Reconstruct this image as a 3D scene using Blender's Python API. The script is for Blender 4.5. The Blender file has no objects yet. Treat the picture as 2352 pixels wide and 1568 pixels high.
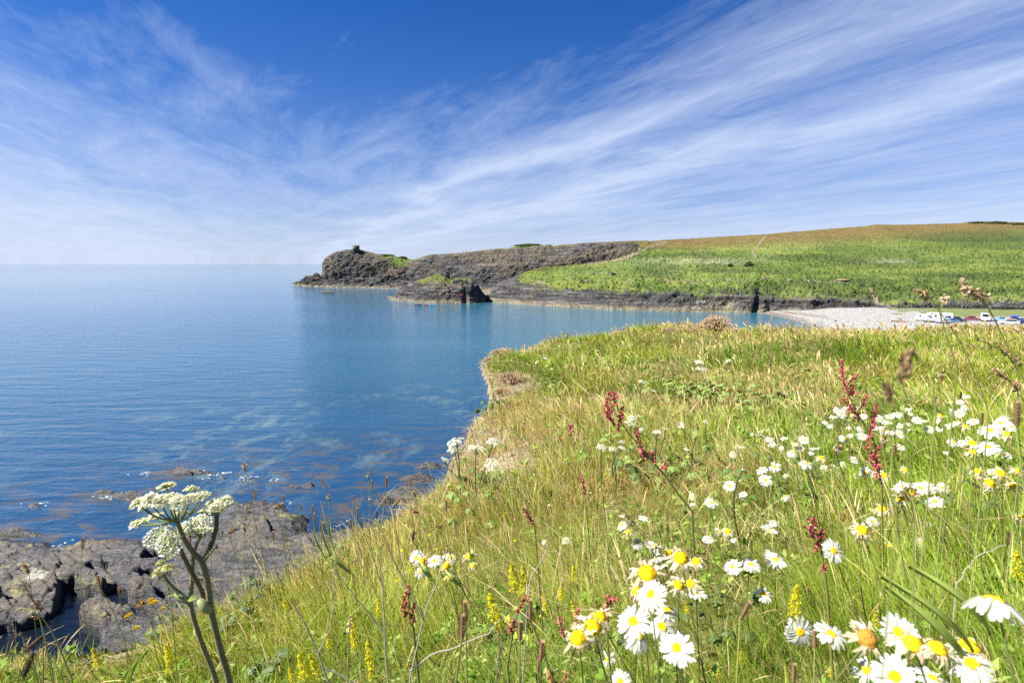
import bpy, bmesh, math, random
import numpy as np
from mathutils import Vector, Matrix, Euler

# ------------------------------------------------------------------ camera, sky, sun, exposure
SC = bpy.context.scene
COL = SC.collection
R = math.radians
FPX, PITCH, CAMZ = 569.0, 7.745, 20.0
SP, CP = math.sin(R(PITCH)), math.cos(R(PITCH))
SUN_AZ, SUN_EL = -100.0, 47.0            # azimuth from +Y towards +X

cam_d = bpy.data.cameras.new('camera')
cam = bpy.data.objects.new('camera', cam_d)
COL.objects.link(cam)
cam.location = (0, 0, CAMZ)
cam.rotation_euler = (R(90 - PITCH), 0, 0)
cam_d.sensor_width = 36.0
cam_d.lens = FPX * 36.0 / 1024.0
cam_d.clip_start, cam_d.clip_end = 0.02, 90000.0
cam_d.dof.use_dof = True
cam_d.dof.focus_distance = 5.0
cam_d.dof.aperture_fstop = 9.0
SC.camera = cam

SC.view_settings.view_transform = 'Standard'
SC.view_settings.look = 'None'
SC.view_settings.exposure = 1.5
SC.view_settings.gamma = 1.0
SC.render.engine = 'CYCLES'
SC.cycles.max_bounces = 6
SC.cycles.transparent_max_bounces = 6
SC.cycles.use_denoising = False
SC.cycles.sample_clamp_indirect = 3.0
SC.cycles.caustics_reflective = False
SC.cycles.caustics_refractive = False


class NT:
    """Small helper to write node trees."""
    def __init__(s, tree):
        s.t = tree; s.n = tree.nodes; s.l = tree.links
    def node(s, typ, **kw):
        nd = s.n.new(typ)
        for k, v in kw.items():
            setattr(nd, k, v)
        return nd
    def set(s, sock, v):
        if isinstance(v, bpy.types.NodeSocket):
            s.l.new(v, sock)
        elif v is not None:
            sock.default_value = v
    def math(s, op, a, b=None, c=None, clamp=False):
        nd = s.node('ShaderNodeMath', operation=op, use_clamp=clamp)
        s.set(nd.inputs[0], a)
        if b is not None: s.set(nd.inputs[1], b)
        if c is not None: s.set(nd.inputs[2], c)
        return nd.outputs[0]
    def mix(s, f, a, b, blend='MIX'):
        nd = s.node('ShaderNodeMix', data_type='RGBA', blend_type=blend)
        s.set(nd.inputs[0], f); s.set(nd.inputs[6], col4(a)); s.set(nd.inputs[7], col4(b))
        return nd.outputs[2]
    def ramp(s, f, stops, interp='LINEAR'):
        nd = s.node('ShaderNodeValToRGB')
        cr = nd.color_ramp; cr.interpolation = interp
        while len(cr.elements) < len(stops): cr.elements.new(0.5)
        for e, (p, c) in zip(cr.elements, stops):
            e.position = p; e.color = col4(c)
        s.set(nd.inputs[0], f)
        return nd.outputs[0]
    def noise(s, vec, scale, detail=4, rough=0.55, dist=0.0):
        nd = s.node('ShaderNodeTexNoise')
        s.set(nd.inputs['Vector'], vec)
        nd.inputs['Scale'].default_value = scale; nd.inputs['Detail'].default_value = detail
        nd.inputs['Roughness'].default_value = rough; nd.inputs['Distortion'].default_value = dist
        return nd.outputs['Fac']
    def mapping(s, vec, scale=(1, 1, 1), rot=(0, 0, 0), loc=(0, 0, 0)):
        nd = s.node('ShaderNodeMapping')
        s.set(nd.inputs['Vector'], vec)
        nd.inputs['Scale'].default_value = scale; nd.inputs['Rotation'].default_value = rot; nd.inputs['Location'].default_value = loc
        return nd.outputs[0]
    def mr(s, v, a, b, c=0.0, d=1.0):
        nd = s.node('ShaderNodeMapRange')
        s.set(nd.inputs[0], v)
        for i, q in enumerate((a, b, c, d)): nd.inputs[i + 1].default_value = q
        return nd.outputs[0]
    def attr(s, name):
        nd = s.node('ShaderNodeAttribute', attribute_name=name)
        return nd


def col4(c):
    if isinstance(c, (int, float)): return (c, c, c, 1.0)
    if isinstance(c, tuple) and len(c) == 3: return (*c, 1.0)
    return c


world = bpy.data.worlds.new("World")
SC.world = world
world.use_nodes = True
W = NT(world.node_tree)
sky = W.node('ShaderNodeTexSky', sky_type='NISHITA', sun_disc=False)
sky.sun_elevation = R(SUN_EL); sky.sun_rotation = R(SUN_AZ)
sky.altitude = 20.0; sky.air_density = 1.0; sky.dust_density = 0.6; sky.ozone_density = 3.0
tc = W.node('ShaderNodeTexCoord')
sx = W.node('ShaderNodeSeparateXYZ'); W.l.new(tc.outputs['Generated'], sx.inputs[0])
zc = W.math('MAXIMUM', sx.outputs[2], 0.015)
zd = W.math('ADD', zc, 0.03)
px = W.math('DIVIDE', sx.outputs[0], zd)
py = W.math('DIVIDE', sx.outputs[1], zd)
tt = W.math('ADD', W.math('MULTIPLY', px, .914), W.math('MULTIPLY', py, .407))      # across the cirrus bands
ss = W.math('ADD', W.math('MULTIPLY', px, -.407), W.math('MULTIPLY', py, .914))     # along them
cv = W.node('ShaderNodeCombineXYZ'); W.l.new(ss, cv.inputs[0]); W.l.new(tt, cv.inputs[1])
warp = W.noise(W.mapping(cv.outputs[0], (.35, .8, 1)), 1.0, 3, .5)
tw = W.math('ADD', tt, W.math('MULTIPLY', W.math('SUBTRACT', warp, .5), 2.1))
band = W.ramp(W.mr(tw, -6, 10), [(0.0, .66), (.19, .62), (.25, .50), (.31, .22), (.37, .12), (.455, .16), (.482, .36), (.507, .78), (.527, .46), (.550, .36), (.585, .80), (.612, .48), (.645, .34), (.69, .20), (.80, .26), (1.0, .55)])
st1 = W.noise(W.mapping(cv.outputs[0], (.34, .95, 1), (0, 0, .16)), 1.5, 9, .60, .9)
st2 = W.noise(W.mapping(cv.outputs[0], (.8, 2.4, 1), (0, 0, -.30), (3, 1, 0)), 2.2, 10, .70, 1.2)
dens = W.math('ADD', W.math('MULTIPLY', st1, .74), W.math('MULTIPLY', st2, .36))
dens = W.math('ADD', dens, W.math('MULTIPLY', W.math('SUBTRACT', band, .5), 0.62))
veil = W.math('MULTIPLY', W.mr(zc, .08, .50, .31, 0.0), 1.0)
high = W.math('MULTIPLY', W.mr(zc, .22, .50, 0.0, .21), W.mr(tt, .6, 1.6, 1.0, 0.0))
dens = W.mr(W.math('SUBTRACT', W.math('ADD', dens, veil), high), .44, .98)
dens = W.math('POWER', W.math('MINIMUM', W.math('MAXIMUM', dens, 0.0), 1.0), 1.1)
haze_f = W.math('POWER', W.math('SUBTRACT', 1.0, W.math('MINIMUM', zc, 1.0)), 9.0)
skyc = W.mix(1.0, sky.outputs[0], (.37, .53, .88), 'MULTIPLY')
hs = W.node('ShaderNodeHueSaturation'); hs.inputs['Saturation'].default_value = 1.12
W.l.new(skyc, hs.inputs['Color'])
c1 = W.mix(W.math('MULTIPLY', dens, .78), hs.outputs[0], (4.9, 5.7, 7.3))
c2 = W.mix(W.math('MULTIPLY', haze_f, .80), c1, (5.0, 5.6, 7.1))
bg = W.n['Background']
W.l.new(c2, bg.inputs[0]); bg.inputs[1].default_value = 0.05

sun_d = bpy.data.lights.new('sun', 'SUN')
sun_d.energy = 5.0; sun_d.angle = R(.53); sun_d.color = (1.0, .95, .87)
sun = bpy.data.objects.new('sun', sun_d); COL.objects.link(sun)
sdir = Vector((math.sin(R(SUN_AZ)) * math.cos(R(SUN_EL)), math.cos(R(SUN_AZ)) * math.cos(R(SUN_EL)), math.sin(R(SUN_EL))))
sun.rotation_euler = sdir.to_track_quat('Z', 'Y').to_euler()
sun.location = (-30, -20, 60)

# ------------------------------------------------------------------ helpers
rng = np.random.default_rng(7)
random.seed(7)


def ray(X, Y):
    """Viewing direction of a place seen at X, Y (in a 2352 x 1568 sheet)."""
    u = (np.asarray(X, float) / 2352 * 1024 - 512) / FPX
    v = -(np.asarray(Y, float) / 2352 * 1024 - 341.4) / FPX
    return u, CP + v * SP, -SP + v * CP


def at_depth(X, Y, D):
    u, y, z = ray(X, Y)
    t = D / y
    return np.stack([u * t, y * t, CAMZ + z * t], -1)


def at_z(X, Y, z0=0.0):
    u, y, z = ray(X, Y)
    t = (z0 - CAMZ) / np.minimum(z, -1e-4)
    return np.stack([u * t, y * t, CAMZ + z * t], -1)


def _h(ix, iy, iz, seed):
    n = (ix * 374761393 + iy * 668265263 + iz * 2147483647 * 3 + seed * 144665) & 0xFFFFFFFF
    n = (n ^ (n >> 13)) * 1274126177 & 0xFFFFFFFF
    n = (n ^ (n >> 16)) * 2246822519 & 0xFFFFFFFF
    return ((n ^ (n >> 15)) & 0xFFFF) / 65535.0 * 2 - 1


def vnoise(p, seed=0):
    p = np.asarray(p, float)
    i = np.floor(p).astype(np.int64); f = p - i
    f = f * f * f * (f * (f * 6 - 15) + 10)
    out = 0
    for dx in (0, 1):
        wx = f[..., 0] if dx else 1 - f[..., 0]
        for dy in (0, 1):
            wy = f[..., 1] if dy else 1 - f[..., 1]
            for dz in (0, 1):
                wz = f[..., 2] if dz else 1 - f[..., 2]
                out = out + wx * wy * wz * _h(i[..., 0] + dx, i[..., 1] + dy, i[..., 2] + dz, seed)
    return out


def fbm(p, octv=4, gain=.5, lac=2.03, seed=0, ridge=False):
    p = np.asarray(p, float); a, s, tot = 1.0, 0, 0
    for k in range(octv):
        n = vnoise(p + k * 17.3, seed + k)
        if ridge: n = 1 - 2 * np.abs(n)
        s = s + a * n; tot += a; a *= gain; p = p * lac
    return s / tot


def p3(x, y, z=0.0):
    x, y = np.broadcast_arrays(x, y)
    return np.stack([x, y, np.broadcast_to(z, x.shape)], -1)


def sstep(a, b, x):
    t = np.clip((x - a) / (b - a), 0, 1)
    return t * t * (3 - 2 * t)


def np_mesh(name, V, F, attrs=None, colors=None, smooth=True, mats=(), mat_idx=None):
    """Mesh from numpy arrays; F is an (n,k) int array or a list of such arrays."""
    me = bpy.data.meshes.new(name)
    V = np.ascontiguousarray(V, np.float32)
    Fs = F if isinstance(F, list) else [F]
    me.vertices.add(len(V)); me.vertices.foreach_set('co', V.ravel())
    nl = sum(f.size for f in Fs); npoly = sum(len(f) for f in Fs)
    me.loops.add(nl); me.loops.foreach_set('vertex_index', np.concatenate([f.ravel() for f in Fs]).astype(np.int32))
    tot = np.concatenate([np.full(len(f), f.shape[1]) for f in Fs]).astype(np.int32)
    st = np.concatenate([[0], np.cumsum(tot)[:-1]]).astype(np.int32)
    me.polygons.add(npoly); me.polygons.foreach_set('loop_start', st); me.polygons.foreach_set('loop_total', tot)
    if smooth: me.polygons.foreach_set('use_smooth', np.ones(npoly, bool))
    if mat_idx is not None: me.polygons.foreach_set('material_index', np.asarray(mat_idx, np.int32))
    for m in mats: me.materials.append(m)
    me.update(calc_edges=True)
    for k, v in (attrs or {}).items():
        a = me.attributes.new(k, 'FLOAT', 'POINT'); a.data.foreach_set('value', np.ascontiguousarray(v, np.float32).ravel())
    for k, v in (colors or {}).items():
        a = me.attributes.new(k, 'FLOAT_COLOR', 'POINT')
        v = np.asarray(v, np.float32)
        if v.shape[1] == 3: v = np.concatenate([v, np.ones((len(v), 1), np.float32)], 1)
        a.data.foreach_set('color', np.ascontiguousarray(v, np.float32).ravel())
    me.validate()
    return me


def link(name, me, parent=None, loc=None, rot=None, scale=None):
    o = bpy.data.objects.new(name, me); COL.objects.link(o)
    if parent is not None: o.parent = parent
    if loc is not None: o.location = loc
    if rot is not None: o.rotation_euler = rot
    if scale is not None: o.scale = scale
    return o


def tag(o, label=None, cat=None, group=None, kind=None):
    if label: o['label'] = label
    if cat: o['category'] = cat
    if group: o['group'] = group
    if kind: o['kind'] = kind
    return o


def thing(name, label, cat, loc=(0, 0, 0), rot=(0, 0, 0), group=None):
    o = bpy.data.objects.new(name, None); COL.objects.link(o)
    o.empty_display_size = .1
    o.location = loc; o.rotation_euler = rot
    return tag(o, label, cat, group)


def dup(root, label=None, cat=None, group=None):
    """Copy a thing with its parts and sub-parts."""
    def cp(o, par):
        c = o.copy(); COL.objects.link(c); c.parent = par
        for ch in list(kids.get(o.name, ())): cp(ch, c)
        return c
    kids = {}
    def walk(o):
        kids[o.name] = list(o.children)
        for c in o.children: walk(c)
    walk(root)
    r = cp(root, None)
    return tag(r, label, cat, group)


def grid_faces(nu, nv):
    i = np.arange(nu * nv).reshape(nu, nv)
    return np.stack([i[:-1, :-1], i[1:, :-1], i[1:, 1:], i[:-1, 1:]], -1).reshape(-1, 4)


def new_mat(name):
    m = bpy.data.materials.new(name); m.use_nodes = True
    t = NT(m.node_tree)
    return m, t, t.n['Principled BSDF']


def simple_mat(name, c, rough=.6, spec=.3, metal=0.0, var=.12, vscale=30.0, bump=0.0):
    m, t, b = new_mat(name)
    co = t.node('ShaderNodeTexCoord').outputs['Object']
    n = t.noise(co, vscale, 3)
    dark = tuple(x * (1 - var) for x in c); lite = tuple(min(1, x * (1 + var)) for x in c)
    t.l.new(t.mix(n, dark, lite), b.inputs['Base Color'])
    b.inputs['Roughness'].default_value = rough
    b.inputs['Specular IOR Level'].default_value = spec
    b.inputs['Metallic'].default_value = metal
    if bump:
        bp = t.node('ShaderNodeBump'); bp.inputs['Strength'].default_value = bump
        t.l.new(n, bp.inputs['Height']); t.l.new(bp.outputs[0], b.inputs['Normal'])
    return m


def leaf_mat(name, attr='col', trans=.35, rough=.55, spec=.25, gain=1.0):
    """Plant tissue: colour per blade or leaf from the mesh, some light passing through."""
    m, t, b = new_mat(name)
    a = t.attr(attr)
    b.inputs['Roughness'].default_value = rough
    b.inputs['Specular IOR Level'].default_value = spec
    t.l.new(a.outputs['Color'], b.inputs['Base Color'])
    tr = t.node('ShaderNodeBsdfTranslucent')
    t.l.new(t.mix(1.0, a.outputs['Color'], (1.15, 1.1, .6), 'MULTIPLY'), tr.inputs['Color'])
    mx = t.node('ShaderNodeMixShader'); mx.inputs[0].default_value = trans
    t.l.new(b.outputs[0], mx.inputs[1]); t.l.new(tr.outputs[0], mx.inputs[2])
    t.l.new(mx.outputs[0], t.n['Material Output'].inputs['Surface'])
    return m

# ------------------------------------------------------------------ large structure: sea, far land, shore
def project(v):
    v = np.asarray(v, float)
    x, y, z = v[..., 0], v[..., 1], v[..., 2] - CAMZ
    d = y * CP - z * SP; h = y * SP + z * CP
    return (512 + FPX * x / d) * 2352 / 1024, (341.4 - FPX * h / d) * 2352 / 1024


def in_poly(X, Y, poly):
    r = np.zeros(np.shape(X), bool); n = len(poly)
    for i in range(n):
        x1, y1 = poly[i]; x2, y2 = poly[(i + 1) % n]
        if y1 == y2: continue
        c = ((y1 > Y) != (y2 > Y)) & (X < (x2 - x1) * (Y - y1) / (y2 - y1) + x1)
        r ^= c
    return r


def line_dist(X, Y, pts, closed=False):
    d = np.full(np.shape(X), 1e9); n = len(pts)
    for i in range(n if closed else n - 1):
        a, b = np.array(pts[i], float), np.array(pts[(i + 1) % n], float)
        ab = b - a; t = np.clip(((X - a[0]) * ab[0] + (Y - a[1]) * ab[1]) / max(1e-9, ab @ ab), 0, 1)
        d = np.minimum(d, np.hypot(X - a[0] - t * ab[0], Y - a[1] - t * ab[1]))
    return d


def sd_poly(X, Y, poly):
    return np.where(in_poly(X, Y, poly), 1, -1) * line_dist(X, Y, poly, True)


def strata(p, s=1.0):
    """Rocky relief: dipping beds broken by joints."""
    q = np.stack([p[..., 0] * .55 + p[..., 2] * .5, p[..., 1] * .55, p[..., 2] * 1.2 - p[..., 0] * .5], -1) / s
    a = fbm(q * .11, 3, .55, seed=3) + 1.7 * fbm(q * .045, 2, .5, seed=7)
    b = fbm(q * .33, 4, .6, seed=11, ridge=True)
    c = fbm(np.stack([q[..., 0] * .5, q[..., 1] * .5, q[..., 2] * .16], -1), 3, .6, seed=23, ridge=True)
    d = fbm(np.stack([q[..., 0] * .25, q[..., 1] * .3, q[..., 2] * 1.3], -1), 3, .6, seed=29, ridge=True)
    return a * 1.0 + b * .42 + c * .50 + d * .55


def landform(name, rows, X0, X1, dX, sub, amp, mask, back=(60, -6), shape=None):
    """Land from a stack of profile lines: each row is a polyline of (X, Y, distance or ('z', height))."""
    Xs = np.arange(X0, X1 + dX * .5, dX); lines = []; Ys = []
    for rw in rows:
        xs = [r[0] for r in rw]
        Y = np.interp(Xs, xs, [r[1] for r in rw])
        dd = []
        for r in rw:
            if isinstance(r[2], tuple):
                dd.append(float(at_z(r[0], r[1], r[2][1])[1]))
            else: dd.append(r[2])
        D = np.interp(Xs, xs, dd)
        lines.append(at_depth(Xs, Y, D)); Ys.append(Y)
    first = lines[0].copy(); first[:, 2] = -4; first[:, 1] -= 5
    last = lines[-1].copy(); k = 1 + back[0] / last[:, 1]; last[:, 0] *= k; last[:, 1] *= k; last[:, 2] = last[:, 2] + back[1]
    far = last.copy(); k = 1.25; far[:, 0] *= k; far[:, 1] *= k; far[:, 2] = -5
    L = [first] + lines + [last, far]
    A = [amp[0]] + list(amp) + [amp[-1], 0]; M = [mask[0]] + list(mask) + [mask[-1], mask[-1]]
    S = [2] + list(sub) + [6, 4]
    P, aa, mm = [], [], []
    for i in range(len(L) - 1):
        for j in range(S[i]):
            f = j / S[i]
            P.append(L[i] * (1 - f) + L[i + 1] * f); aa.append(A[i] * (1 - f) + A[i + 1] * f); mm.append(M[i] * (1 - f) + M[i + 1] * f)
    P.append(L[-1]); aa.append(A[-1]); mm.append(M[-1])
    P = np.stack(P, 1)                                   # (nx, nv, 3)
    nx, nv = P.shape[:2]
    aa = np.broadcast_to(np.array(aa), (nx, nv)); mm = np.broadcast_to(np.array(mm), (nx, nv)).copy()
    du = np.gradient(P, axis=0); dv = np.gradient(P, axis=1)
    N = np.cross(du, dv); N /= np.linalg.norm(N, axis=-1, keepdims=True) + 1e-9
    PX, PY = project(P)
    if shape: P, mm, ex = shape(P, N, aa, mm, PX, PY)
    else: ex = {}
    at = {'veg': mm.ravel()}
    at.update({k: v.ravel() for k, v in ex.items()})
    for k, dv in (('heath', 0), ('path', 0), ('pale', 0), ('tone', .5), ('bloom', 0)):
        at.setdefault(k, np.full(nx * nv, float(dv)))
    me = np_mesh(name, P.reshape(-1, 3), grid_faces(nx, nv), at, smooth=False)
    return me, P, mm, PX, PY


# ---- materials of the land and water
def mat_land():
    m, t, b = new_mat('cliff_and_turf')
    g = t.node('ShaderNodeNewGeometry'); pos = g.outputs['Position']
    sp = t.node('ShaderNodeSeparateXYZ'); t.l.new(pos, sp.inputs[0]); z = sp.outputs[2]
    bed = t.noise(t.mapping(pos, (.07, .07, .95), (.12, .32, .2)), 1.0, 8, .66, .5)
    big = t.noise(pos, .045, 4, .6)
    fine = t.noise(pos, .9, 6, .7)
    med = t.noise(pos, .22, 5, .65)
    rock = t.ramp(bed, [(.30, (.018, .019, .024)), (.46, (.042, .042, .047)), (.57, (.12, .115, .108)), (.68, (.25, .23, .20))])
    ochre = t.ramp(fine, [(.3, (.060, .046, .026)), (.5, (.14, .108, .058)), (.7, (.29, .225, .135))])
    hi = t.mr(z, 6, 22)
    rock = t.mix(t.math('MULTIPLY', t.mr(t.math('ADD', big, t.math('MULTIPLY', hi, .14)), .50, .72), .52), rock, ochre)
    rock = t.mix(t.math('MULTIPLY', t.mr(fine, .35, .62, .45, 0), 1.0), rock, (.014, .014, .017))
    # pale tide band of barnacles and lichen
    tide = t.math('MULTIPLY', t.mr(t.math('ADD', z, t.math('MULTIPLY', t.math('SUBTRACT', med, .5), 3.0)), .2, 2.6, 1, 0), t.mr(fine, .35, .6))
    rock = t.mix(t.math('MULTIPLY', tide, .75), rock, (.33, .28, .16))
    pal = t.math('MULTIPLY', t.attr('pale').outputs['Fac'], t.mr(t.math('ADD', t.math('MULTIPLY', t.noise(t.mapping(pos, (.5, .5, .2)), 1.0, 5, .7), .6), t.math('MULTIPLY', t.noise(t.mapping(pos, (.06, .06, .06)), 1.0, 2), .4)), .575, .63, 0, .7))
    rock = t.mix(pal, rock, t.ramp(med, [(.40, (.20, .25, .06)), (.52, (.36, .35, .27)), (.7, (.32, .33, .32))]))
    # grass and bracken
    gv = t.noise(t.mapping(pos, (.25, .25, .6)), 1.0, 6, .7)
    gr = t.ramp(gv, [(.28, (.034, .060, .013)), (.43, (.070, .115, .020)), (.57, (.110, .158, .030)), (.74, (.185, .21, .058))])
    lines = t.noise(t.mapping(pos, (.012, .012, .24)), 1.0, 4, .6)
    gr = t.mix(t.mr(lines, .50, .66, 0, .65), gr, (.155, .185, .035))
    gr = t.mix(t.mr(big, .50, .66, 0, .55), gr, (.065, .092, .020))
    fl = t.math('MULTIPLY', t.mr(t.noise(t.mapping(pos, (.025, .025, .08), (0, 0, 0), (5, 2, 1)), 1.0, 3), .52, .62), t.mr(fine, .50, .62))
    gr = t.mix(t.math('MULTIPLY', fl, .55), gr, (.33, .33, .19))
    tone = t.attr('tone').outputs['Fac']
    gr = t.mix(t.mr(tone, .5, .1, 0, .85), gr, (.048, .070, .018))
    gr = t.mix(t.mr(tone, .5, .95, 0, .75), gr, (.20, .225, .045))
    gr = t.mix(t.math('MULTIPLY', t.attr('bloom').outputs['Fac'], t.mr(fine, .40, .58)), gr, (.34, .34, .20))
    br = t.ramp(t.noise(t.mapping(pos, (.12, .05, .3)), 1.0, 6, .7), [(.3, (.085, .066, .024)), (.5, (.150, .105, .034)), (.7, (.14, .135, .034))])
    gr = t.mix(t.attr('heath').outputs['Fac'], gr, br)
    vm = t.math('ADD', t.attr('veg').outputs['Fac'], t.math('MULTIPLY', t.math('SUBTRACT', med, .5), .9))
    vm = t.math('ADD', vm, t.math('MULTIPLY', t.math('SUBTRACT', fine, .5), .5))
    c = t.mix(t.mr(vm, .42, .58), rock, gr)
    c = t.mix(t.attr('path').outputs['Fac'], c, t.ramp(fine, [(.3, (.19, .15, .095)), (.7, (.28, .235, .16))]))
    t.l.new(c, b.inputs['Base Color'])
    b.inputs['Roughness'].default_value = .85; b.inputs['Specular IOR Level'].default_value = .2
    bp = t.node('ShaderNodeBump'); bp.inputs['Strength'].default_value = .9; bp.inputs['Distance'].default_value = 1.4
    t.l.new(t.math('ADD', fine, bed), bp.inputs['Height']); t.l.new(bp.outputs[0], b.inputs['Normal'])
    return m


def mat_sea():
    m, t, b = new_mat('sea_water')
    g = t.node('ShaderNodeNewGeometry'); pos = g.outputs['Position']
    sp = t.node('ShaderNodeSeparateXYZ'); t.l.new(pos, sp.inputs[0])
    dist = t.node('ShaderNodeVectorMath', operation='LENGTH'); t.l.new(pos, dist.inputs[0]); d = dist.outputs['Value']
    # shallow pale sea bed between dark weed, in the lee of the rocks
    sh = t.noise(t.mapping(pos, (.24, .19, 1), (0, 0, .25)), 1.0, 7, .68, .4)
    near = t.math('MULTIPLY', t.mr(d, 36, 52), t.mr(d, 74, 120, 1, 0))
    deep = t.ramp(t.mr(d, 40, 420), [(0, (.008, .036, .090)), (.25, (.020, .082, .150)), (1, (.030, .110, .180))])
    bay = t.math('MULTIPLY', t.mr(sp.outputs[0], -60, 30), t.mr(d, 60, 150))
    deep = t.mix(t.math('MULTIPLY', bay, .8), deep, (.030, .120, .165))
    c = t.mix(t.math('MULTIPLY', t.math('MULTIPLY', near, t.math('MULTIPLY', t.mr(sh, .51, .66), t.mr(t.noise(pos, .045, 2), .46, .58))), .75), deep, (.12, .18, .165))
    reef = t.noise(t.mapping(pos, (.28, .5, 1), (0, 0, .3)), 1.0, 6, .68, .6)
    c = t.mix(t.math('MULTIPLY', t.math('MULTIPLY', t.mr(reef, .50, .60), t.mr(d, 74, 56, 0, 1)), .75), c, (.075, .060, .036))
    c = t.mix(t.mr(d, 45, 41.5, 0, 1), c, (.003, .006, .012))
    t.l.new(c, b.inputs['Base Color'])
    b.inputs['Roughness'].default_value = .07; b.inputs['IOR'].default_value = 1.333
    # swell, chop and ripples
    w1 = t.noise(t.mapping(pos, (.10, .42, 1), (0, 0, .18)), 1.0, 3, .5, .3)
    w2 = t.noise(t.mapping(pos, (.55, 1.3, 1), (0, 0, .12)), 1.0, 5, .62, .5)
    w3 = t.noise(t.mapping(pos, (2.2, 4.0, 1), (0, 0, -.1)), 1.0, 4, .6, .2)
    gust = t.noise(t.mapping(pos, (.004, .016, 1), (0, 0, .12)), 1.0, 4, .6)
    fade = t.mr(d, 50, 320, 1.0, .30)
    hgt = t.math('ADD', t.math('MULTIPLY', w1, .9), t.math('MULTIPLY', fade, t.math('ADD', t.math('MULTIPLY', w2, .36), t.math('MULTIPLY', w3, .07))))
    bp = t.node('ShaderNodeBump'); bp.inputs['Distance'].default_value = 1.0
    t.l.new(t.math('MULTIPLY', t.mr(gust, .35, .65, .30, .65), t.mr(d, 60, 900, 1.0, .42)), bp.inputs['Strength'])
    t.l.new(hgt, bp.inputs['Height']); t.l.new(bp.outputs[0], b.inputs['Normal'])
    return m


def mat_beach():
    m, t, b = new_mat('shingle_and_field')
    g = t.node('ShaderNodeNewGeometry'); pos = g.outputs['Position']
    vor = t.node('ShaderNodeTexVoronoi'); vor.inputs['Scale'].default_value = 1.5; t.l.new(pos, vor.inputs['Vector'])
    n = t.noise(pos, .35, 6, .7); n2 = t.noise(pos, .03, 4)
    peb = t.mix(.6, t.ramp(vor.outputs['Color'], [(.1, (.15, .147, .14)), (.5, (.27, .265, .25)), (.9, (.38, .372, .35))]), t.ramp(n, [(.3, (.18, .178, .17)), (.7, (.31, .304, .285))]))
    sp = t.node('ShaderNodeSeparateXYZ'); t.l.new(pos, sp.inputs[0])
    wet = t.mr(t.math('ADD', sp.outputs[2], t.math('MULTIPLY', t.math('SUBTRACT', n, .5), .5)), .1, .65, 1, 0)
    peb = t.mix(t.math('MULTIPLY', wet, .8), peb, (.06, .06, .055))
    weed = t.attr('weed').outputs['Fac']
    peb = t.mix(t.math('MULTIPLY', weed, t.mr(n, .40, .5)), peb, (.13, .075, .045))
    gr = t.ramp(n, [(.3, (.055, .080, .018)), (.5, (.115, .140, .034)), (.72, (.20, .195, .065))])
    vm = t.math('ADD', t.attr('veg').outputs['Fac'], t.math('MULTIPLY', t.math('SUBTRACT', n, .5), .8))
    c = t.mix(t.mr(vm, .42, .58), peb, gr)
    t.l.new(c, b.inputs['Base Color']); b.inputs['Roughness'].default_value = .85
    bp = t.node('ShaderNodeBump'); bp.inputs['Strength'].default_value = .6; bp.inputs['Distance'].default_value = .3
    t.l.new(t.math('ADD', vor.outputs['Distance'], n), bp.inputs['Height']); t.l.new(bp.outputs[0], b.inputs['Normal'])
    return m


def mat_shore():
    m, t, b = new_mat('wet_slate')
    g = t.node('ShaderNodeNewGeometry'); pos = g.outputs['Position']
    sp = t.node('ShaderNodeSeparateXYZ'); t.l.new(pos, sp.inputs[0]); z = sp.outputs[2]
    bed = t.noise(t.mapping(pos, (.35, 2.4, 2.0), (0, 0, .35)), 1.0, 8, .68, .5)
    big = t.noise(pos, .22, 5, .6); fine = t.noise(pos, 3.2, 6, .7)
    c = t.ramp(bed, [(.33, (.010, .010, .012)), (.43, (.028, .028, .032)), (.52, (.062, .062, .066)), (.62, (.105, .103, .100)), (.74, (.20, .185, .155))])
    crack = t.noise(t.mapping(pos, (.30, 5.5, 4.0), (0, 0, .38)), 1.0, 5, .6, .8)
    c = t.mix(t.mr(t.math('ABSOLUTE', t.math('SUBTRACT', crack, .5)), .0, .030, .85, 0), c, (.010, .010, .012))
    c = t.mix(t.math('MULTIPLY', t.mr(z, .75, .25), t.mr(fine, .35, .6)), c, (.022, .019, .016))
    c = t.mix(t.math('MULTIPLY', t.mr(t.math('ADD', t.math('MULTIPLY', z, .16), big), .62, .76), .60), c, (.115, .090, .060))
    lich = t.math('MULTIPLY', t.mr(t.noise(pos, .5, 6, .72, .5), .55, .63), t.mr(fine, .38, .55))
    c = t.mix(t.math('MULTIPLY', lich, t.mr(z, .3, .8)), c, (.22, .215, .06))
    c = t.mix(t.mr(z, .05, .30, .85, 0), c, (.022, .020, .018))
    c = t.mix(t.math('MULTIPLY', t.attr('white').outputs['Fac'], t.mr(fine, .3, .6)), c, (.42, .43, .36))
    t.l.new(c, b.inputs['Base Color'])
    t.l.new(t.mr(z, .1, .9, .45, .75), b.inputs['Roughness'])
    bp = t.node('ShaderNodeBump'); bp.inputs['Strength'].default_value = 1.0; bp.inputs['Distance'].default_value = .30
    t.l.new(t.math('ADD', bed, t.math('MULTIPLY', fine, .35)), bp.inputs['Height']); t.l.new(bp.outputs[0], b.inputs['Normal'])
    return m


M_LAND, M_SEA, M_BEACH, M_SHORE = mat_land(), mat_sea(), mat_beach(), mat_shore()

# ---- sea: one sheet to the horizon
rr = np.concatenate([[0.0], np.geomspace(6, 60000, 60)]); th = np.linspace(0, 2 * math.pi, 145)
RR, TH = np.meshgrid(rr, th, indexing='ij')
V = np.stack([RR * np.cos(TH), RR * np.sin(TH), 0 * RR], -1)
tag(link('sea', np_mesh('sea', V.reshape(-1, 3), grid_faces(*RR.shape), mats=[M_SEA])), kind='structure')

Z0 = ('z', 0.0)


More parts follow.
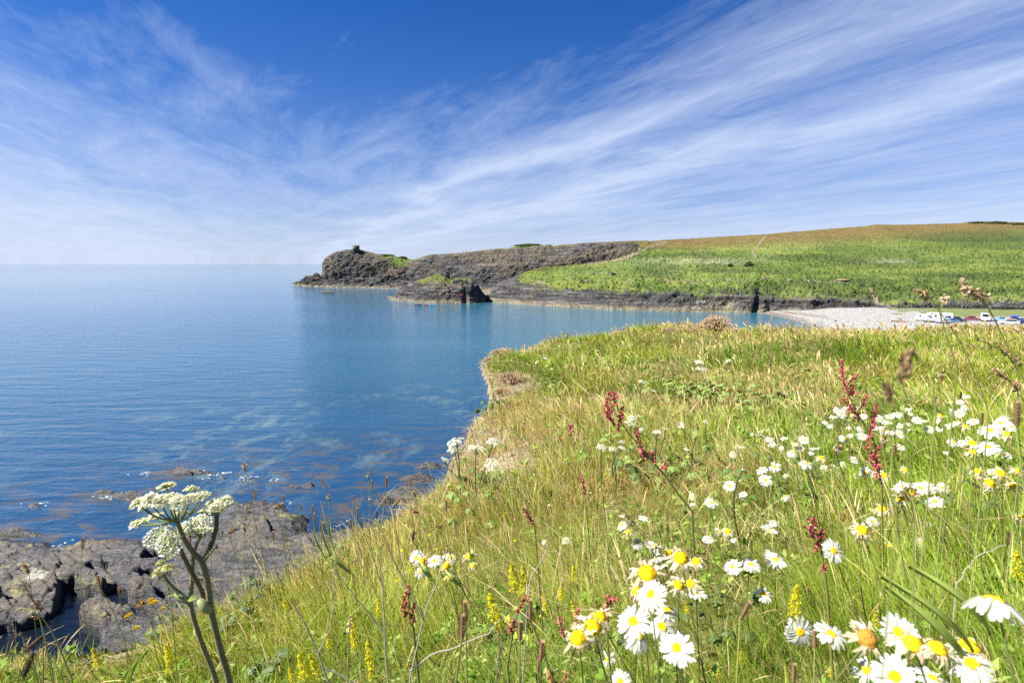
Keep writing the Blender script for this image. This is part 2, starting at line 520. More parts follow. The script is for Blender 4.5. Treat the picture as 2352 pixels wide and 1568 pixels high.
def offs(wl, lst):
    """Turn (X, Y, extra distance) into absolute distances behind the waterline row."""
    xs = [w[0] for w in wl]; ds = [float(at_z(w[0], w[1], w[2][1])[1]) for w in wl]
    return [(x, y, float(np.interp(x, xs, ds)) + d) for x, y, d in lst]


# ---- headland with the tower
HW = [(674, 655, Z0), (690, 656, Z0), (712, 657.5, Z0), (741, 659, Z0), (790, 660.5, Z0), (850, 661, Z0), (945, 663, Z0), (1010, 664, Z0)]
HM = offs(HW, [(674, 654.8, 2), (690, 651, 3), (712, 646, 4), (724, 643, 4), (736, 645, 4), (743, 630, 4), (790, 628, 8), (818, 624, 12), (850, 628, 8), (880, 634, 6), (945, 637, 8), (1010, 640, 8)])
HT = offs(HW, [(674, 654.5, 5), (690, 646, 7), (700, 641, 8), (706, 636, 8), (716, 634, 8), (724, 627, 9), (732, 628, 9), (736, 634, 9), (740, 627, 10), (742, 606, 12), (746, 597, 13), (760, 588, 16), (775, 582, 18), (800, 578, 22), (818, 576, 24), (850, 587, 22), (880, 597, 20), (910, 602, 20), (945, 606, 20), (1010, 610, 20)])
HC = offs(HW, [(674, 654, 10), (690, 645.5, 12), (706, 635.5, 13), (716, 633, 13), (724, 626.5, 13), (732, 627.5, 13), (736, 633, 14), (740, 624, 16), (743, 601, 18), (748, 592, 20), (760, 585, 28), (780, 579, 36), (800, 575, 40), (812, 573.6, 42), (824, 573.6, 42), (835, 576, 42), (850, 580, 45), (880, 586, 45), (910, 589.5, 45), (930, 592, 45), (945, 596, 45), (1010, 600, 45)])


def sh_head(P, N, aa, mm, PX, PY):
    s = 1.25 * strata(P, 1.35)
    P = P + N * (aa * s)[..., None]
    mm = mm + .25 * sstep(830, 950, PX) * (PY < 612) - .35 * (PX < 742)
    # the crest carries dry grass, greener towards the neck
    heath = sstep(.3, .6, mm) * (1 - sstep(860, 900, PX))
    return P, mm, {'heath': heath}


def part_land(name, rows, *a, **k):
    out = landform(name, rows, *a, **k)
    out[0].materials.append(M_LAND)
    tag(link(name, out[0]), kind='structure')
    return out


HEAD = part_land('headland', [HW, HM, HT, HC], 674, 1010, .9, [30, 30, 12], [1.0, 3.2, 1.6, .25], [0, 0, .33, .72], back=(25, -3), shape=sh_head)

# ---- long quarried ridge behind the islet
QB = [(935, 664, 470), (1000, 662, 455), (1100, 655, 440), (1210, 650, 425), (1300, 640, 420), (1400, 612, 420), (1490, 585, 425)]
QM = [(935, 640, 474), (1000, 635, 460), (1100, 626, 446), (1210, 612, 434), (1300, 602, 428), (1400, 588, 428), (1490, 577, 430)]
QT = [(935, 604, 484), (950, 601, 482), (980, 592, 474), (986, 589, 473), (1060, 584, 466), (1130, 577, 460), (1200, 572, 455), (1262, 568, 450), (1268, 571, 450), (1290, 567, 450), (1350, 563, 447), (1400, 561, 445), (1450, 559, 444), (1462, 566, 444), (1475, 572, 440), (1490, 574, 440)]
QC = [(935, 600, 500), (950, 597, 500), (972, 590, 500), (982, 586.8, 500), (1060, 580.5, 492), (1130, 573.5, 488), (1160, 571, 488), (1185, 566, 488), (1225, 563.5, 488), (1250, 565, 488), (1260, 561.5, 484), (1265, 562, 484), (1269, 566, 484), (1275, 565, 480), (1290, 562.5, 480), (1350, 558, 480), (1400, 556, 478), (1450, 553.4, 476), (1490, 553, 480)]


def sh_quarry(P, N, aa, mm, PX, PY):
    P = P + N * (aa * strata(P, 1.0))[..., None]
    heath = .8 * (1 - sstep(1140, 1160, PX) * (1 - sstep(1240, 1260, PX)))
    return P, mm, {'heath': heath * sstep(.3, .6, mm)}


part_land('quarry_ridge', [QB, QM, QT, QC], 935, 1490, 1.0, [26, 30, 8], [1.6, 2.4, 1.3, .15], [.12, .16, .34, .85], back=(60, -4), shape=sh_quarry)

# ---- green hillside above the shore cliffs
GW = [(1100, 690, Z0), (1118, 692, Z0), (1150, 696, Z0), (1200, 699, Z0), (1300, 705, Z0), (1400, 710, Z0), (1500, 713, Z0), (1600, 716, Z0), (1700, 719, Z0), (1745, 719.5, Z0), (1765, 718, Z0), (1800, 713, ('z', .9)), (1850, 706, ('z', 2.4)), (1900, 702, ('z', 2.9)), (2000, 703, ('z', 2.9)), (2050, 706, ('z', 2.9)), (2352, 706, ('z', 3)), (2800, 706, ('z', 3))]
GR = offs(GW, [(1100, 687, 3), (1118, 684, 4), (1150, 668, 10), (1200, 652, 17), (1240, 655, 16), (1300, 668, 10), (1400, 677, 8), (1500, 683, 6), (1600, 682, 5), (1700, 680, 5), (1735, 679, 5), (1748, 690, 4), (1765, 691, 4), (1800, 692, 3), (1850, 694, 2), (1900, 697, 1.5), (2010, 697, 1.5), (2050, 702, 1), (2100, 704, 1), (2800, 704, 1)])
GB = offs(GW, [(1100, 685.5, 5), (1118, 682, 6), (1150, 662, 20), (1210, 641, 34), (1240, 640, 34), (1300, 641, 36), (1400, 641, 36), (1500, 640, 36), (1600, 638, 36), (1700, 640, 36), (1800, 645, 36), (1900, 648, 34), (2000, 652, 32), (2100, 655, 32), (2352, 660, 32), (2800, 664, 32)])
GB2 = offs(GW, [(1100, 685, 8), (1118, 681.5, 9), (1150, 661, 26), (1210, 636, 58), (1240, 633, 58), (1300, 632, 60), (1400, 631, 60), (1500, 631, 60), (1600, 631, 60), (1700, 634, 60), (1800, 638, 58), (1900, 641, 56), (2000, 644, 54), (2100, 647, 54), (2352, 650, 54), (2800, 655, 54)])
GT = [(1100, 684.5, 345), (1118, 681, 346), (1150, 660.5, 330), (1210, 629, 372), (1240, 618, 380), (1300, 613, 387), (1400, 600, 395), (1462, 581, 400), (1480, 580, 400), (1550, 590, 395), (1700, 600, 380), (1800, 605, 365), (2000, 612, 345), (2352, 616, 335), (2800, 618, 335)]
GH = [(1100, 684, 352), (1118, 680.5, 352), (1150, 660, 340), (1210, 628, 378), (1240, 617, 386), (1300, 612, 393), (1400, 599, 401), (1462, 579, 408), (1474, 570, 430), (1600, 572, 435), (1700, 566, 440), (1800, 560, 440), (1900, 558, 440), (2000, 550, 450), (2200, 534, 470), (2352, 529, 475), (2800, 520, 475)]
GC = [(1100, 683.5, 358), (1118, 680, 358), (1150, 659.5, 348), (1210, 627.5, 384), (1240, 616.5, 392), (1300, 611.5, 399), (1400, 598.5, 407), (1462, 577.5, 416), (1474, 557, 470), (1500, 553, 490), (1600, 547, 510), (1750, 538, 530), (1900, 526, 540), (1985, 519.5, 550), (2010, 515.5, 550), (2040, 515.5, 550), (2060, 516, 550), (2200, 513, 555), (2225, 509, 560), (2290, 508, 560), (2352, 511, 560), (2800, 500, 560)]
PATHS = [[(1757, 544), (1749, 553), (1740, 565), (1728, 577), (1733, 590)], [(1530, 556), (1495, 567), (1470, 578), (1450, 592)], [(1464, 565), (1470, 574), (1460, 584), (1440, 592), (1400, 600), (1330, 607), (1290, 612)],
         [(2003, 668), (2004, 678), (2013, 690), (2035, 700), (2070, 712)], [(1215, 640), (1240, 648), (1262, 655)], [(1300, 645.5), (1500, 645), (1740, 641), (1950, 649), (2003, 668)]]


def sh_hill(P, N, aa, mm, PX, PY):
    lump = fbm(P * np.array([.10, .10, .10]), 4, .55, seed=41) * 1.5 + fbm(P * .35, 3, .6, seed=43) * .9 + .7 * fbm(P * 1.1, 2, .6, seed=47)
    rock = strata(P, .8) * 1.1
    g = sstep(.30, .6, mm)
    P = P + N * (aa * (rock * (1 - g) + lump * g))[..., None]
    # the gully that cuts the bank above the beach
    cut = np.exp(-((PX - 1742 - (690 - PY) * .10) / 8.0) ** 2) * sstep(645, 675, PY) * (1 - sstep(722, 730, PY))
    cut = cut * (.75 + .5 * fbm(P * .3, 3, seed=49))
    P[..., 1] += 4.2 * cut; P[..., 2] -= 1.0 * cut
    heath = sstep(.35, .8, mm - 1.0)
    path = np.zeros(PX.shape)
    for pl, w in zip(PATHS, (2.2, 1.6, 2.6, 3.6, 2.0, .9)):
        pw = w * (1 + .5 * fbm(P * .15, 2, seed=5))
        path = np.maximum(path, 1 - sstep(pw * .6, pw, line_dist(PX, PY, pl)))
    path[:, -10:] = 0
    path *= 0.9
    pale = sstep(1320, 1420, PX) * (1 - sstep(1760, 1800, PX)) * sstep(684, 692, PY)
    nz = fbm(np.stack([PX * .012, PY * .05, 0 * PX], -1), 4, .6, seed=151); nz2 = fbm(np.stack([PX * .004, PY * .10, 0 * PX], -1), 3, .55, seed=153)
    tone = .5 + .42 * nz + .55 * nz2
    for x0, x1, y0, y1, wd, am in ((1900, 2352, 574, 560, 14, -.42), (1560, 1725, 583, 581, 6, -.36), (1600, 2352, 622, 640, 4, -.30), (1650, 2352, 614, 628, 2.2, .30), (1240, 1750, 634, 632, 2.5, .42), (1240, 1720, 655, 655, 9, .22), (1300, 1460, 602, 600, 4, -.25), (1760, 2352, 655, 672, 6, -.22), (1500, 1740, 670, 668, 7, -.30), (1800, 2000, 672, 678, 6, -.20), (2000, 2352, 690, 694, 5, .15), (1480, 1700, 566, 571, 4, .25)):
        yl = y0 + (y1 - y0) * (PX - x0) / (x1 - x0)
        tone = tone + am * np.exp(-((PY - yl) / wd) ** 2) * sstep(x0 - 60, x0 + 20, PX) * (1 - sstep(x1 - 20, x1 + 60, PX)) * (.75 + .8 * nz)
    bloom = np.exp(-((PX - 1600) / 110) ** 2 - ((PY - 601) / 7) ** 2) + .9 * np.exp(-((PX - 2055) / 50) ** 2 - ((PY - 600) / 4.5) ** 2) + .4 * np.exp(-((PX - 2300) / 90) ** 2 - ((PY - 690) / 8) ** 2)
    global TONE
    TONE = np.clip(tone, 0, 1)
    mm = np.minimum(mm, 1) - 1.0 * (PX < 1195) - .5 * cut - .35 * ((PX > 1745) & (PX < 1860) & (PY > 695))
    return P, mm, {'heath': heath, 'path': path, 'pale': pale, 'tone': TONE, 'bloom': np.clip(bloom, 0, .8)}


HILL = part_land('hillside', [GW, GR, GB, GB2, GT, GH, GC], 1100, 2800, 1.7, [14, 34, 10, 34, 44, 26], [.9, 1.9, 1.5, 1.2, 1.3, .7, .25], [0, .42, 1.0, 1.0, 1.0, 1.55, 2.0], back=(120, 1), shape=sh_hill)

# ---- slate islet with grass on top
IW = [(893, 686, Z0), (905, 689, Z0), (925, 691, Z0), (960, 694.5, Z0), (1000, 697, Z0), (1060, 697.4, Z0), (1068, 696.3, Z0), (1078, 697, Z0), (1090, 696, Z0), (1099, 694.2, Z0), (1107, 694.4, Z0), (1120, 690, Z0)]
IS = offs(IW, [(893, 685.6, 1), (905, 685, 3), (925, 672, 6), (945, 664, 7), (960, 660, 7), (1000, 662, 6), (1030, 663, 5), (1060, 658, 6), (1080, 661, 6), (1095, 670, 5), (1106, 680, 3), (1120, 688.5, 1)])
IT = offs(IW, [(893, 685.3, 2), (905, 682, 7), (925, 662, 13), (945, 651, 15), (960, 646, 16), (985, 638, 17), (1000, 632, 17), (1012, 632, 17), (1022, 638, 15), (1034, 646, 14), (1060, 646, 14), (1082, 647, 14), (1092, 655, 11), (1101, 668, 7), (1110, 681, 4), (1120, 688, 2)])
IC = offs(IW, [(893, 685, 4), (905, 681, 12), (925, 660, 22), (945, 649, 26), (960, 644, 28), (985, 636, 28), (1000, 630.5, 28), (1012, 630.5, 28), (1022, 635.5, 28), (1034, 639, 28), (1060, 639, 28), (1082, 640.5, 28), (1092, 650, 20), (1101, 664, 12), (1110, 679, 7), (1120, 687.5, 4)])


def sh_islet(P, N, aa, mm, PX, PY):
    P = P + N * (aa * strata(P, .7))[..., None]
    mm = mm * sstep(925, 975, PX) * (1 - sstep(1078, 1088, PX))
    return P, mm, {'heath': .25 * np.ones(PX.shape)}


part_land('slate_islet', [IW, IS, IT, IC], 893, 1120, .7, [22, 22, 8], [.8, 1.5, .7, .25], [0, .12, .8, 1.0], back=(14, -3), shape=sh_islet)

# ---- shingle beach and the field behind it
SHORE = [at_z(x, y)[:2] for x, y in [(1700, 712), (1752, 721), (1780, 726.5), (1830, 739), (1862, 753), (1900, 772), (1940, 800), (2000, 860)]] + [np.array((30.0, 22.0))]
gx, gy = np.meshgrid(np.arange(20, 430, 1.0), np.arange(16, 300, 1.0), indexing='ij')
side = in_poly(gx, gy, [tuple(p) for p in SHORE] + [(30, -50), (900, -50), (900, 600), tuple(SHORE[0] + np.array((-10, 200)))])
sd = np.where(side, 1, -1) * line_dist(gx, gy, SHORE)
zb = np.where(sd > 0, 2.9 * (1 - np.exp(-sd / 26)), sd * .12)
zb = np.maximum(zb, -2.5) + .12 * fbm(p3(gx * .12, gy * .12), 4, seed=51) * sstep(-3, 10, sd)
PX, PY = project(p3(gx, gy, zb))
GF = [(2030, 703), (2045, 712), (2110, 716), (2120, 722), (2190, 729), (2260, 727), (2500, 728), (3400, 740), (3400, 690), (2030, 690)]
veg = sstep(-4, 4, sd_poly(PX, PY, GF)) * 1.0
for cx, cy, rx, ry in ((2075, 715, 22, 4), (2060, 721, 30, 3), (2150, 717, 26, 3)):
    veg = np.maximum(veg, np.exp(-((PX - cx) / rx) ** 2 - ((PY - cy) / ry) ** 2) * .8)
weed = np.exp(-(line_dist(PX, PY, [(1790, 716), (1850, 722), (1900, 730)]) / 2.5) ** 2) + np.exp(-(line_dist(PX, PY, [(1770, 718), (1820, 728), (1850, 734)]) / 2.0) ** 2)
me = np_mesh('beach', p3(gx, gy, zb).reshape(-1, 3), grid_faces(*gx.shape), {'veg': veg.ravel(), 'weed': weed.ravel()}, mats=[M_BEACH])
tag(link('shingle_beach', me), kind='structure')


def beach_z(x, y):
    i = int(np.clip(round(x - 20), 0, gx_n[0] - 1)); j = int(np.clip(round(y - 16), 0, gx_n[1] - 1))
    return float(ZB[i, j])


ZB, gx_n = zb, zb.shape

# ---- wave-cut slate platform under the near cliff
PLAT = [(-260, 1235), (0, 1226), (90, 1236), (150, 1242), (240, 1226), (330, 1232), (380, 1208), (470, 1182), (515, 1146), (560, 1141), (640, 1152), (705, 1178), (712, 1192), (690, 1212), (745, 1207), (800, 1190), (960, 1180), (1100, 1250), (1100, 1700), (-900, 1700)]
POOL1 = [(139, 1350), (172, 1346), (185, 1358), (238, 1369), (247, 1358), (271, 1349), (311, 1365), (300, 1376), (311, 1387), (344, 1400), (348, 1413), (293, 1414), (243, 1403), (210, 1405), (191, 1416), (198, 1429), (222, 1436), (236, 1452), (230, 1540), (-120, 1560), (-120, 1470), (0, 1451), (37, 1446), (82, 1431), (119, 1409), (135, 1392)]
POOL2 = [(320, 1300), (335, 1280), (365, 1277), (405, 1276), (428, 1288), (400, 1302)]
POOL3 = [(170, 1316), (207, 1305), (250, 1304), (278, 1312), (270, 1326), (240, 1334), (205, 1326)]
POOL4 = [(520, 1158), (600, 1166), (650, 1178), (560, 1178), (515, 1168)]
POOL5 = [(300, 1338), (350, 1330), (400, 1338), (380, 1356), (320, 1354)]
gx, gy = np.meshgrid(np.arange(-50, 7, .065), np.arange(21, 60, .075), indexing='ij')
PX, PY = project(p3(gx, gy, .5))
toXY = lambda pl, z=.5: [tuple(at_z(x, y, z)[:2]) for x, y in pl]
sd = sd_poly(gx, gy, toXY(PLAT)) + fbm(p3(gx * .35, gy * .35), 4, .6, seed=61) * 1.3
zp = np.clip(sd * .42, -1.5, .75)
q = p3(gx * .94 - gy * .34, gy * .94 + gx * .34)
q = q + .35 * p3(fbm(q * .5, 3, seed=64), fbm(q * .5 + 7, 3, seed=65))
beds = fbm(q * np.array([.22, .75, 1]), 4, .58, seed=63, ridge=True)
fineb = fbm(q * np.array([.8, 3.0, 1]), 4, .62, seed=68, ridge=True)
steps = fbm(q * np.array([.13, .40, 1]), 3, .5, seed=67)
tilt = (q[..., 1] * .55 + 2.2 * steps) % 1.0                     # tilted beds ending in little scarps
joint = fbm(p3(gx * .8, gy * .8), 3, .5, seed=70, ridge=True)
def slabs(q, sx, sy, seed):
    """Split the platform into broken slabs, each with its own level and dip."""
    u, w = q[..., 0] / sx, q[..., 1] / sy; iu, iw = np.floor(u).astype(int), np.floor(w).astype(int)
    best = np.full(u.shape, 9e9); out = np.zeros(u.shape)
    for a in (-1, 0, 1):
        for b in (-1, 0, 1):
            cu, cw = iu + a, iw + b; z_ = np.zeros_like(cu)
            pu = cu + .5 + .45 * _h(cu, cw, z_, seed); pw = cw + .5 + .45 * _h(cu, cw, z_, seed + 1)
            d = (u - pu) ** 2 + (w - pw) ** 2
            v = _h(cu, cw, z_, seed + 2) + .9 * (u - pu) * _h(cu, cw, z_, seed + 3) + 1.3 * (w - pw) * (.6 + .6 * _h(cu, cw, z_, seed + 4))
            out = np.where(d < best, v, out); best = np.minimum(best, d)
    return out


sl1, sl2, sl3 = slabs(q, 4.4, .85, 201), slabs(q, 1.3, .30, 211), slabs(q, .5, .14, 221)
tilt2 = (q[..., 1] * 2.1 + 1.6 * steps + .5 * fbm(q * np.array([.5, 1.2, 1]), 2, seed=69)) % 1.0
zp = zp + (.03 * beds + .02 * fineb + .26 * steps + .10 * (tilt - .5) + .15 * sl1 + .062 * sl2 + .024 * sl3) * sstep(-1.5, 2.5, sd) - .05
zp -= .06 * sstep(.60, .82, joint) * (sd > 0)
blk = fbm(p3(gx * .8 + gy * .3, gy * .8 - gx * .3), 2, .5, seed=71); left = sstep(-17, -21, gx) * (1 - sstep(31, 36, gy))
bq = blk * 2.2; bs = np.floor(bq) + sstep(.30, .70, bq - np.floor(bq))
zp += left * (.10 + .20 * bs / 2.2 + .20 * sl1 + .06 * sl2) * (sd > .5)
pd_ = sd_poly(gx, gy, toXY(POOL1, .1)); lowr = np.exp(-np.maximum(-pd_, 0) / 3.0) * sstep(-22.5, -20.5, gx)
zp = np.where(zp > 0, zp * (1 - .72 * lowr), zp)
for pl, dp in ((POOL1, 2.4), (POOL2, .8), (POOL3, .7), (POOL4, .7), (POOL5, .45)):
    s = sd_poly(gx, gy, toXY(pl, .1)) + .22 * fbm(p3(gx * 1.3, gy * 1.3), 3, seed=73)
    zp -= dp * sstep(-.06, .5, s)
    zp = np.where(s > .12, np.minimum(zp, -.12 if dp < 2 else -.4), zp)
# outlying reefs just breaking the surface
for X, Y, rx, ry, h in ((428, 1082, 4.0, .8, .55), (300, 1134, 3.2, .9, .5), (240, 1128, 1.8, .6, .45), (75, 1156, 1.5, .6, .45), (960, 1096, 2.2, 1.2, .8), (935, 1140, 2.6, 1.4, .9), (700, 1112, 3.0, .7, .35), (560, 1095, 4.5, .7, .35), (30, 1222, 3, .7, .5), (985, 1068, 1.6, .7, .5), (880, 1150, 1.4, .8, .6)):
    c = at_z(X, Y, .2)
    e = ((gx - c[0] + .3 * (gy - c[1])) / rx) ** 2 + ((gy - c[1]) / ry) ** 2
    e = e * (1 + 1.1 * fineb) + .5 * steps
    zp = np.maximum(zp, -1.5 + (1.25 + h) * np.exp(-np.maximum(e, 0) * .5) + (.35 * fineb + .35 * (tilt - .5)) * (e < 5))
zp = np.where((sd > -1) & (zp > -.3), zp, zp)
zp += .05 * fbm(p3(gx * 2.2, gy * 2.2), 3, .6, seed=77, ridge=True) * (zp > -.2)
c = at_z(88, 1333, .8)
white = np.exp(-((gx - c[0]) / .75) ** 2 - ((gy - c[1]) / .6) ** 2)
me = np_mesh('platform', p3(gx, gy, zp).reshape(-1, 3), grid_faces(*gx.shape), {'white': sstep(.3, .7, white).ravel()}, mats=[M_SHORE], smooth=False)
tag(link('rocky_shore', me), kind='structure')

# white wash where the swell meets the rocks
r = np.random.default_rng(17)
edge = (zp > -.55) & (zp < -.02) & (gy > 34) & (sd < 3)
ii = np.argwhere(edge); fo = fbm(p3(gx * .45, gy * .45), 3, .6, seed=78)
w_ = np.clip(.03 + 1.1 * (fo[edge] - .16), 0, 1); ii = ii[r.random(len(ii)) < w_ * .22]
n = len(ii); c = np.stack([gx[ii[:, 0], ii[:, 1]], gy[ii[:, 0], ii[:, 1]], np.full(n, .012)], -1); c[:, :2] += r.normal(0, .06, (n, 2))
th = np.arange(6) / 6 * 6.283
Vf = c[:, None] + np.stack([np.cos(th) * 1.7, np.sin(th), 0 * th + .012], -1)[None] * (r.uniform(.012, .06, (n, 1, 1)) * r.uniform(.5, 1.3, (n, 6, 1)))
Vf[:, :, 2] = .012 + r.random((n, 1)) * .03
M_FOAM = None
FOAM = (Vf.reshape(-1, 3), np.arange(6 * n).reshape(n, 6))

# ------------------------------------------------------------------ near clifftop
def zg_raw(x, y):
    x, y = np.broadcast_arrays(np.asarray(x, float), np.asarray(y, float))
    a = np.interp(y, [-3, .3, 1, 2, 4, 7, 9, 12, 18, 26], [.85, .95, 1.15, 1.50, 1.72, 1.92, 1.98, 2.0, 2.12, 2.3])
    b = .92 * np.tanh(x / 2) * np.exp(-np.maximum(y, 0) / 5.0)
    z = CAMZ - a + b
    # hummocks
    for hx, hy, rx, ry, h in HUM:
        z = z + h * np.exp(-((x - hx) / rx) ** 2 - ((y - hy) / ry) ** 2)
    far = sstep(3, 9, y)
    z = z + far * (.16 * fbm(p3(x * .55, y * .55), 3, .5, seed=81)) + .045 * fbm(p3(x * 1.9, y * 1.9), 3, .5, seed=83)
    return z


HUM = [(5.4, 10.7, 1.9, .85, .24), (7.2, 11.2, 1.5, .8, .30), (9.6, 14.6, 2.6, .8, .22), (3.2, 13.4, 1.4, .6, .22), (11.5, 12.5, 2.0, 1.2, .25), (5.6, 17.4, 1.5, .8, .28), (8.7, 17.2, 1.2, 1.2, -.35), (7.0, 15.5, 1.1, .5, .26), (10.5, 16.4, 1.5, .6, .22), (4.2, 15.8, 1.0, .5, .22), (12.4, 14.6, 1.7, .6, .28), (2.5, 10.0, .9, .55, .16), (8.6, 12.8, 1.3, .5, .22), (-.1, 11.0, .5, .7, .10), (.2, 4.9, .45, .35, .12)]


def hit(X, Y, h=0.0, fn=None):
    """Where the line of sight meets the turf (raised by h)."""
    fn = fn or zg_raw
    u, y, z = ray(X, Y)
    t = np.geomspace(.25, 60, 1500)
    px, py_, pz = u * t, y * t, CAMZ + z * t
    below = pz < fn(px, py_) + h
    k = int(np.argmax(below)) if below.any() else len(t) - 1
    return np.array([px[k], py_[k], pz[k]])


EDGE_P = [(-160, 1500, .15), (0, 1466, .15), (120, 1462, .15), (250, 1446, .15), (340, 1424, .15), (420, 1385, .16), (500, 1352, .16), (560, 1332, .16), (640, 1296, .16), (700, 1272, .15), (780, 1240, .1), (830, 1212, .1), (900, 1184, .14), (960, 1136, .14), (1035, 1085, .1), (1050, 1048, .04), (1082, 1008, .03), (1092, 985, .05), (1088, 965, .12), (1120, 945, .1), (1138, 915, .06), (1134, 880, .06), (1120, 850, .08), (1112, 826, .15)]
EDGE = [tuple(hit(X, Y, h)[:2]) for X, Y, h in EDGE_P]
FAR_P = [(1140, 806, .15), (1200, 792, .15), (1300, 772, .14), (1430, 757, .14), (1500, 744, .14), (1560, 752, .12), (1640, 752, .12), (1700, 754, .12), (1760, 760, .12), (1850, 780, .12), (1900, 772, .14), (1950, 753, .16)]
FARE = []
for X, Y, h in FAR_P:
    D = np.interp(X, [1140, 1200, 1300, 1430, 1500, 1700, 1850, 1950], [11.6, 12.6, 14.6, 16.8, 18.2, 18.6, 17.8, 18.6])
    p = at_depth(X, Y, D); FARE.append((p[0], p[1], p[2] - h))
EDGE_XY = [(-2.6, -3.0)] + EDGE + [(p[0], p[1]) for p in FARE] + [(14.0, 19.2), (19, 19.5), (40, 20), (40, -3)]
LIFT = np.array([[p[0], p[1], p[2] - float(zg_raw(p[0], p[1]))] for p in FARE] + [[12.6, 18.5, at_depth(2060, 757, 18.5)[2] - .18 - float(zg_raw(12.6, 18.5))], [13.5, 18.6, at_depth(2150, 747, 18.6)[2] - .18 - float(zg_raw(13.5, 18.6))], [17, 19, at_depth(2352, 745, 19)[2] - .18 - float(zg_raw(17, 19))], [22, 19, -.1]])


def zg(x, y):
    """Turf height: hummocky plateau whose far rim follows the surveyed rim heights."""
    x, y = np.broadcast_arrays(np.asarray(x, float), np.asarray(y, float))
    z = zg_raw(x, y)
    w = 0; s = 0
    for lx, ly, lz in LIFT:
        k = np.exp(-((x - lx) ** 2 + (y - ly) ** 2) / 2 / 1.15 ** 2); s = s + k * lz; w = w + k
    return z + s / np.maximum(w, 1.0)


def cliff_z(x, y):
    sd = sd_poly(x, y, EDGE_XY)
    return zg(x, y) - .5 * np.clip(-sd - .02, 0, .3), sd


SOIL = [hit(1120, 1000), hit(1180, 1030), hit(1090, 1040), hit(1160, 1075), hit(1180, 880), hit(1150, 905)]


def soil_mask(x, y):
    s = 0
    for c, rx, ry, k in zip(SOIL, (.34, .40, .22, .38, .55, .30), (.42, .50, .30, .34, .9, .6), (1, 1, 1, .8, .8, .9)):
        s = np.maximum(s, k * np.exp(-((x - c[0]) / rx) ** 2 - ((y - c[1]) / ry) ** 2))
    return s


xs = np.concatenate([np.arange(-7, -2, .16), np.arange(-2, 4, .05), np.arange(4, 14, .09), np.arange(14, 34, .4)])
ys = np.concatenate([np.arange(-2.5, 7, .05), np.arange(7, 21, .08), np.arange(21, 30, .3)])
gx, gy = np.meshgrid(xs, ys, indexing='ij')
gz, gsd = cliff_z(gx, gy)
soil = soil_mask(gx, gy)
gz = gz + soil * .07 * fbm(p3(gx * 6, gy * 6), 4, .6, seed=95)


def mat_ground():
    m, t, b = new_mat('turf_soil')
    g = t.node('ShaderNodeNewGeometry'); pos = g.outputs['Position']
    n = t.noise(pos, 2.2, 6, .65); f = t.noise(pos, 22, 5, .7)
    turf = t.ramp(f, [(.3, (.050, .062, .014)), (.55, (.13, .125, .035)), (.75, (.27, .215, .095))])
    soil = t.ramp(n, [(.25, (.10, .082, .046)), (.5, (.21, .175, .105)), (.75, (.34, .295, .195))])
    soil = t.mix(t.mr(f, .35, .55, .6, 0), soil, (.13, .095, .06))
    vm = t.math('ADD', t.attr('soil').outputs['Fac'], t.math('MULTIPLY', t.math('SUBTRACT', n, .5), .6))
    c = t.mix(t.mr(vm, .35, .55), turf, soil)
    t.l.new(c, b.inputs['Base Color']); b.inputs['Roughness'].default_value = .95; b.inputs['Specular IOR Level'].default_value = .1
    bp = t.node('ShaderNodeBump'); bp.inputs['Strength'].default_value = .8; bp.inputs['Distance'].default_value = .03
    t.l.new(t.math('ADD', n, f), bp.inputs['Height']); t.l.new(bp.outputs[0], b.inputs['Normal'])
    return m


M_GROUND = mat_ground()
F = grid_faces(*gx.shape); F = F[(gsd.ravel()[F] > -.12).all(1)]
soilA = np.maximum(soil, sstep(.10, -.05, gsd)).ravel()
me = np_mesh('clifftop', p3(gx, gy, gz).reshape(-1, 3), F, {'soil': soilA}, mats=[M_GROUND])
tag(link('clifftop_ground', me), kind='structure')


def cliff_face():
    """Crumbling earth and slate wall below the turf edge, undercut at the top and stepping outwards lower down."""
    E = np.array(EDGE_XY[:-2]); seg = np.hypot(*np.diff(E, axis=0).T); S = np.concatenate([[0], np.cumsum(seg)])
    s = np.concatenate([np.arange(0, S[-1], .05)])
    X, Y = np.interp(s, S, E[:, 0]), np.interp(s, S, E[:, 1])
    k = np.ones(9) / 9
    Xs = np.convolve(np.pad(X, 4, 'edge'), k, 'valid'); Ys = np.convolve(np.pad(Y, 4, 'edge'), k, 'valid')
    tx, ty = np.gradient(Xs), np.gradient(Ys); L = np.hypot(tx, ty) + 1e-9
    nx_, ny_ = -ty / L, tx / L                                  # outward: left of the direction of travel
    v = np.concatenate([np.arange(0, 4.5, .055), np.geomspace(4.5, 23, 40)])
    top = zg(X, Y)
    VV = np.repeat(v[None, :], len(X), 0); XX = np.repeat(X[:, None], len(v), 1)
    YY = np.repeat(Y[:, None], len(v), 1)
    ZZ = top[:, None] + .0 - VV
    q = p3(XX, YY, ZZ)
    led = fbm(q * np.array([1.2, 1.2, 3.2]), 4, .6, seed=121, ridge=True)
    big = fbm(q * .55, 3, .5, seed=123)
    off = .03 - .30 * sstep(.05, .55, VV) + .30 * np.clip(VV - .9, 0, 30) * .55 + (.20 * led + .38 * big) * sstep(.0, .4, VV) + .05 * fbm(q * 7, 3, .6, seed=125) * sstep(0, .1, VV)
    P = np.stack([XX + nx_[:, None] * off, YY + ny_[:, None] * off, np.maximum(ZZ, -2.0)], -1)
    return np_mesh('cliff_face', P.reshape(-1, 3), grid_faces(*VV.shape), {'soil': np.ones(VV.size)}, mats=[M_EARTH], smooth=False)


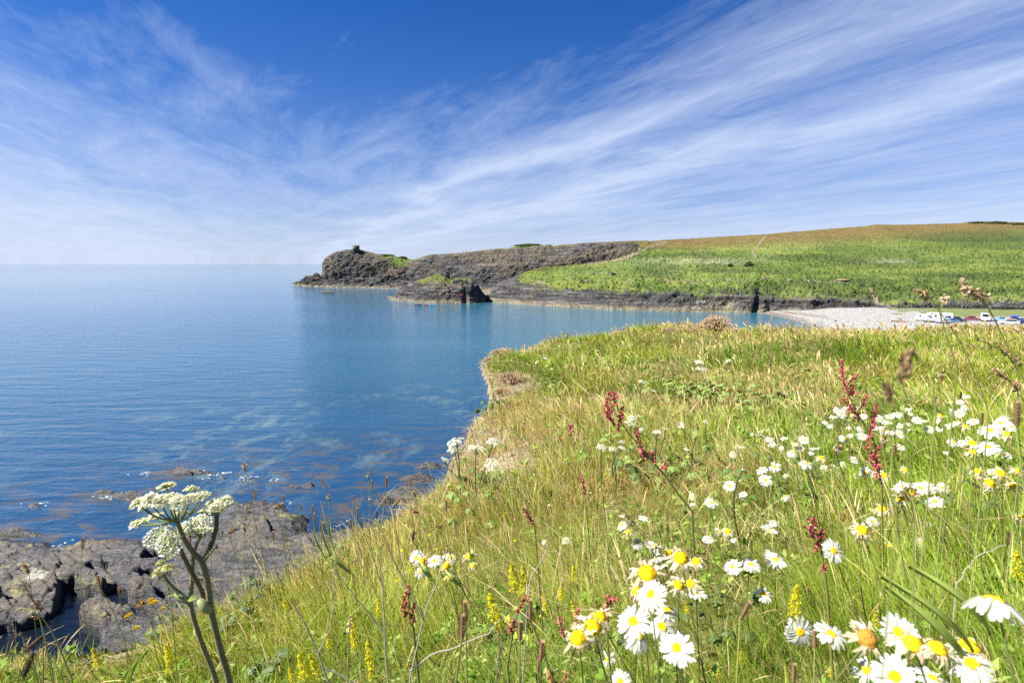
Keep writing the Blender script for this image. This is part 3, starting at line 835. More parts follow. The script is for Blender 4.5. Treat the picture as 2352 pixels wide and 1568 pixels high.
def mat_earth():
    m, t, b = new_mat('cliff_earth')
    g = t.node('ShaderNodeNewGeometry'); pos = g.outputs['Position']
    sp = t.node('ShaderNodeSeparateXYZ'); t.l.new(pos, sp.inputs[0])
    n = t.noise(t.mapping(pos, (1.2, 1.2, 4.5), (.15, .1, 0)), 1.0, 7, .7, .3); f = t.noise(pos, 14, 5, .7)
    c = t.ramp(n, [(.28, (.026, .021, .013)), (.45, (.075, .060, .036)), (.60, (.150, .122, .074)), (.75, (.25, .21, .135))])
    c = t.mix(t.mr(f, .35, .55, .7, 0), c, (.05, .037, .024))
    low = t.mr(sp.outputs[2], 10, 16.5, 1, 0)
    c = t.mix(low, c, t.ramp(n, [(.3, (.02, .02, .022)), (.6, (.085, .08, .078)), (.8, (.17, .15, .12))]))
    t.l.new(c, b.inputs['Base Color']); b.inputs['Roughness'].default_value = .95; b.inputs['Specular IOR Level'].default_value = .1
    bp = t.node('ShaderNodeBump'); bp.inputs['Strength'].default_value = .9; bp.inputs['Distance'].default_value = .06
    t.l.new(t.math('ADD', n, f), bp.inputs['Height']); t.l.new(bp.outputs[0], b.inputs['Normal'])
    return m


M_EARTH = mat_earth()
tag(link('cliff_face', cliff_face()), kind='structure')

# ------------------------------------------------------------------ grass
M_GRASS = leaf_mat('grass_blade', trans=.45)


def blades(pos, height, width, lean, yaw, bend, rows=4, prof=None):
    """Bent tapering blades as quad strips; returns vertices and faces."""
    n = len(pos); t = np.linspace(0, 1, rows)[None, :, None]
    face = np.stack([np.cos(yaw), np.sin(yaw), 0 * yaw], -1)[:, None, :]
    out = np.concatenate([lean, np.zeros((n, 1))], 1)[:, None, :]
    up = np.array([0, 0, 1.0])[None, None, :]
    h = height[:, None, None]; bd = bend[:, None, None]
    c = pos[:, None, :] + up * h * (t - .34 * bd * t ** 3) + out * h * (t * .35 + bd * t ** 2.2 * .8)
    pr = np.clip(1 - t ** 2.2, 0.04, 1) if prof is None else np.asarray(prof)[None, :, None]
    w = (width[:, None, None] * pr) * .5
    V = np.stack([c - face * w, c + face * w], 2).reshape(n, rows * 2, 3)
    b = np.arange(rows - 1) * 2
    q = np.stack([b, b + 1, b + 3, b + 2], -1)
    F = (np.arange(n)[:, None, None] * rows * 2 + q[None]).reshape(-1, 4)
    return V.reshape(-1, 3), F


def scatter(n, d0, d1, seed, half=1.22, pw=1.0, xpad=.75):
    """Random turf points, denser towards the viewer."""
    r = np.random.default_rng(seed)
    k = r.random(n)
    d = (d0 ** (1 - pw) + k * (d1 ** (1 - pw) - d0 ** (1 - pw))) ** (1 / (1 - pw)) if abs(pw - 1) > 1e-6 else d0 * (d1 / d0) ** k
    x = (r.random(n) * 2 - 1) * (d * half + xpad)
    return x, d, r


def tuft_noise(x, y):
    return fbm(p3(x * .8, y * .8), 4, .55, seed=101), fbm(p3(x * .33, y * .33), 3, .5, seed=103)


def dry_patch(x, y, sd, soil):
    return .85 * fbm(p3(x * .55 + 9, y * .55), 3, .55, seed=109) - .06 - .9 * np.exp(-((x - 5.2) / 1.7) ** 2 - ((y - 9.9) / .7) ** 2) + .40 * np.exp(-np.maximum(sd, 0) / .35) * sstep(1.6, 4, y) + .9 * soil + .55 * np.exp(-((x - 1.0) / .75) ** 2 - ((y - 3.7) / .9) ** 2) + .22 * sstep(12, 17, y) + .25 * sstep(5.5, 8, x) * sstep(8, 12, y)


G1, G2, G3, G4 = (np.array(c) for c in ([.15, .27, .022], [.40, .48, .062], [.74, .62, .34], [.44, .29, .13]))


def grass_layer(name, n, d0, d1, seed, hmul, wmul, dry, pw, kind_label, wind=(-.55, .10), flat=0.0, prof=None, cross=False, straw=False):
    x, y, r = scatter(n, d0, d1, seed, pw=pw)
    sd = sd_poly(x, y, EDGE_XY)
    soil = soil_mask(x, y)
    t1, t2 = tuft_noise(x, y)
    t3 = fbm(p3(x * 3.1, y * 3.1), 2, .5, seed=105)
    keep = (sd > -.05) & (r.random(n) > soil * (1.1 if not flat else .25)) & (r.random(n) < .72 + .7 * t1 + .5 * t3)
    x, y, sd, soil, t1, t2, t3 = (q[keep] for q in (x, y, sd, soil, t1, t2, t3)); n = len(x)
    z = zg(x, y) - .012
    d = np.hypot(x, y)
    h = hmul * (.11 + .17 * r.random(n) ** 1.8) * (1 + .6 * t1 + .45 * t3) * np.interp(d, [0, 1, 3, 20], [.7, .85, .85, .70])
    h = np.maximum(h, .03) * (1 - .5 * np.exp(-np.maximum(sd, 0) / .12))
    wd = wmul * .0024 * (.5 + 1.0 * r.random(n)) * np.maximum(1, d / 2.0)
    # wind combs the tufts; each tuft leans its own way
    turn = 2.4 * fbm(p3(x * 1.6 + 5, y * 1.6), 2, .5, seed=108)
    dirn = np.arctan2(wind[1], wind[0]) + turn + r.normal(0, 1.0, n)
    sw = 1 + .6 * fbm(p3(x * .5, y * .5), 2, seed=107)
    lean = np.stack([np.cos(dirn), np.sin(dirn)], -1) * (.25 + .9 * r.random(n) * sw + flat)[:, None]
    if flat: h = h * .45
    yaw = np.arctan2(y, x) + math.pi / 2 + r.normal(0, .9, n)
    k = np.clip(.50 + .95 * t2 + .7 * t1 + .5 * t3 + r.normal(0, .26, n) - .8 * np.exp(-((x - 5.2) / 1.8) ** 2 - ((y - 9.9) / .75) ** 2), 0, 1)[:, None]
    c = G1 * (1 - k) + G2 * k
    pd = np.clip(dry + dry_patch(x, y, sd, soil), 0, .95)
    isd = r.random(n) < pd
    kk = np.clip(r.normal(.6, .35, n) - .5 * np.clip(t2, -.3, .6) * straw, 0, 1)[:, None]
    st = G3 * kk + G4 * (1 - kk)
    c = np.where(isd[:, None], st, c) * (.72 + .5 * r.random(n))[:, None]
    rows = 4 if prof is None else len(prof)
    args = (np.stack([x, y, z], -1), h, wd, lean)
    bend = r.random(n) * (.9 if prof is None else 1.1)
    V, F = blades(*args, yaw, bend, rows, prof)
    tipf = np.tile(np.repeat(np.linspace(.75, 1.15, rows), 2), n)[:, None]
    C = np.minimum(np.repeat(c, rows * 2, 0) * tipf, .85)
    if cross:
        V2, F2 = blades(*args, yaw + 1.4, bend, rows, prof)
        F = np.concatenate([F, F2 + len(V)]); V = np.concatenate([V, V2]); C = np.concatenate([C, C])
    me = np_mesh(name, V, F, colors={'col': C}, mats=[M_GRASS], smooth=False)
    return tag(link(name, me), kind_label, 'grass', kind='stuff')


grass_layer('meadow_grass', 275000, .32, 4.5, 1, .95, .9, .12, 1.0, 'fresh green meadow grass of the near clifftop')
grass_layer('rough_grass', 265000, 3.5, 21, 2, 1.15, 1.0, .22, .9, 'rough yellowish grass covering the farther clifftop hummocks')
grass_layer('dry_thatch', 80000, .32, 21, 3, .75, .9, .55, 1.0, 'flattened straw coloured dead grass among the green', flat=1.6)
HEADP = [.30, .26, .24, .22, .22, .8, 1.6, 1.3, .25]
grass_layer('seeding_grass', 4200, 1.1, 7, 4, 1.75, .70, .92, .8, 'tall straw stems with nodding seed heads over the near grass', prof=HEADP, cross=True, straw=True)
grass_layer('seeding_grass', 26000, 5, 20, 5, 1.55, .95, .86, .8, 'pale seeding grass stems over the farther hummocks', prof=HEADP, cross=True, straw=True)
grass_layer('broad_grass', 5200, .4, 6, 6, 1.25, 2.8, .15, 1.0, 'broader green grass blades scattered through the near meadow')


def fringe():
    """Bleached dead grass hanging over the turf edge and lying on the bare patches."""
    r = np.random.default_rng(31); E = np.array(EDGE_XY[10:40]); k = r.integers(0, len(E) - 1, 9000); f = r.random((9000, 1))
    p = E[k] * (1 - f) + E[k + 1] * f; tn = E[k + 1] - E[k]; tn /= np.linalg.norm(tn, axis=1)[:, None] + 1e-9
    out = np.stack([-tn[:, 1], tn[:, 0]], -1)
    p = p - out * (.30 * r.random((9000, 1)) ** 1.5 - .02)
    d = np.hypot(p[:, 0], p[:, 1])
    t = fbm(p3(p[:, 0] * 2.2, p[:, 1] * 2.2), 3, seed=33); ok = r.random(9000) < .55 + 1.0 * t
    p, out, d = p[ok], out[ok], d[ok]; n = len(p)
    z = zg(p[:, 0], p[:, 1])
    lean = out * r.uniform(.1, 1.1, (n, 1)) + r.normal(0, .6, (n, 2))
    V, F = blades(np.stack([p[:, 0], p[:, 1], z], -1), (.05 + .07 * r.random(n)), .0026 * np.maximum(1, d / 2) * r.uniform(.6, 1.3, n), lean, r.uniform(0, 6.3, n), r.uniform(.8, 2.2, n), 5)
    c = np.array([.70, .60, .42]) * r.uniform(.55, 1.1, (n, 1)); g = r.random(n) < .18; c[g] = np.array([.30, .34, .07])
    tag(link('edge_grass', np_mesh('edge_grass', V, F, colors={'col': np.repeat(np.minimum(c, .8), 10, 0)}, mats=[M_GRASS], smooth=False)), 'bleached dead grass hanging over the turf edge of the cliff', 'grass', kind='stuff')


fringe()


def meadow_leaves():
    """Small rounded leaves of clover, vetch and other low herbs between the grasses."""
    x, y, r = scatter(9000, .45, 6, 41, pw=1.0); sd = sd_poly(x, y, EDGE_XY); ok = (sd > .05) & (r.random(len(x)) < .4 + 1.4 * fbm(p3(x * 1.4, y * 1.4), 3, seed=161)); x, y = x[ok], y[ok]; n = len(x)
    d = np.hypot(x, y); k = 5; s = (.009 + .010 * r.random(n)) * np.maximum(1, d / 2.5)
    c = np.stack([x, y, zg(x, y) + .03 + .12 * r.random(n)], -1)
    a = r.uniform(0, 6.28, (n, k)) ; el = r.normal(.35, .4, (n, k))
    dr = np.stack([np.cos(a) * np.cos(el), np.sin(a) * np.cos(el), np.sin(el)], -1); sd_ = np.stack([-np.sin(a), np.cos(a), r.normal(0, .3, (n, k))], -1)
    S = s[:, None, None]; b = c[:, None] + r.normal(0, .012, (n, k, 3))
    V = np.stack([b, b + dr * S * .8 + sd_ * S * .5, b + dr * S * 1.9, b + dr * S * .8 - sd_ * S * .5], 2).reshape(-1, 3)
    col = np.array([.16, .26, .035]) * r.uniform(.6, 1.5, (n, 1)); pale = r.random(n) < .2; col[pale] = np.array([.33, .40, .10])
    tag(link('meadow_leaves', np_mesh('meadow_leaves', V, np.arange(len(V)).reshape(-1, 4), colors={'col': np.repeat(col, 4 * k, 0)}, mats=[M_GRASS], smooth=False)), 'small leaves of low herbs between the meadow grasses', 'herbs', kind='stuff')


meadow_leaves()

# ------------------------------------------------------------------ mesh collector for plants and small things
class MB:
    def __init__(s): s.V = []; s.F = {}; s.C = []; s.n = 0
    def add(s, V, F, c):
        V = np.asarray(V, float); F = np.asarray(F, int); k = F.shape[1]
        s.F.setdefault(k, []).append(F + s.n); s.V.append(V); s.n += len(V)
        c = np.asarray(c, float)
        s.C.append(np.broadcast_to(c, (len(V), 3)) if c.ndim == 1 else c)
    def tube(s, pts, rad, col, n=6, cap=True):
        pts = np.asarray(pts, float); m = len(pts); rad = np.broadcast_to(np.asarray(rad, float), (m,))
        T = np.gradient(pts, axis=0); T /= np.linalg.norm(T, axis=1, keepdims=True) + 1e-12
        ref = np.array([0, 0, 1.0]) if abs(T[0][2]) < .9 else np.array([1.0, 0, 0])
        A = np.cross(T, ref); A /= np.linalg.norm(A, axis=1, keepdims=True) + 1e-12; B = np.cross(T, A)
        a = np.arange(n) / n * 2 * math.pi
        V = pts[:, None] + rad[:, None, None] * (A[:, None] * np.cos(a)[None, :, None] + B[:, None] * np.sin(a)[None, :, None])
        i = np.arange(m * n).reshape(m, n); j = np.roll(i, -1, 1)
        F = np.stack([i[:-1], j[:-1], j[1:], i[1:]], -1).reshape(-1, 4)
        c = np.asarray(col, float)
        if c.ndim == 2: c = np.repeat(c, n, 0)
        s.add(V.reshape(-1, 3), F, c)
        if cap:
            for row, e in ((0, pts[0]), (m - 1, pts[-1])):
                V2 = np.concatenate([V[row], e[None]]); k = np.arange(n)
                s.add(V2, np.stack([k, np.roll(k, -1), np.full(n, n)], -1), (c if c.ndim == 1 else c[row * n]))
    def box(s, c, d, col, rot=0.0):
        V = np.array([[x, y, z] for x in (-.5, .5) for y in (-.5, .5) for z in (-.5, .5)]) * np.asarray(d)
        ca, sa = math.cos(rot), math.sin(rot)
        V = np.stack([V[:, 0] * ca - V[:, 1] * sa, V[:, 0] * sa + V[:, 1] * ca, V[:, 2]], -1) + np.asarray(c)
        s.add(V, [[0, 1, 3, 2], [4, 6, 7, 5], [0, 4, 5, 1], [2, 3, 7, 6], [0, 2, 6, 4], [1, 5, 7, 3]], col)
    def ell(s, c, r, col, nu=8, nv=6, M=None, jit=0.0, rs=None):
        th = np.linspace(0, math.pi, nv + 1); ph = np.arange(nu) / nu * 2 * math.pi
        V = np.stack([np.sin(th)[:, None] * np.cos(ph), np.sin(th)[:, None] * np.sin(ph), np.cos(th)[:, None] * np.ones(nu)], -1)
        if jit: V = V * (1 + (rs or rng).normal(0, jit, V.shape[:2]))[..., None]
        V = (V * np.asarray(r)).reshape(-1, 3)
        if M is not None: V = V @ np.asarray(M).T
        i = np.arange((nv + 1) * nu).reshape(nv + 1, nu); j = np.roll(i, -1, 1)
        s.add(V + np.asarray(c), np.stack([i[:-1], i[1:], j[1:], j[:-1]], -1).reshape(-1, 4), col)
    def leaf(s, base, d, up, L, Wd, col, n=5, droop=.3, fold=.25, tip=1.0):
        """A pointed leaf with a folded midrib that arches over."""
        d = np.asarray(d, float); d /= np.linalg.norm(d); up = np.asarray(up, float)
        side = np.cross(d, up); side /= np.linalg.norm(side) + 1e-9; nn = np.cross(side, d)
        t = np.linspace(0, 1, n)
        w = Wd * .5 * np.sin(np.clip(t * .93 + .07, 0, 1) ** tip * math.pi) ** .8
        c = np.asarray(base) + d * (L * t)[:, None] * (1 - .25 * droop * t[:, None]) - np.array([0, 0, 1]) * (droop * L * t ** 2)[:, None]
        V = np.stack([c - side * w[:, None] + nn * (w * fold)[:, None], c, c + side * w[:, None] + nn * (w * fold)[:, None]], 1).reshape(-1, 3)
        i = np.arange(n * 3).reshape(n, 3)
        F = np.stack([i[:-1, :-1], i[:-1, 1:], i[1:, 1:], i[1:, :-1]], -1).reshape(-1, 4)
        s.add(V, F, col)
    def mesh(s, name, mat, smooth=True):
        return np_mesh(name, np.concatenate(s.V), [np.concatenate(f) for f in s.F.values()], colors={'col': np.concatenate(s.C)}, mats=[mat], smooth=smooth)
    def build(s, name, mat, parent=None, smooth=True, **kw):
        return link(name, s.mesh(name, mat, smooth), parent, **kw)


M_PLANT = leaf_mat('plant_tissue', trans=.22, rough=.6)
M_PETAL = leaf_mat('petal', trans=.48, rough=.7, spec=.1)
M_DISC = leaf_mat('flower_disc', trans=.05, rough=.9, spec=.05)
M_DRY = leaf_mat('dry_plant', trans=.10, rough=.9, spec=.1)
GREEN = np.array([.085, .135, .025]); STEMC = np.array([.115, .135, .040]); STRAW = np.array([.52, .40, .22]); BROWN = np.array([.17, .095, .045])


def frame(nv, spin=0.0):
    nv = Vector(nv).normalized()
    q = nv.to_track_quat('Z', 'Y')
    return (q.to_matrix() @ Matrix.Rotation(spin, 3, 'Z')).to_euler()


def arc(a, b, sag, n=8):
    """Points from a to b bowed by the vector sag."""
    t = np.linspace(0, 1, n)[:, None]
    return np.asarray(a) * (1 - t) + np.asarray(b) * t + np.asarray(sag) * (4 * t * (1 - t))


# ---- daisy parts (unit: metres, flower about 5 cm across)
def petals_mesh(kind, seed):
    r = np.random.default_rng(seed); m = MB()
    n = int(r.integers(19, 25)) if kind != 'faded' else 22
    for k in range(n):
        a = 2 * math.pi * (k + r.normal(0, .14)) / n
        if kind == 'tatty' and r.random() < .22: continue
        L = .0185 * (1 + r.normal(0, .08)); w = .0061 * (1 + r.normal(0, .13))
        nl = 6; t = np.linspace(0, 1, nl)
        if kind == 'faded':
            L *= r.uniform(.7, 1.2); w *= .85
            ang0 = r.uniform(-.9, .25)
            z = np.cumsum(np.sin(ang0 - t * r.uniform(.4, 1.6) + r.normal(0, .35, nl))) / nl * L
            rad = .0085 + np.cumsum(np.cos(ang0 - t * .9 + r.normal(0, .3, nl))) / nl * L
            wt = w * np.array([1, .9, .8, .9, .7, .35]) * r.uniform(.7, 1.1)
            lat = np.cumsum(r.normal(0, .0011, nl))
            c = np.array([.74, .62, .42]) * r.uniform(.65, 1.1) if r.random() < .8 else np.array([.80, .76, .66])
        else:
            tilt = {'fresh': -.05, 'cup': .42, 'droop': -.55, 'tatty': -.25}[kind] + r.normal(0, .12)
            z = L * t * math.sin(tilt) - .0035 * t ** 2 * r.uniform(.2, 1.5) + .001 * r.normal(0, .6)
            rad = .0062 + L * t * math.cos(tilt)
            wt = w * np.array([.45, .80, 1.0, 1.05, .92, .50]); lat = (t ** 2) * r.normal(0, .0012)
            c = np.array([.70, .70, .68]) * r.uniform(.90, 1.0)
        fold = np.array([.16, 0, .16])[None, :] * wt[:, None] * r.uniform(-.2, 1.6)
        x = np.repeat(rad[:, None], 3, 1); y = lat[:, None] + wt[:, None] * np.array([-.5, 0, .5])[None]
        tipn = np.zeros((nl, 3)); tipn[-1] = (-.0006, .0008, -.0006)
        zz = z[:, None] + fold
        x = x + tipn
        tw = r.normal(0, .25 if kind != 'faded' else 1.0) * t
        y2 = y - lat[:, None]
        zz = zz + y2 * np.sin(tw)[:, None]
        V = np.stack([x * math.cos(a) - y * math.sin(a), x * math.sin(a) + y * math.cos(a), zz + (k % 2) * .0006], -1).reshape(-1, 3)
        i = np.arange(nl * 3).reshape(nl, 3)
        m.add(V, np.stack([i[:-1, :-1], i[:-1, 1:], i[1:, 1:], i[1:, :-1]], -1).reshape(-1, 4), c)
    return m.mesh('petals', M_PETAL)


def disc_mesh(kind, seed):
    r = np.random.default_rng(seed); m = MB()
    R0, H = {'fresh': (.0078, .0026), 'faded': (.0105, .0062), 'bald': (.0120, .0050)}[kind]
    nr, na = 9, 26
    t = np.linspace(0, 1, nr); a = np.arange(na) / na * 2 * math.pi
    prof = H * (1 - t ** 2.2) - (.0010 * np.exp(-(t / .3) ** 2) if kind == 'fresh' else 0)
    V = np.stack([np.outer(t * R0, np.cos(a)), np.outer(t * R0, np.sin(a)), np.repeat(prof[:, None], na, 1)], -1)
    V[..., 2] += r.normal(0, .00045, V.shape[:2])
    c0 = np.array([.80, .49, .010]) if kind != 'bald' else np.array([.42, .21, .035])
    c = c0 * np.clip(1 + r.normal(0, .22, (nr * na, 1)), .4, 1.25) * (1 - .25 * np.repeat(t, na)[:, None] ** 6)
    i = np.arange(nr * na).reshape(nr, na); j = np.roll(i, -1, 1)
    m.add(V.reshape(-1, 3), np.stack([i[:-1], i[1:], j[1:], j[:-1]], -1).reshape(-1, 4), c)
    return m.mesh('disc', M_DISC)


def calyx_mesh():
    m = MB()
    prof = [(.0010, -.0055), (.0045, -.0045), (.0075, -.0020), (.0082, .0002)]
    na = 14; a = np.arange(na) / na * 2 * math.pi
    V = np.array([[r * math.cos(q), r * math.sin(q), z] for r, z in prof for q in a])
    i = np.arange(len(prof) * na).reshape(len(prof), na); j = np.roll(i, -1, 1)
    m.add(V, np.stack([i[:-1], j[:-1], j[1:], i[1:]], -1).reshape(-1, 4), GREEN * .8)
    return m.mesh('calyx', M_PLANT)


def stem_mesh(seed, r0=.0013, r1=.0010, col=STEMC, leaves=3, Lf=.035, bow=.05):
    """Stem of unit height, its thickness left unscaled by copies scaled only in z."""
    r = np.random.default_rng(seed); m = MB()
    b = r.normal(0, bow, 2)
    pts = arc((0, 0, 0), (0, 0, 1), (b[0], b[1], 0), 9)
    cc = col * np.linspace(.75, 1.1, 9)[:, None]
    m.tube(pts, np.linspace(r0, r1, 9), cc, 6, cap=False)
    return m, r, pts


def stems(count, **k):
    out = []
    for q in range(count):
        m, r, pts = stem_mesh(500 + q, **k)
        out.append(m.mesh('stem', M_PLANT))
    return out


D_STEM = stems(5)
D_PET = {'fresh': [petals_mesh('fresh', q) for q in range(4)], 'cup': [petals_mesh('cup', 10 + q) for q in range(2)], 'droop': [petals_mesh('droop', 20 + q) for q in range(3)],
         'tatty': [petals_mesh('tatty', 30 + q) for q in range(2)], 'faded': [petals_mesh('faded', 40 + q) for q in range(4)]}
D_DISC = {k: [disc_mesh(k, 60 + q) for q in range(2)] for k in ('fresh', 'faded', 'bald')}
D_CAL = calyx_mesh()


def inside(x, y):
    return float(sd_poly(np.array([x]), np.array([y]), EDGE_XY)[0])


def place(X, Y, size_sheet, real, hmin, hmax, lean):
    """Ground point, head point and true size for a plant whose head is seen at X, Y with a given apparent size."""
    D = real * FPX / (size_sheet * 1024 / 2352)
    D = min(D, 19.0)
    p = at_depth(X, Y, D)
    h = p[2] - float(zg(p[0], p[1]))
    if h < hmin or h > hmax:
        q = hit(X, Y, hmin if h < hmin else hmax, zg)
        if q[1] < 20: p = q
    for _ in range(40):
        b = np.array([p[0] + lean[0] * .3, p[1] + lean[1] * .3])
        if inside(b[0], b[1]) > .02: break
        p = at_depth(X, Y, p[1] * .95)
    k = size_sheet * 1024 / 2352 * p[1] / FPX / real
    hh = p[2] - float(zg(p[0], p[1]))
    base = np.array([p[0] + lean[0] * hh, p[1] + lean[1] * hh, 0.0])
    base[2] = float(zg(base[0], base[1])) - .015
    return base, p, float(np.clip(k, .5, 1.8))


def stand(root, base, p):
    """Orient a thing so that its z axis runs from its root to its head; returns the length."""
    v = Vector(p - base)
    root.location = base
    root.rotation_euler = v.to_track_quat('Z', 'Y').to_euler()
    return v.length, root.rotation_euler.to_matrix()


ORD = ['first', 'second', 'third', 'fourth', 'fifth', 'sixth', 'seventh', 'eighth', 'ninth', 'tenth', 'eleventh', 'twelfth', 'thirteenth', 'fourteenth', 'fifteenth', 'sixteenth', 'seventeenth', 'eighteenth', 'nineteenth', 'twentieth']


def rank_words(i, n):
    if n == 1: return 'only'
    if i == 0: return 'leftmost'
    if i == n - 1: return 'rightmost'
    if n == 3: return 'middle'
    return ORD[i] + ' from left'


def spot_names(items, spots, noun, tail=''):
    """A label for each item (X, Y, word): its rank among its kind at the nearest landmark."""
    grp = {}
    for k, it in enumerate(items):
        s = min(range(len(spots)), key=lambda q: ((it[0] - spots[q][0]) / 1.0) ** 2 + ((it[1] - spots[q][1]) * 1.5) ** 2)
        grp.setdefault((s, it[2]), []).append(k)
    out = [None] * len(items)
    for (s, wd), ks in grp.items():
        ks.sort(key=lambda k: (items[k][0], items[k][1]))
        for i, k in enumerate(ks):
            rk = rank_words(i, len(ks))
            out[k] = f"{wd} {noun} {spots[s][2]}" + (f", {rk}" if rk != 'only' else '')
    return out


# sheet positions (X, Y, apparent width), kind
def conv(lst, ox, oy, sc):
    return [(ox + a * sc, oy + b * sc, c * sc, *k) for a, b, c, *k in lst]


DAISIES = conv([(500, 65, 80), (730, 30, 80), (855, 12, 50, 'cup'), (388, 172, 85), (585, 125, 62, 'cup'), (268, 190, 42, 'cup'), (845, 132, 65, 'droop'), (270, 130, 55, 'droop'), (705, 255, 65), (770, 300, 70), (745, 350, 120, 'cup'), (430, 350, 75, 'droop'), (365, 400, 85), (520, 408, 50), (735, 480, 40), (790, 530, 125), (25, 445, 95), (40, 515, 75, 'droop'), (520, 575, 125), (635, 560, 130), (715, 745, 125, 'tatty'), (1155, 475, 150), (1400, 290, 85), (1710, 430, 100, 'tatty'), (1740, 300, 70), (1790, 165, 110), (1700, 80, 100), (1590, 70, 110), (1745, 80, 100), (1845, 80, 90), (2165, 780, 400, 'droop'), (945, 985, 190), (1140, 995, 240), (1560, 985, 230, 'cup'), (170, 1085, 220), (295, 745, 140), (75, 950, 190, 'droop'), (2020, 1180, 300, 'droop'), (1360, 1225, 190, 'tatty'), (1540, 1265, 300, 'cup'), (1780, 1275, 240), (2080, 1285, 190),
                (195, 520, 140, 'faded'), (290, 540, 95, 'faded'), (180, 690, 130, 'faded'), (250, 680, 115, 'faded'), (120, 495, 62, 'faded'), (490, 350, 70, 'faded'), (1365, 1025, 180, 'bald'), (1650, 1055, 190, 'faded'), (1810, 1085, 200, 'faded'), (2010, 1070, 190, 'faded'), (1575, 150, 80, 'faded'), (1640, 105, 80, 'faded'), (1460, 210, 80, 'faded'), (1335, 345, 110, 'faded'), (1510, 440, 60, 'faded'), (2140, 50, 95, 'faded'), (2285, 70, 90, 'faded'), (2345, 260, 70, 'faded')], 1493, 1091, .3653)
DAISIES += conv([(615, 555, 110), (735, 575, 95), (825, 540, 80), (640, 645, 90, 'droop'), (1480, 450, 55, 'droop'), (1618, 440, 60), (2140, 285, 75), (1995, 280, 60, 'cup'), (1990, 330, 90, 'droop'), (2225, 480, 110), (2225, 550, 90), (2100, 450, 90, 'droop'), (2190, 800, 255), (2070, 980, 255), (2100, 1075, 220, 'droop'), (2300, 900, 190, 'droop'), (1900, 1235, 110, 'tatty'), (1985, 1385, 170),
                 (657, 570, 75, 'faded'), (855, 550, 55, 'faded'), (965, 545, 72, 'faded'), (815, 610, 85, 'faded'), (835, 680, 65, 'faded'), (995, 605, 62, 'faded'), (2165, 655, 200, 'faded'), (2310, 525, 75, 'faded'), (2035, 380, 55, 'faded'), (1800, 1020, 210, 'faded'), (1700, 1090, 170, 'faded'), (1845, 950, 150, 'faded'), (2090, 770, 120, 'faded')], 746.5, 1091, .3418)
DAISIES += conv([(950, 840, 70), (870, 865, 60), (915, 890, 80), (850, 915, 75), (950, 940, 65), (790, 960, 55), (850, 960, 60), (825, 990, 60), (1055, 845, 45), (1085, 910, 60), (1355, 895, 85), (1290, 910, 70), (1270, 955, 90), (1210, 930, 60), (1435, 855, 45), (1455, 890, 45), (1435, 970, 60), (1510, 940, 70), (1565, 945, 60), (1665, 945, 60), (1790, 880, 70), (1840, 885, 80), (1890, 835, 75, 'droop'), (1845, 800, 60), (1890, 755, 60), (1800, 965, 90), (1945, 950, 90), (1600, 1010, 70), (1680, 1005, 60), (1750, 990, 60), (970, 1000, 45), (1060, 1010, 60), (1170, 1000, 60), (1240, 1020, 70), (1295, 1035, 80), (1370, 1050, 80), (1430, 1020, 60), (940, 1085, 90, 'droop'), (980, 1060, 60), (1080, 1065, 85), (1370, 985, 60), (2080, 1020, 150), (2160, 960, 110), (2250, 990, 90), (2200, 930, 80), (2060, 1150, 170), (2100, 1160, 110), (2205, 1215, 90), (1790, 1110, 100, 'droop'), (1850, 1120, 80), (1910, 1085, 60), (1730, 1200, 50, 'cup'), (1775, 1080, 60), (270, 1030, 60), (225, 1050, 50), (290, 1065, 85), (350, 1090, 80), (465, 1090, 80, 'cup'), (370, 1130, 70), (620, 1095, 90), (555, 1125, 70), (530, 1190, 100, 'droop'), (590, 1165, 70, 'cup'), (670, 1200, 70), (700, 1160, 85), (130, 1150, 60), (100, 1175, 60), (65, 1200, 80, 'droop'), (90, 1145, 40), (440, 1160, 45), (290, 1330, 105), (390, 1305, 105, 'tatty'), (320, 1410, 110), (480, 1385, 70, 'droop'), (40, 1455, 90), (140, 1530, 70, 'droop'), (640, 1280, 120, 'tatty'), (755, 1235, 75, 'faded'), (775, 1310, 60), (1020, 1250, 90), (1100, 1350, 90, 'droop'), (1030, 1370, 70), (1180, 1370, 80), (1380, 1150, 70), (930, 1280, 60, 'droop'), (860, 1300, 60), (2050, 1330, 90, 'droop'),
                 (1690, 905, 50, 'faded'), (1005, 900, 45, 'faded'), (1940, 1120, 90, 'faded'), (1945, 1190, 85, 'faded'), (1980, 1340, 90, 'faded'), (2165, 1355, 120, 'faded'), (2300, 1340, 110, 'faded'), (1250, 1370, 75, 'faded'), (1370, 1470, 90, 'faded'), (1455, 1510, 100, 'faded'), (1415, 1330, 60, 'faded'), (2210, 1050, 85, 'faded'), (1890, 990, 55, 'faded'), (1780, 800, 45, 'faded')], 1665, 689, .293)
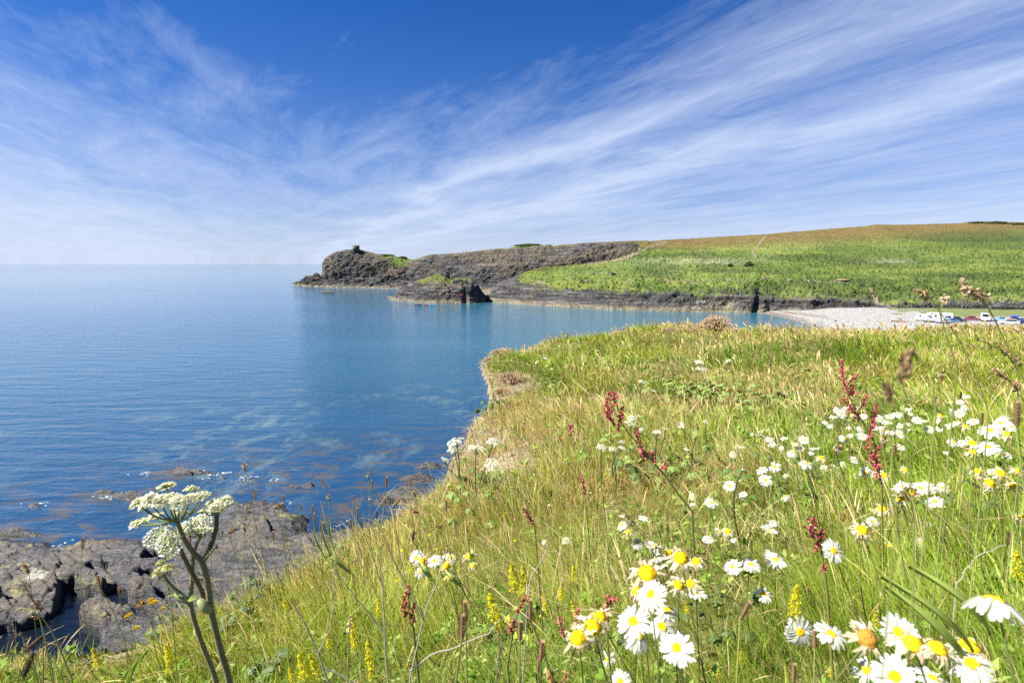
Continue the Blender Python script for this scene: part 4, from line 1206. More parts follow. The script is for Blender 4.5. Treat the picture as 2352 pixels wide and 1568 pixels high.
DSPOT = [(960, 1285, 'in the clump left of the yellow bedstraw'), (1270, 1245, 'alone in grass below the bare soil'), (1500, 1420, 'in the big front clump at lower centre'), (1340, 1450, 'left of the big front clump'), (1560, 1300, 'above the big front clump'), (1560, 1490, 'at the foot of the big front clump'), (1710, 1290, 'in the small clump right of the front clump'), (1640, 1155, 'near the dark green leaf patch'), (1430, 1200, 'left of the dark leaf patch'), (1760, 1215, 'in mid meadow left of the small red sorrel'), (1755, 1070, 'in the left wing of the far drift'), (1740, 1000, 'along the back of the far drift'), (1900, 1290, 'beside the small dark red sorrel'), (1930, 950, 'behind the tall red sorrel'), (1985, 985, 'under the tall red sorrel'), (2060, 970, 'right of the tall red sorrel'), (2190, 960, 'at the far right of the drift'), (2270, 1010, 'in the right edge clump'), (2280, 1090, 'in the yellow centred clump at right edge'), (2100, 1130, 'in the clump of old heads at right'), (1960, 1100, 'below the tall red sorrel'), (2290, 1380, 'hanging near the right edge'), (1870, 1450, 'in the front row at lower right'), (2050, 1460, 'in the crowded lower right corner'), (2200, 1500, 'at the very bottom right'), (2030, 1540, 'cut by the bottom edge at right'), (2110, 1260, 'by the long ribbed leaves')]
WORDS = {'fresh': 'open white', 'cup': 'upturned white', 'droop': 'drooping white', 'tatty': 'gappy white', 'faded': 'withered tan', 'bald': 'petalless brown'}
items = [(X, Y, WORDS[(k[0] if k else 'fresh')]) for X, Y, w, *k in DAISIES]
DLAB = spot_names(items, DSPOT, 'ox-eye daisy')
for q, (X, Y, w, *k) in enumerate(DAISIES):
    kind = k[0] if k else 'fresh'
    r = np.random.default_rng(3000 + q)
    real = .050 if kind not in ('faded', 'bald') else .034
    base, p, sc = place(X, Y, w, real, .14, .50, (.22 + r.normal(0, .10), r.normal(0, .10)))
    sc *= r.uniform(.88, 1.12)
    root = thing('oxeye_daisy', DLAB[q], 'daisy', group='ox-eye daisies in the clifftop grass')
    L, Rm = stand(root, base, p)
    near = w > 28
    nv = np.array([-.25, -.55 if near else -.38, 1.0]) + r.normal(0, .36, 3)
    if kind in ('faded', 'bald'): nv = np.array([-.15, -.55, 1.0]) + r.normal(0, .18, 3)
    if q == 30: nv = np.array([.15, .25, 1.0])
    rot = (Rm.inverted() @ Euler(frame(nv, r.uniform(0, 6.28))).to_matrix()).to_euler()
    link('stem', D_STEM[q % 5], root, scale=(1.1, 1.1, L - .004 * sc))
    hd = dict(loc=(0, 0, L), rot=rot, scale=(sc, sc, sc))
    link('calyx', D_CAL, root, **hd)
    pk = 'faded' if kind == 'bald' else kind
    link('petals', D_PET[pk][q % len(D_PET[pk])], root, **hd)
    dk = 'bald' if kind == 'bald' else ('faded' if kind == 'faded' else 'fresh')
    link('disc', D_DISC[dk][q % 2], root, **hd)

# ---- ribwort plantain: thin stem under a brown cylindrical head
def rib_head(seed, dark=False):
    r = np.random.default_rng(seed); m = MB()
    L, R0 = .030, .0040
    c0 = np.array([.36, .235, .13]) if not dark else np.array([.10, .075, .05])
    m.tube([(0, 0, 0), (0, 0, L)], [.0026, .0022], c0 * .7, 6)
    for k in range(120):
        z = (k + .5) / 120; a = k * 2.39996
        rad = R0 * (math.sin(math.pi * (.12 + .80 * z))) ** .5 * r.uniform(.9, 1.12)
        c = np.array([math.cos(a) * rad * .8, math.sin(a) * rad * .8, z * L])
        d = np.array([math.cos(a), math.sin(a), .9])
        m.leaf(c, d, (0, 0, 1), .0030 * r.uniform(.8, 1.3), .0022, c0 * r.uniform(.55, 1.6), n=3, droop=-.1, fold=.5)
    return m.mesh('seed_head', M_DRY, False)


def rib_anthers(seed):
    r = np.random.default_rng(seed); m = MB()
    for k in range(34):
        a = k * 2.39996; z = .012 + .010 * r.random()
        e = np.array([math.cos(a), math.sin(a), 0]) * .0075 * r.uniform(.8, 1.25) + np.array([0, 0, z + .001])
        m.tube([np.array([0, 0, z]), e], .00018, np.array([.6, .6, .5]), 3, False)
        m.ell(e, (.0009, .0009, .0012), np.array([.80, .78, .66]), 5, 3)
    return m.mesh('anthers', M_PETAL)


RIB = [rib_head(200 + q) for q in range(3)]; RIBD = rib_head(210, True); RIBA = rib_anthers(215)
R_STEM = stems(4, r0=.0017, r1=.0013, col=np.array([.22, .25, .07]), bow=.03)
PLANTAINS = conv([(550, 630, 100), (670, 885, 110), (800, 945, 50), (540, 1115, 50), (285, 1200, 140, 'dark', 2.0), (150, 1460, 170, 'dark', .6), (190, 790, 90, 'flower', .4), (265, 1110, 60, 'brown', .8), (105, 1250, 40), (125, 1340, 50, 'dark'), (1645, 115, 80, 'flower'), (1710, 300, 75), (1765, 350, 45), (1835, 360, 90, 'brown', 1.6), (1870, 380, 55), (1905, 325, 40), (1655, 380, 40, 'flower'), (1530, 525, 100, 'brown', 1.2), (1645, 520, 70, 'flower'), (1720, 515, 40), (1835, 575, 60), (1275, 590, 70), (2100, 400, 60), (2110, 460, 70), (2180, 375, 40), (2190, 225, 65, 'brown', 1.0), (2020, 385, 50), (2210, 320, 50, 'flower'), (2155, 445, 35), (2170, 520, 70), (2110, 625, 40), (1415, 550, 40)], 0, 1033.5, .3418)
PLANTAINS += conv([(290, 10, 45, 'flower'), (315, 60, 50), (410, 50, 75), (570, 45, 55), (610, 120, 60, 'brown', .9), (455, 180, 75, 'brown', 1.2), (620, 210, 90, 'brown', 1.3), (815, 200, 70), (185, 155, 40), (215, 255, 65), (345, 270, 50, 'dark'), (305, 165, 40, 'flower'), (785, 315, 60, 'brown', 1.7), (590, 410, 70, 'dark'), (175, 320, 50), (380, 465, 45, 'brown', 1.5), (180, 560, 52, 'brown', 1.6), (1380, 905, 150), (945, 920, 150), (920, 1020, 170), (1310, 1050, 140), (1450, 1180, 150), (1430, 1270, 110), (1520, 125, 45, 'dark'), (1660, 180, 45), (1870, 160, 55), (855, 1390, 70)], 746.5, 1091, .3418)
PLANTAINS += conv([(570, 850, 140, 'brown', .5), (1040, 1040, 120), (905, 1245, 130), (720, 540, 60, 'brown', .9), (1215, 265, 62), (1265, 265, 52), (2255, 400, 85), (625, 345, 50), (1000, 730, 60)], 1493, 1091, .3653)
PLANTAINS += conv([(1700, 600, 110, 'flower'), (870, 1150, 120, 'flower', .7), (1245, 1115, 110, 'flower'), (1850, 750, 55, 'dark'), (2295, 900, 190), (905, 1035, 50), (1340, 1180, 90), (2015, 930, 100), (1645, 520, 40)], 1665, 689, .293)
PSPOT = [(60, 1500, 'in the bottom left corner'), (60, 1310, 'over the dark rock by the pool'), (200, 1260, 'over the tide pool left of the hogweed'), (420, 1240, 'behind the big hogweed'), (560, 1110, 'over the sea right of the hogweed'), (590, 1200, 'against the slate shore'), (730, 1130, 'against the sea in mid picture'), (900, 1100, 'along the grassy cliff edge'), (830, 1250, 'above the left daisy clump'), (1080, 1420, 'at lower centre'), (1220, 1430, 'by the big mallow leaves'), (1250, 1490, 'below the mallow leaves'), (1330, 1140, 'below the bare soil'), (1700, 1400, 'in the lower right meadow'), (1870, 1480, 'in the front row of daisies'), (1830, 1540, 'at the bottom right edge'), (1930, 1190, 'by the small dark red sorrel'), (1960, 1020, 'at the tall red sorrel'), (2170, 880, 'over the far hummocks'), (2330, 950, 'at the right edge'), (2310, 1240, 'right of the ribbed leaves')]
PW = {'brown': 'brown', 'dark': 'dark', 'flower': 'white ringed'}
PLAB = spot_names([(X, Y, PW[k[0] if k else 'brown']) for X, Y, w, *k in PLANTAINS], PSPOT, 'ribwort plantain head')
for q, (X, Y, w, *k) in enumerate(PLANTAINS):
    kind = k[0] if k else 'brown'; tl = k[1] if len(k) > 1 else 0.0
    r = np.random.default_rng(4000 + q)
    base, p, sc = place(X, Y, w, .030, .18, .62, (.10 + r.normal(0, .12) + .10 * (X > 700), r.normal(0, .08)))
    p = p - np.array([0, 0, .014 * sc])
    root = thing('ribwort_plantain', PLAB[q], 'plantain', group='ribwort plantain heads')
    L, Rm = stand(root, base, p)
    rot = (Rm.inverted() @ Euler((0, -tl * (1 if q in (4, 5, 6, 7) else .8) + r.normal(0, .1), r.uniform(0, 6))).to_matrix()).to_euler()
    link('stem', R_STEM[q % 4], root, scale=(1.0, 1.0, L))
    kw = dict(loc=(0, 0, L), rot=rot, scale=(sc * r.uniform(.9, 1.1), sc, sc))
    link('seed_head', RIBD if kind == 'dark' else RIB[q % 3], root, **kw)
    if kind == 'flower': link('anthers', RIBA, root, **kw)


# ---- hogweed umbels
def umbel_mesh(seed, nray=14, R0=.070, cup=.25, dens=1.0, cream=(.84, .84, .76)):
    """Flat white head: rays fanning from a hub, each with a little table of florets."""
    r = np.random.default_rng(seed); ry = MB(); fl = MB(); cream = np.array(cream)
    cen = [(0.0, 0.0)]
    for k in range(nray - 1):
        a = k * 2.39996; rr = R0 * math.sqrt((k + 1) / (nray - 1)); cen.append((rr * math.cos(a), rr * math.sin(a)))
    for cx, cy in cen:
        rr = math.hypot(cx, cy)
        top = np.array([cx, cy, .052 - cup * rr * .45 + r.normal(0, .0025)])
        out = np.array([cx, cy, 0]) / (rr + 1e-6)
        ry.tube(arc((0, 0, 0), top, out * rr * .10 - np.array([0, 0, rr * .12]), 6), [.0012, .0011, .0010, .0009, .0008, .0007], np.array([.15, .20, .06]), 5, False)
        nrm = np.array([0, 0, 1.0]) + out * (.55 * rr / R0); nrm /= np.linalg.norm(nrm)
        M = np.array(Vector(nrm).to_track_quat('Z', 'Y').to_matrix())
        sub = .0155 * r.uniform(.85, 1.15)
        for j in range(int(34 * dens)):
            q = math.sqrt((j + .5) / (34 * dens)); a = j * 2.39996
            c = np.array([sub * q * math.cos(a), sub * q * math.sin(a), .004 - .006 * q * q + r.normal(0, .0009)])
            s = .0041 * (1 + .5 * (q > .8)) * r.uniform(.8, 1.25)
            th = np.arange(5) / 5 * 6.283 + r.uniform(0, 6); ring = []
            for t_ in th:
                ring += [(s * math.cos(t_), s * math.sin(t_), .0004), (s * .42 * math.cos(t_ + .628), s * .42 * math.sin(t_ + .628), .0)]
            P = np.array(ring + [(0, 0, .0006)]) + r.normal(0, .00025, (11, 3))
            tl = Euler((r.normal(0, .45), r.normal(0, .45), 0)).to_matrix()
            P = P @ np.array(tl).T + c
            n = np.arange(10)
            cc = cream * r.uniform(.85, 1.1) if r.random() < .93 else np.array([.45, .50, .16])
            fl.add(P @ M.T + top, np.stack([n, np.roll(n, -1), np.full(10, 10)], -1), np.minimum(cc, .86))
            if j % 2 == 0:
                ry.tube([top, c @ M.T + top], .00035, np.array([.26, .32, .10]), 3, False)
    return ry.mesh('rays', M_PLANT), fl.mesh('florets', M_PETAL, False)


UMB = [umbel_mesh(300 + q, 13, .060, .25, .7) for q in range(3)]
UMBY = [umbel_mesh(310, 13, .058, .30, .7, (.46, .42, .17))]


def umbel(parent, ms, loc, rot, s):
    u = link('umbel', ms[0], parent, loc, rot, (s, s, s))
    link('florets', ms[1], u)
    return u


def leaf_blade(seed, L=.12, lob=5, col=(.085, .13, .03)):
    """A broad lobed, ruffled leaf."""
    r = np.random.default_rng(seed); m = MB(); na, nr = 30, 5; col = np.array(col)
    a = np.linspace(-2.75, 2.75, na); edge = .62 + .24 * np.cos(a * .5) + .15 * np.cos(a * lob / .88) + r.normal(0, .03, na)
    t = np.linspace(0, 1, nr)
    Rr = t[:, None] * edge[None] * L * .55
    z = .10 * L * t[:, None] ** 1.5 * np.cos(a * lob / .44)[None] * .6 - .22 * L * t[:, None] ** 2 + r.normal(0, .006 * L, Rr.shape)
    V = np.stack([Rr * np.cos(a) + .30 * L, Rr * np.sin(a), z + .06 * L], -1).reshape(-1, 3)
    i = np.arange(na * nr).reshape(nr, na)
    c = col * (1 + .25 * np.cos(a * lob / .88)[None] * t[:, None] * 1.0)[..., None].repeat(3, -1).reshape(-1, 3) / (1) if False else col * r.uniform(.8, 1.2, (na * nr, 1))
    m.add(V, np.stack([i[:-1, :-1], i[1:, :-1], i[1:, 1:], i[:-1, 1:]], -1).reshape(-1, 4), c)
    m.tube([(-.35 * L, 0, -.25 * L), (-.1 * L, 0, -.02 * L), (.30 * L, 0, .055 * L)], [.012 * L, .010 * L, .008 * L], col * 1.3, 5)
    return m.mesh('leaf', M_PLANT)


LEAVES = [leaf_blade(400 + q) for q in range(4)]
LEAF_Y = [leaf_blade(410 + q, col=(.36, .40, .045)) for q in range(2)]
LEAF_L = [leaf_blade(420 + q, col=(.17, .24, .055)) for q in range(3)]
LEAF_G = [leaf_blade(430 + q, col=(.10, .15, .075)) for q in range(2)]


def leaf_ring(parent, n, rad, size, seed, pool, h=.10, z0=.03):
    r = np.random.default_rng(seed)
    for k in range(n):
        a = k * 2.4 + r.normal(0, .3); d = rad * math.sqrt((k + .4) / n)
        link('leaf', pool[int(r.integers(len(pool)))], parent, (d * math.cos(a), d * math.sin(a), z0 + h * r.uniform(.3, 1.2) * (1 - .5 * d / rad)),
             (r.normal(0, .3), .25 + r.normal(0, .3), a), (size * r.uniform(.7, 1.25) / .12,) * 3)


HOGS = [([(1805, 355, 78), (1820, 398, 85)], 'with twin white umbels above the pale leaf bank', 6), ([(2020, 345, 48)], 'with one white umbel right of the twin umbels', 3), ([(1385, 495, 52)], 'with a small flat umbel beside yellowed heads', 2), ([(1065, 275, 36)], 'with one small umbel near the far rim', 3),
        ([(1310, 530, 72, 'y'), (1265, 485, 88, 'y'), (1285, 615, 40, 'y')], 'with yellowed seeding umbels in mid meadow', 2), ([(1545, 345, 60, 'y'), (1480, 380, 95, 'y')], 'with yellowed umbels below the far rim', 2), ([(1470, 565, 42)], 'with a tiny umbel left of the leaf bank', 0), ([(1690, 685, 100, 'y'), (1675, 810, 88)], 'with one creamy umbel above another in mid meadow', 2),
        ([(1850, 785, 52)], 'with a lone white umbel above red brown grasses', 0), ([(1325, 755, 82), (1300, 795, 92), (1390, 840, 52)], 'with crowded umbels just right of the red sorrel', 5), ([(1095, 965, 90)], 'with a leaning umbel left of the red sorrel stem', 0), ([(1175, 980, 70), (1240, 975, 62), (1245, 930, 50)], 'with low umbels under the red sorrel stem', 0), ([(1500, 860, 72), (1560, 840, 40)], 'with a broad umbel right of the red sorrel', 2), ([(1790, 880, 72, 'y'), (1715, 990, 60)], 'with umbels by the upper daisies', 3),
        ([(635, 355, 36), (690, 330, 40), (735, 408, 30), (700, 385, 26)], 'with four tiny umbels near the cliff nose', 0), ([(50, 930, 140), (30, 990, 125), (-40, 1060, 75)], 'with cream umbels standing against the sea', 0), ([(190, 980, 155), (320, 925, 125), (300, 1080, 120)], 'with broad white umbels before the bare soil', 3), ([(345, 545, 70, 'y'), (310, 570, 62, 'y')], 'with dried heads on the cliff edge', 0), ([(2120, 1135, 40)], 'with one umbel among the daisies', 0)]
for q, (us, lab, nl) in enumerate(HOGS):
    r = np.random.default_rng(5000 + q)
    us = [(1033.6 + a * .3174, 717.8 + b * .3174, w * .3174, *k) for a, b, w, *k in us]
    X, Y, w = us[0][:3]
    base, p, sc = place(X, Y, w, .14, .35, .80, (.03, 0))
    root = thing('hogweed', 'hogweed ' + lab, 'hogweed', base, group='hogweeds on the clifftop')
    m = MB()
    pts = []
    for k, (X, Y, w, *yk) in enumerate(us):
        e = at_depth(X, Y, p[1] + r.normal(0, .04)) - base
        fork = np.array([0, 0, 0]) if k == 0 else pts[0] * .45 + np.array([0, 0, 0])
        m.tube(arc(fork, e, r.normal(0, .02, 3), 7), np.linspace(.0065 if k == 0 else .0045, .0032, 7), np.array([.105, .125, .045]) * r.uniform(.8, 1.2), 6)
        pts.append(e)
    m.build('stem', M_PLANT, root)
    for k, (X, Y, w, *yk) in enumerate(us):
        e = pts[k]; s = w * 1024 / 2352 * (p[1]) / FPX / .140
        umbel(root, (UMBY[0] if yk else UMB[(q + k) % 3]), e - np.array([0, 0, .045 * s]), frame((r.normal(0, .25), -.25 + r.normal(0, .2), 1), r.uniform(0, 6)), s)
    if nl: leaf_ring(root, nl * 5, .26, .085, 5100 + q, LEAF_L, .22, .03)

# ---- the big near hogweed, followed stem by stem
hz = lambda a, b, D=.95: at_depth(258.4 + a * .3226, 1062.3 + b * .3226, D)
b0 = hz(870, 1640); gz_ = float(zg(b0[0], b0[1]))
HB = np.array([b0[0] + .03, b0[1], gz_])
root = thing('hogweed', 'large near hogweed with ribbed stems and creamy umbels over the rocky shore', 'hogweed', HB, group='hogweeds on the clifftop')


def hairy(m, pts, rad, col, seed):
    r = np.random.default_rng(seed)
    P = np.array(pts); t = np.linspace(0, 1, len(P)); tt_ = np.linspace(0, 1, len(P) * 4)
    Q = np.stack([np.interp(tt_, t, P[:, k]) for k in range(3)], -1)
    for _ in range(2): Q[1:-1] = (Q[:-2] + 2 * Q[1:-1] + Q[2:]) / 4
    rr = np.interp(tt_, t, rad)
    n = 12; ridge = 1 + .10 * np.cos(np.arange(n) * math.pi)
    m.tube(Q, rr, np.asarray(col) * r.uniform(.9, 1.1, (len(Q), 1)), n)
    V = m.V[-3]; V = V.reshape(len(Q), n, 3); V[:] = Q[:, None] + (V - Q[:, None]) * ridge[None, :, None]
    for k in range(int(len(Q) * 26)):
        i = int(r.integers(len(Q) - 1)); d = r.normal(0, 1, 3); d /= np.linalg.norm(d)
        a = Q[i] * .5 + Q[i + 1] * .5 + d * rr[i] * .95
        m.tube([a, a + d * .0022], [.00012, .00005], np.array([.55, .55, .42]), 3, False)


g1c, g2c = np.array([.205, .190, .105]), np.array([.20, .22, .09])
zz = lambda *ps: [hz(*q) - HB for q in ps]
m = MB()
hairy(m, [np.array([0, 0, 0.])] + zz((840, 1560), (780, 1380), (730, 1180), (700, 1060), (685, 900), (660, 760), (635, 700)), [.0052, .0052, .0051, .0050, .0054, .0048, .0046, .0044], g1c, 1)
hairy(m, zz((635, 700), (600, 665), (560, 620), (500, 530), (465, 425)), [.0042, .0041, .0039, .0035, .0030], g1c, 2)
hairy(m, zz((640, 700), (665, 670), (700, 590), (740, 470), (742, 355)), [.0048, .0045, .0040, .0036, .0032], np.array([.10, .085, .06]), 3)
m.build('stem', M_PLANT, root)
m = MB()
hairy(m, [np.array([-.02, .02, 0.])] + zz((745, 1560, .99), (690, 1420, .99), (630, 1270, .98), (580, 1120, .98), (552, 1000, .98), (565, 850, .98), (572, 680, .98), (590, 600, .98), (630, 520, .98)), [.0044, .0044, .0042, .0041, .0043, .0038, .0035, .0031, .0027, .0024], g1c * 1.1, 4)
hairy(m, zz((700, 1060, .955), (680, 1030, .96), (620, 880, .96), (540, 740, .96), (465, 575, .96)), [.0050, .0045, .0040, .0036, .0030], np.array([.15, .12, .065]), 5)
hairy(m, zz((548, 1000, .98), (520, 965, .98), (470, 920, .98), (410, 870, .98), (362, 800, .98)), [.0040, .0035, .0030, .0026, .0022], g2c, 6)
m.build('stem', M_PLANT, root)
def sheath(a, b, w, col, seed):
    """Inflated leaf-base pouch."""
    m = MB(); a, b = np.array(a), np.array(b); d = b - a; L = np.linalg.norm(d)
    M = np.array(Vector(d).to_track_quat('Z', 'Y').to_matrix())
    m.ell((a + b) / 2, (w, w * .7, L * .5), col, 12, 8, M, .04, np.random.default_rng(seed))
    m.build('leaf_sheath', M_PLANT, root)


sheath(*zz((705, 1070, .945), (612, 975, .94)), .0115, np.array([.33, .36, .16]), 1)
sheath(*zz((560, 1000, .975), (440, 930, .975)), .0075, np.array([.27, .31, .12]), 2)
sheath(*zz((640, 705, .945), (750, 580, .945)), .0036, np.array([.28, .31, .13]), 3)
for X, D_, dv, up_, L_, w_, c_, dr in ((440, .975, (-.7, 0, .6), (0, -1, .3), .024, .012, (.28, .34, .09), .9), (600, .94, (-.8, 0, .2), (0, -1, .3), .020, .012, (.28, .36, .08), .5)):
    m = MB(); m.leaf(hz(X, 940 if X == 440 else 960, D_) - HB, dv, up_, L_, w_, np.array(c_), droop=dr); m.build('leaf', M_PLANT, root)


def near_umbel(hub, cells, seed, D, size=.0134, cream=(.82, .80, .64)):
    """Umbel with each little table of florets where it is seen."""
    r = np.random.default_rng(seed); ry = MB(); fl = MB(); H = hub - HB; cream = np.array(cream)
    for (a, b, dd, sz, ti) in cells:
        top = hz(a, b + 14, D + dd) - HB
        ry.tube(arc(H, top, np.array([(top - H)[0] * .12, (top - H)[1] * .12, -.006]), 7), np.linspace(.0017, .0011, 7), np.array([.13, .165, .055]), 6, False)
        nrm = Vector(((top - H)[0] * 6 + r.normal(0, .06), (top - H)[1] * 6 + ti, 1.0)).normalized()
        M = np.array(nrm.to_track_quat('Z', 'Y').to_matrix())
        sub = size * sz
        N = int(56 * sz)
        for j in range(N):
            q = math.sqrt((j + .5) / N); an = j * 2.39996
            c = np.array([sub * q * math.cos(an), sub * q * math.sin(an), .006 - .007 * q * q + r.normal(0, .0010)])
            s = .0021 * (1 + .8 * (q > .82)) * r.uniform(.8, 1.25)
            th = np.arange(5) / 5 * 6.283 + r.uniform(0, 6); ring = []
            for t_ in th: ring += [(s * math.cos(t_), s * math.sin(t_), .0005), (s * .4 * math.cos(t_ + .628), s * .4 * math.sin(t_ + .628), 0)]
            P = (np.array(ring + [(0, 0, .0007)]) + r.normal(0, .0002, (11, 3))) @ np.array(Euler((r.normal(0, .5), r.normal(0, .5), 0)).to_matrix()).T + c
            n = np.arange(10)
            fl.add(P @ M.T + top, np.stack([n, np.roll(n, -1), np.full(10, 10)], -1), np.minimum(cream * r.uniform(.85, 1.12), .86) if r.random() < .92 else np.array([.42, .50, .14]))
            ry.tube([top - nrm * .002, c @ M.T + top], .0003, np.array([.24, .31, .09]), 3, False)
            if j % 3 == 0: fl.ell(c @ M.T + top - np.array(nrm) * .0012, (.0011,) * 3, np.array([.30, .36, .10]), 5, 3)
    u = ry.build('umbel', M_PLANT, root); fl.build('florets', M_PETAL, u, False)


near_umbel(hz(463, 418), [(185, 270, -.02, 1.05, -.2), (262, 245, -.035, 1.0, -.3), (345, 258, -.05, 1.05, -.3), (425, 232, -.01, 1, 0), (470, 270, -.05, 1.05, -.3), (545, 247, -.03, 1, -.2), (620, 228, 0, 1, 0), (655, 215, .02, .8, 0), (385, 155, .07, 1.15, .2), (565, 178, .06, 1.0, .2), (300, 372, .05, 1.1, -.2), (215, 408, .04, 1.0, -.2), (160, 425, .03, .7, -.3), (500, 345, .06, .9, 0), (230, 300, .0, .8, 0), (400, 262, -.02, .9, -.2)], 11, .95)
near_umbel(hz(742, 352), [(790, 265, -.01, 1.1, -.1), (745, 300, -.03, 1.0, -.2), (700, 310, -.02, .9, .4), (660, 335, 0, .8, .6), (820, 245, .02, .7, 0), (720, 270, .03, .9, 0)], 12, .95)
near_umbel(hz(630, 520, .98), [(625, 410, .02, 1.2, -.5), (560, 440, .01, 1.2, -.6), (500, 470, .0, 1.1, -.6), (610, 475, -.02, 1.0, .3), (665, 470, -.01, .9, .3), (640, 385, .05, 1.0, -.3)], 13, .98, .0175, (.82, .82, .72))
near_umbel(hz(462, 570, .96), [(305, 510, .0, 1.2, -.6), (400, 545, -.02, 1.3, -.7), (440, 520, .02, 1.2, -.6), (410, 590, -.03, 1.1, -.8), (465, 500, .04, 1.1, -.5), (350, 480, .03, 1.0, -.5)], 14, .96, .0175, (.82, .82, .74))
near_umbel(hz(362, 795, .98), [(320, 770, -.01, .8, -.2), (355, 745, .01, .9, 0), (395, 735, .0, .8, 0), (345, 705, .02, .7, 0)], 15, .98, .012, (.50, .50, .26))


# ---- red sorrel: rusty spikes on long leaning stems
def sorrel(name_lab, base_XY, Dp, stem_pts, spikes, seed, dens=1.0, col=(.44, .055, .095)):
    r = np.random.default_rng(seed); col = np.array(col)
    P0 = at_depth(*stem_pts[-1], Dp)
    b = hit(*base_XY, 0, zg) if base_XY else np.array([P0[0] + .05, P0[1], 0])
    b = np.array([P0[0] + .04, P0[1], float(zg(P0[0] + .04, P0[1])) - .01]) if not base_XY else b
    root = thing('red_sorrel', name_lab, 'sorrel', b, group='red sorrels in the meadow')
    m = MB()
    pts = [at_depth(x, y, Dp) - b for x, y in stem_pts] + [np.zeros(3)]
    m.tube(np.array(pts)[::-1], np.linspace(.0030, .0012, len(pts)), np.array([.20, .20, .06]), 6)
    m.build('stem', M_PLANT, root)
    for sp in spikes:
        q = np.array([at_depth(x, y, Dp) - b for x, y in sp[0]]); wd = sp[1] * 1024 / 2352 * Dp / FPX * .5
        mm_ = MB()
        L = np.linalg.norm(np.diff(q, axis=0), axis=1).sum(); n = int(max(18, L / .0042 * 6 * dens))
        t = np.linspace(0, 1, len(q)); mm_.tube(q, .0009, col * .8, 4, False)
        for k in range(n):
            f = (k + r.random()) / n; c = np.array([np.interp(f, t, q[:, j]) for j in range(3)])
            c = c + r.normal(0, 1, 3) * wd * .55 * (math.sin(math.pi * min(.97, f * .85 + .12))) ** .5
            d = r.normal(0, 1, 3); d[2] -= .3
            cc = col * r.uniform(.6, 1.5) if r.random() < .8 else np.array([.50, .23, .13])
            mm_.leaf(c, d, r.normal(0, 1, 3), .0054 * r.uniform(.7, 1.3) * max(1, Dp / 1.5), .0052 * max(1, Dp / 1.5), np.minimum(cc, .8), n=4, droop=.0, fold=.5)
        mm_.build('flower_spike', M_PLANT, root, False)


sorrel('tall red sorrel leaning left across the middle meadow with five crimson spikes', None, 1.35, [(1412, 905), (1424, 965), (1440, 990), (1475, 1030), (1500, 1060), (1530, 1095), (1558, 1135), (1590, 1175)],
       [([(1412, 896), (1408, 930), (1400, 960)], 17), ([(1428, 935), (1426, 960), (1420, 990)], 11), ([(1399, 900), (1393, 930), (1395, 955), (1412, 975)], 12), ([(1463, 983), (1465, 1010), (1476, 1035), (1480, 1052)], 14), ([(1497, 1036), (1500, 1050), (1505, 1065)], 10), ([(1530, 1062), (1527, 1078)], 8)], 1)
sorrel('tall branching red sorrel at right rising above the far daisy drift', None, 1.5, [(1932, 830), (1938, 880), (1962, 935), (1985, 975), (2005, 1010), (2015, 1060), (2025, 1120)],
       [([(1932, 822), (1934, 850), (1938, 878)], 10), ([(1936, 872), (1945, 895), (1958, 908)], 16), ([(1960, 860), (1956, 890), (1958, 905)], 9), ([(1934, 915), (1948, 930), (1962, 945), (1975, 965)], 14), ([(1990, 908), (1984, 925), (1978, 938)], 12), ([(2012, 930), (2008, 960), (2005, 985)], 14), ([(2000, 985), (1995, 1010), (1993, 1035)], 12), ([(2012, 1020), (2012, 1055), (2016, 1100)], 22), ([(2003, 1035), (2008, 1060), (2020, 1080)], 14)], 2, 1.0, (.44, .06, .10))
sorrel('small dark crimson sorrel in the right meadow below the far drift', None, 1.05, [(1868, 1195), (1876, 1225), (1886, 1262), (1892, 1300), (1900, 1360)], [([(1872, 1190), (1864, 1210), (1862, 1232)], 22), ([(1888, 1215), (1882, 1240), (1874, 1262)], 12), ([(1893, 1292), (1891, 1312)], 9)], 3, 1.2, (.28, .03, .06))
sorrel('brick red sorrel beside white dry twigs at lower centre left', None, .95, [(938, 1350), (940, 1400), (950, 1450)], [([(940, 1345), (932, 1370), (928, 1395), (932, 1412)], 15), ([(953, 1385), (948, 1415), (944, 1432)], 12)], 4, 1.0, (.33, .085, .06))
sorrel('rusty red sorrel between withered daisies and the mallow leaves', None, 1.0, [(1398, 1375), (1396, 1420), (1395, 1470)], [([(1400, 1368), (1394, 1390), (1396, 1418)], 17), ([(1415, 1372), (1405, 1378), (1398, 1386)], 9)], 5, 1.0, (.40, .10, .09))
sorrel('thin red sorrel rising through the mallow leaves', None, 1.0, [(1208, 1372), (1190, 1400), (1178, 1450), (1165, 1530)], [([(1210, 1370), (1198, 1385), (1186, 1405)], 8), ([(1178, 1420), (1172, 1450)], 6)], 6, 1.0, (.33, .09, .07))
sorrel('faint red sorrel left of the withered daisies', None, 1.05, [(1328, 1398), (1326, 1440), (1330, 1480)], [([(1330, 1392), (1325, 1415), (1322, 1440)], 13), ([(1285, 1415), (1290, 1440), (1293, 1460)], 8)], 7, .8, (.40, .12, .10))
sorrel('pale red sorrel stems in grass right of the bare soil', None, 2.3, [(1338, 1090), (1340, 1120), (1346, 1160)], [([(1336, 1092), (1338, 1112), (1343, 1135)], 8), ([(1310, 975), (1311, 1000)], 6)], 8, .8, (.40, .13, .11))
sorrel('slender pink sorrel left of the dark leaf patch', None, 1.9, [(1200, 1165), (1215, 1185), (1228, 1205)], [([(1200, 1166), (1212, 1184), (1226, 1204)], 8)], 9, .8, (.38, .10, .10))
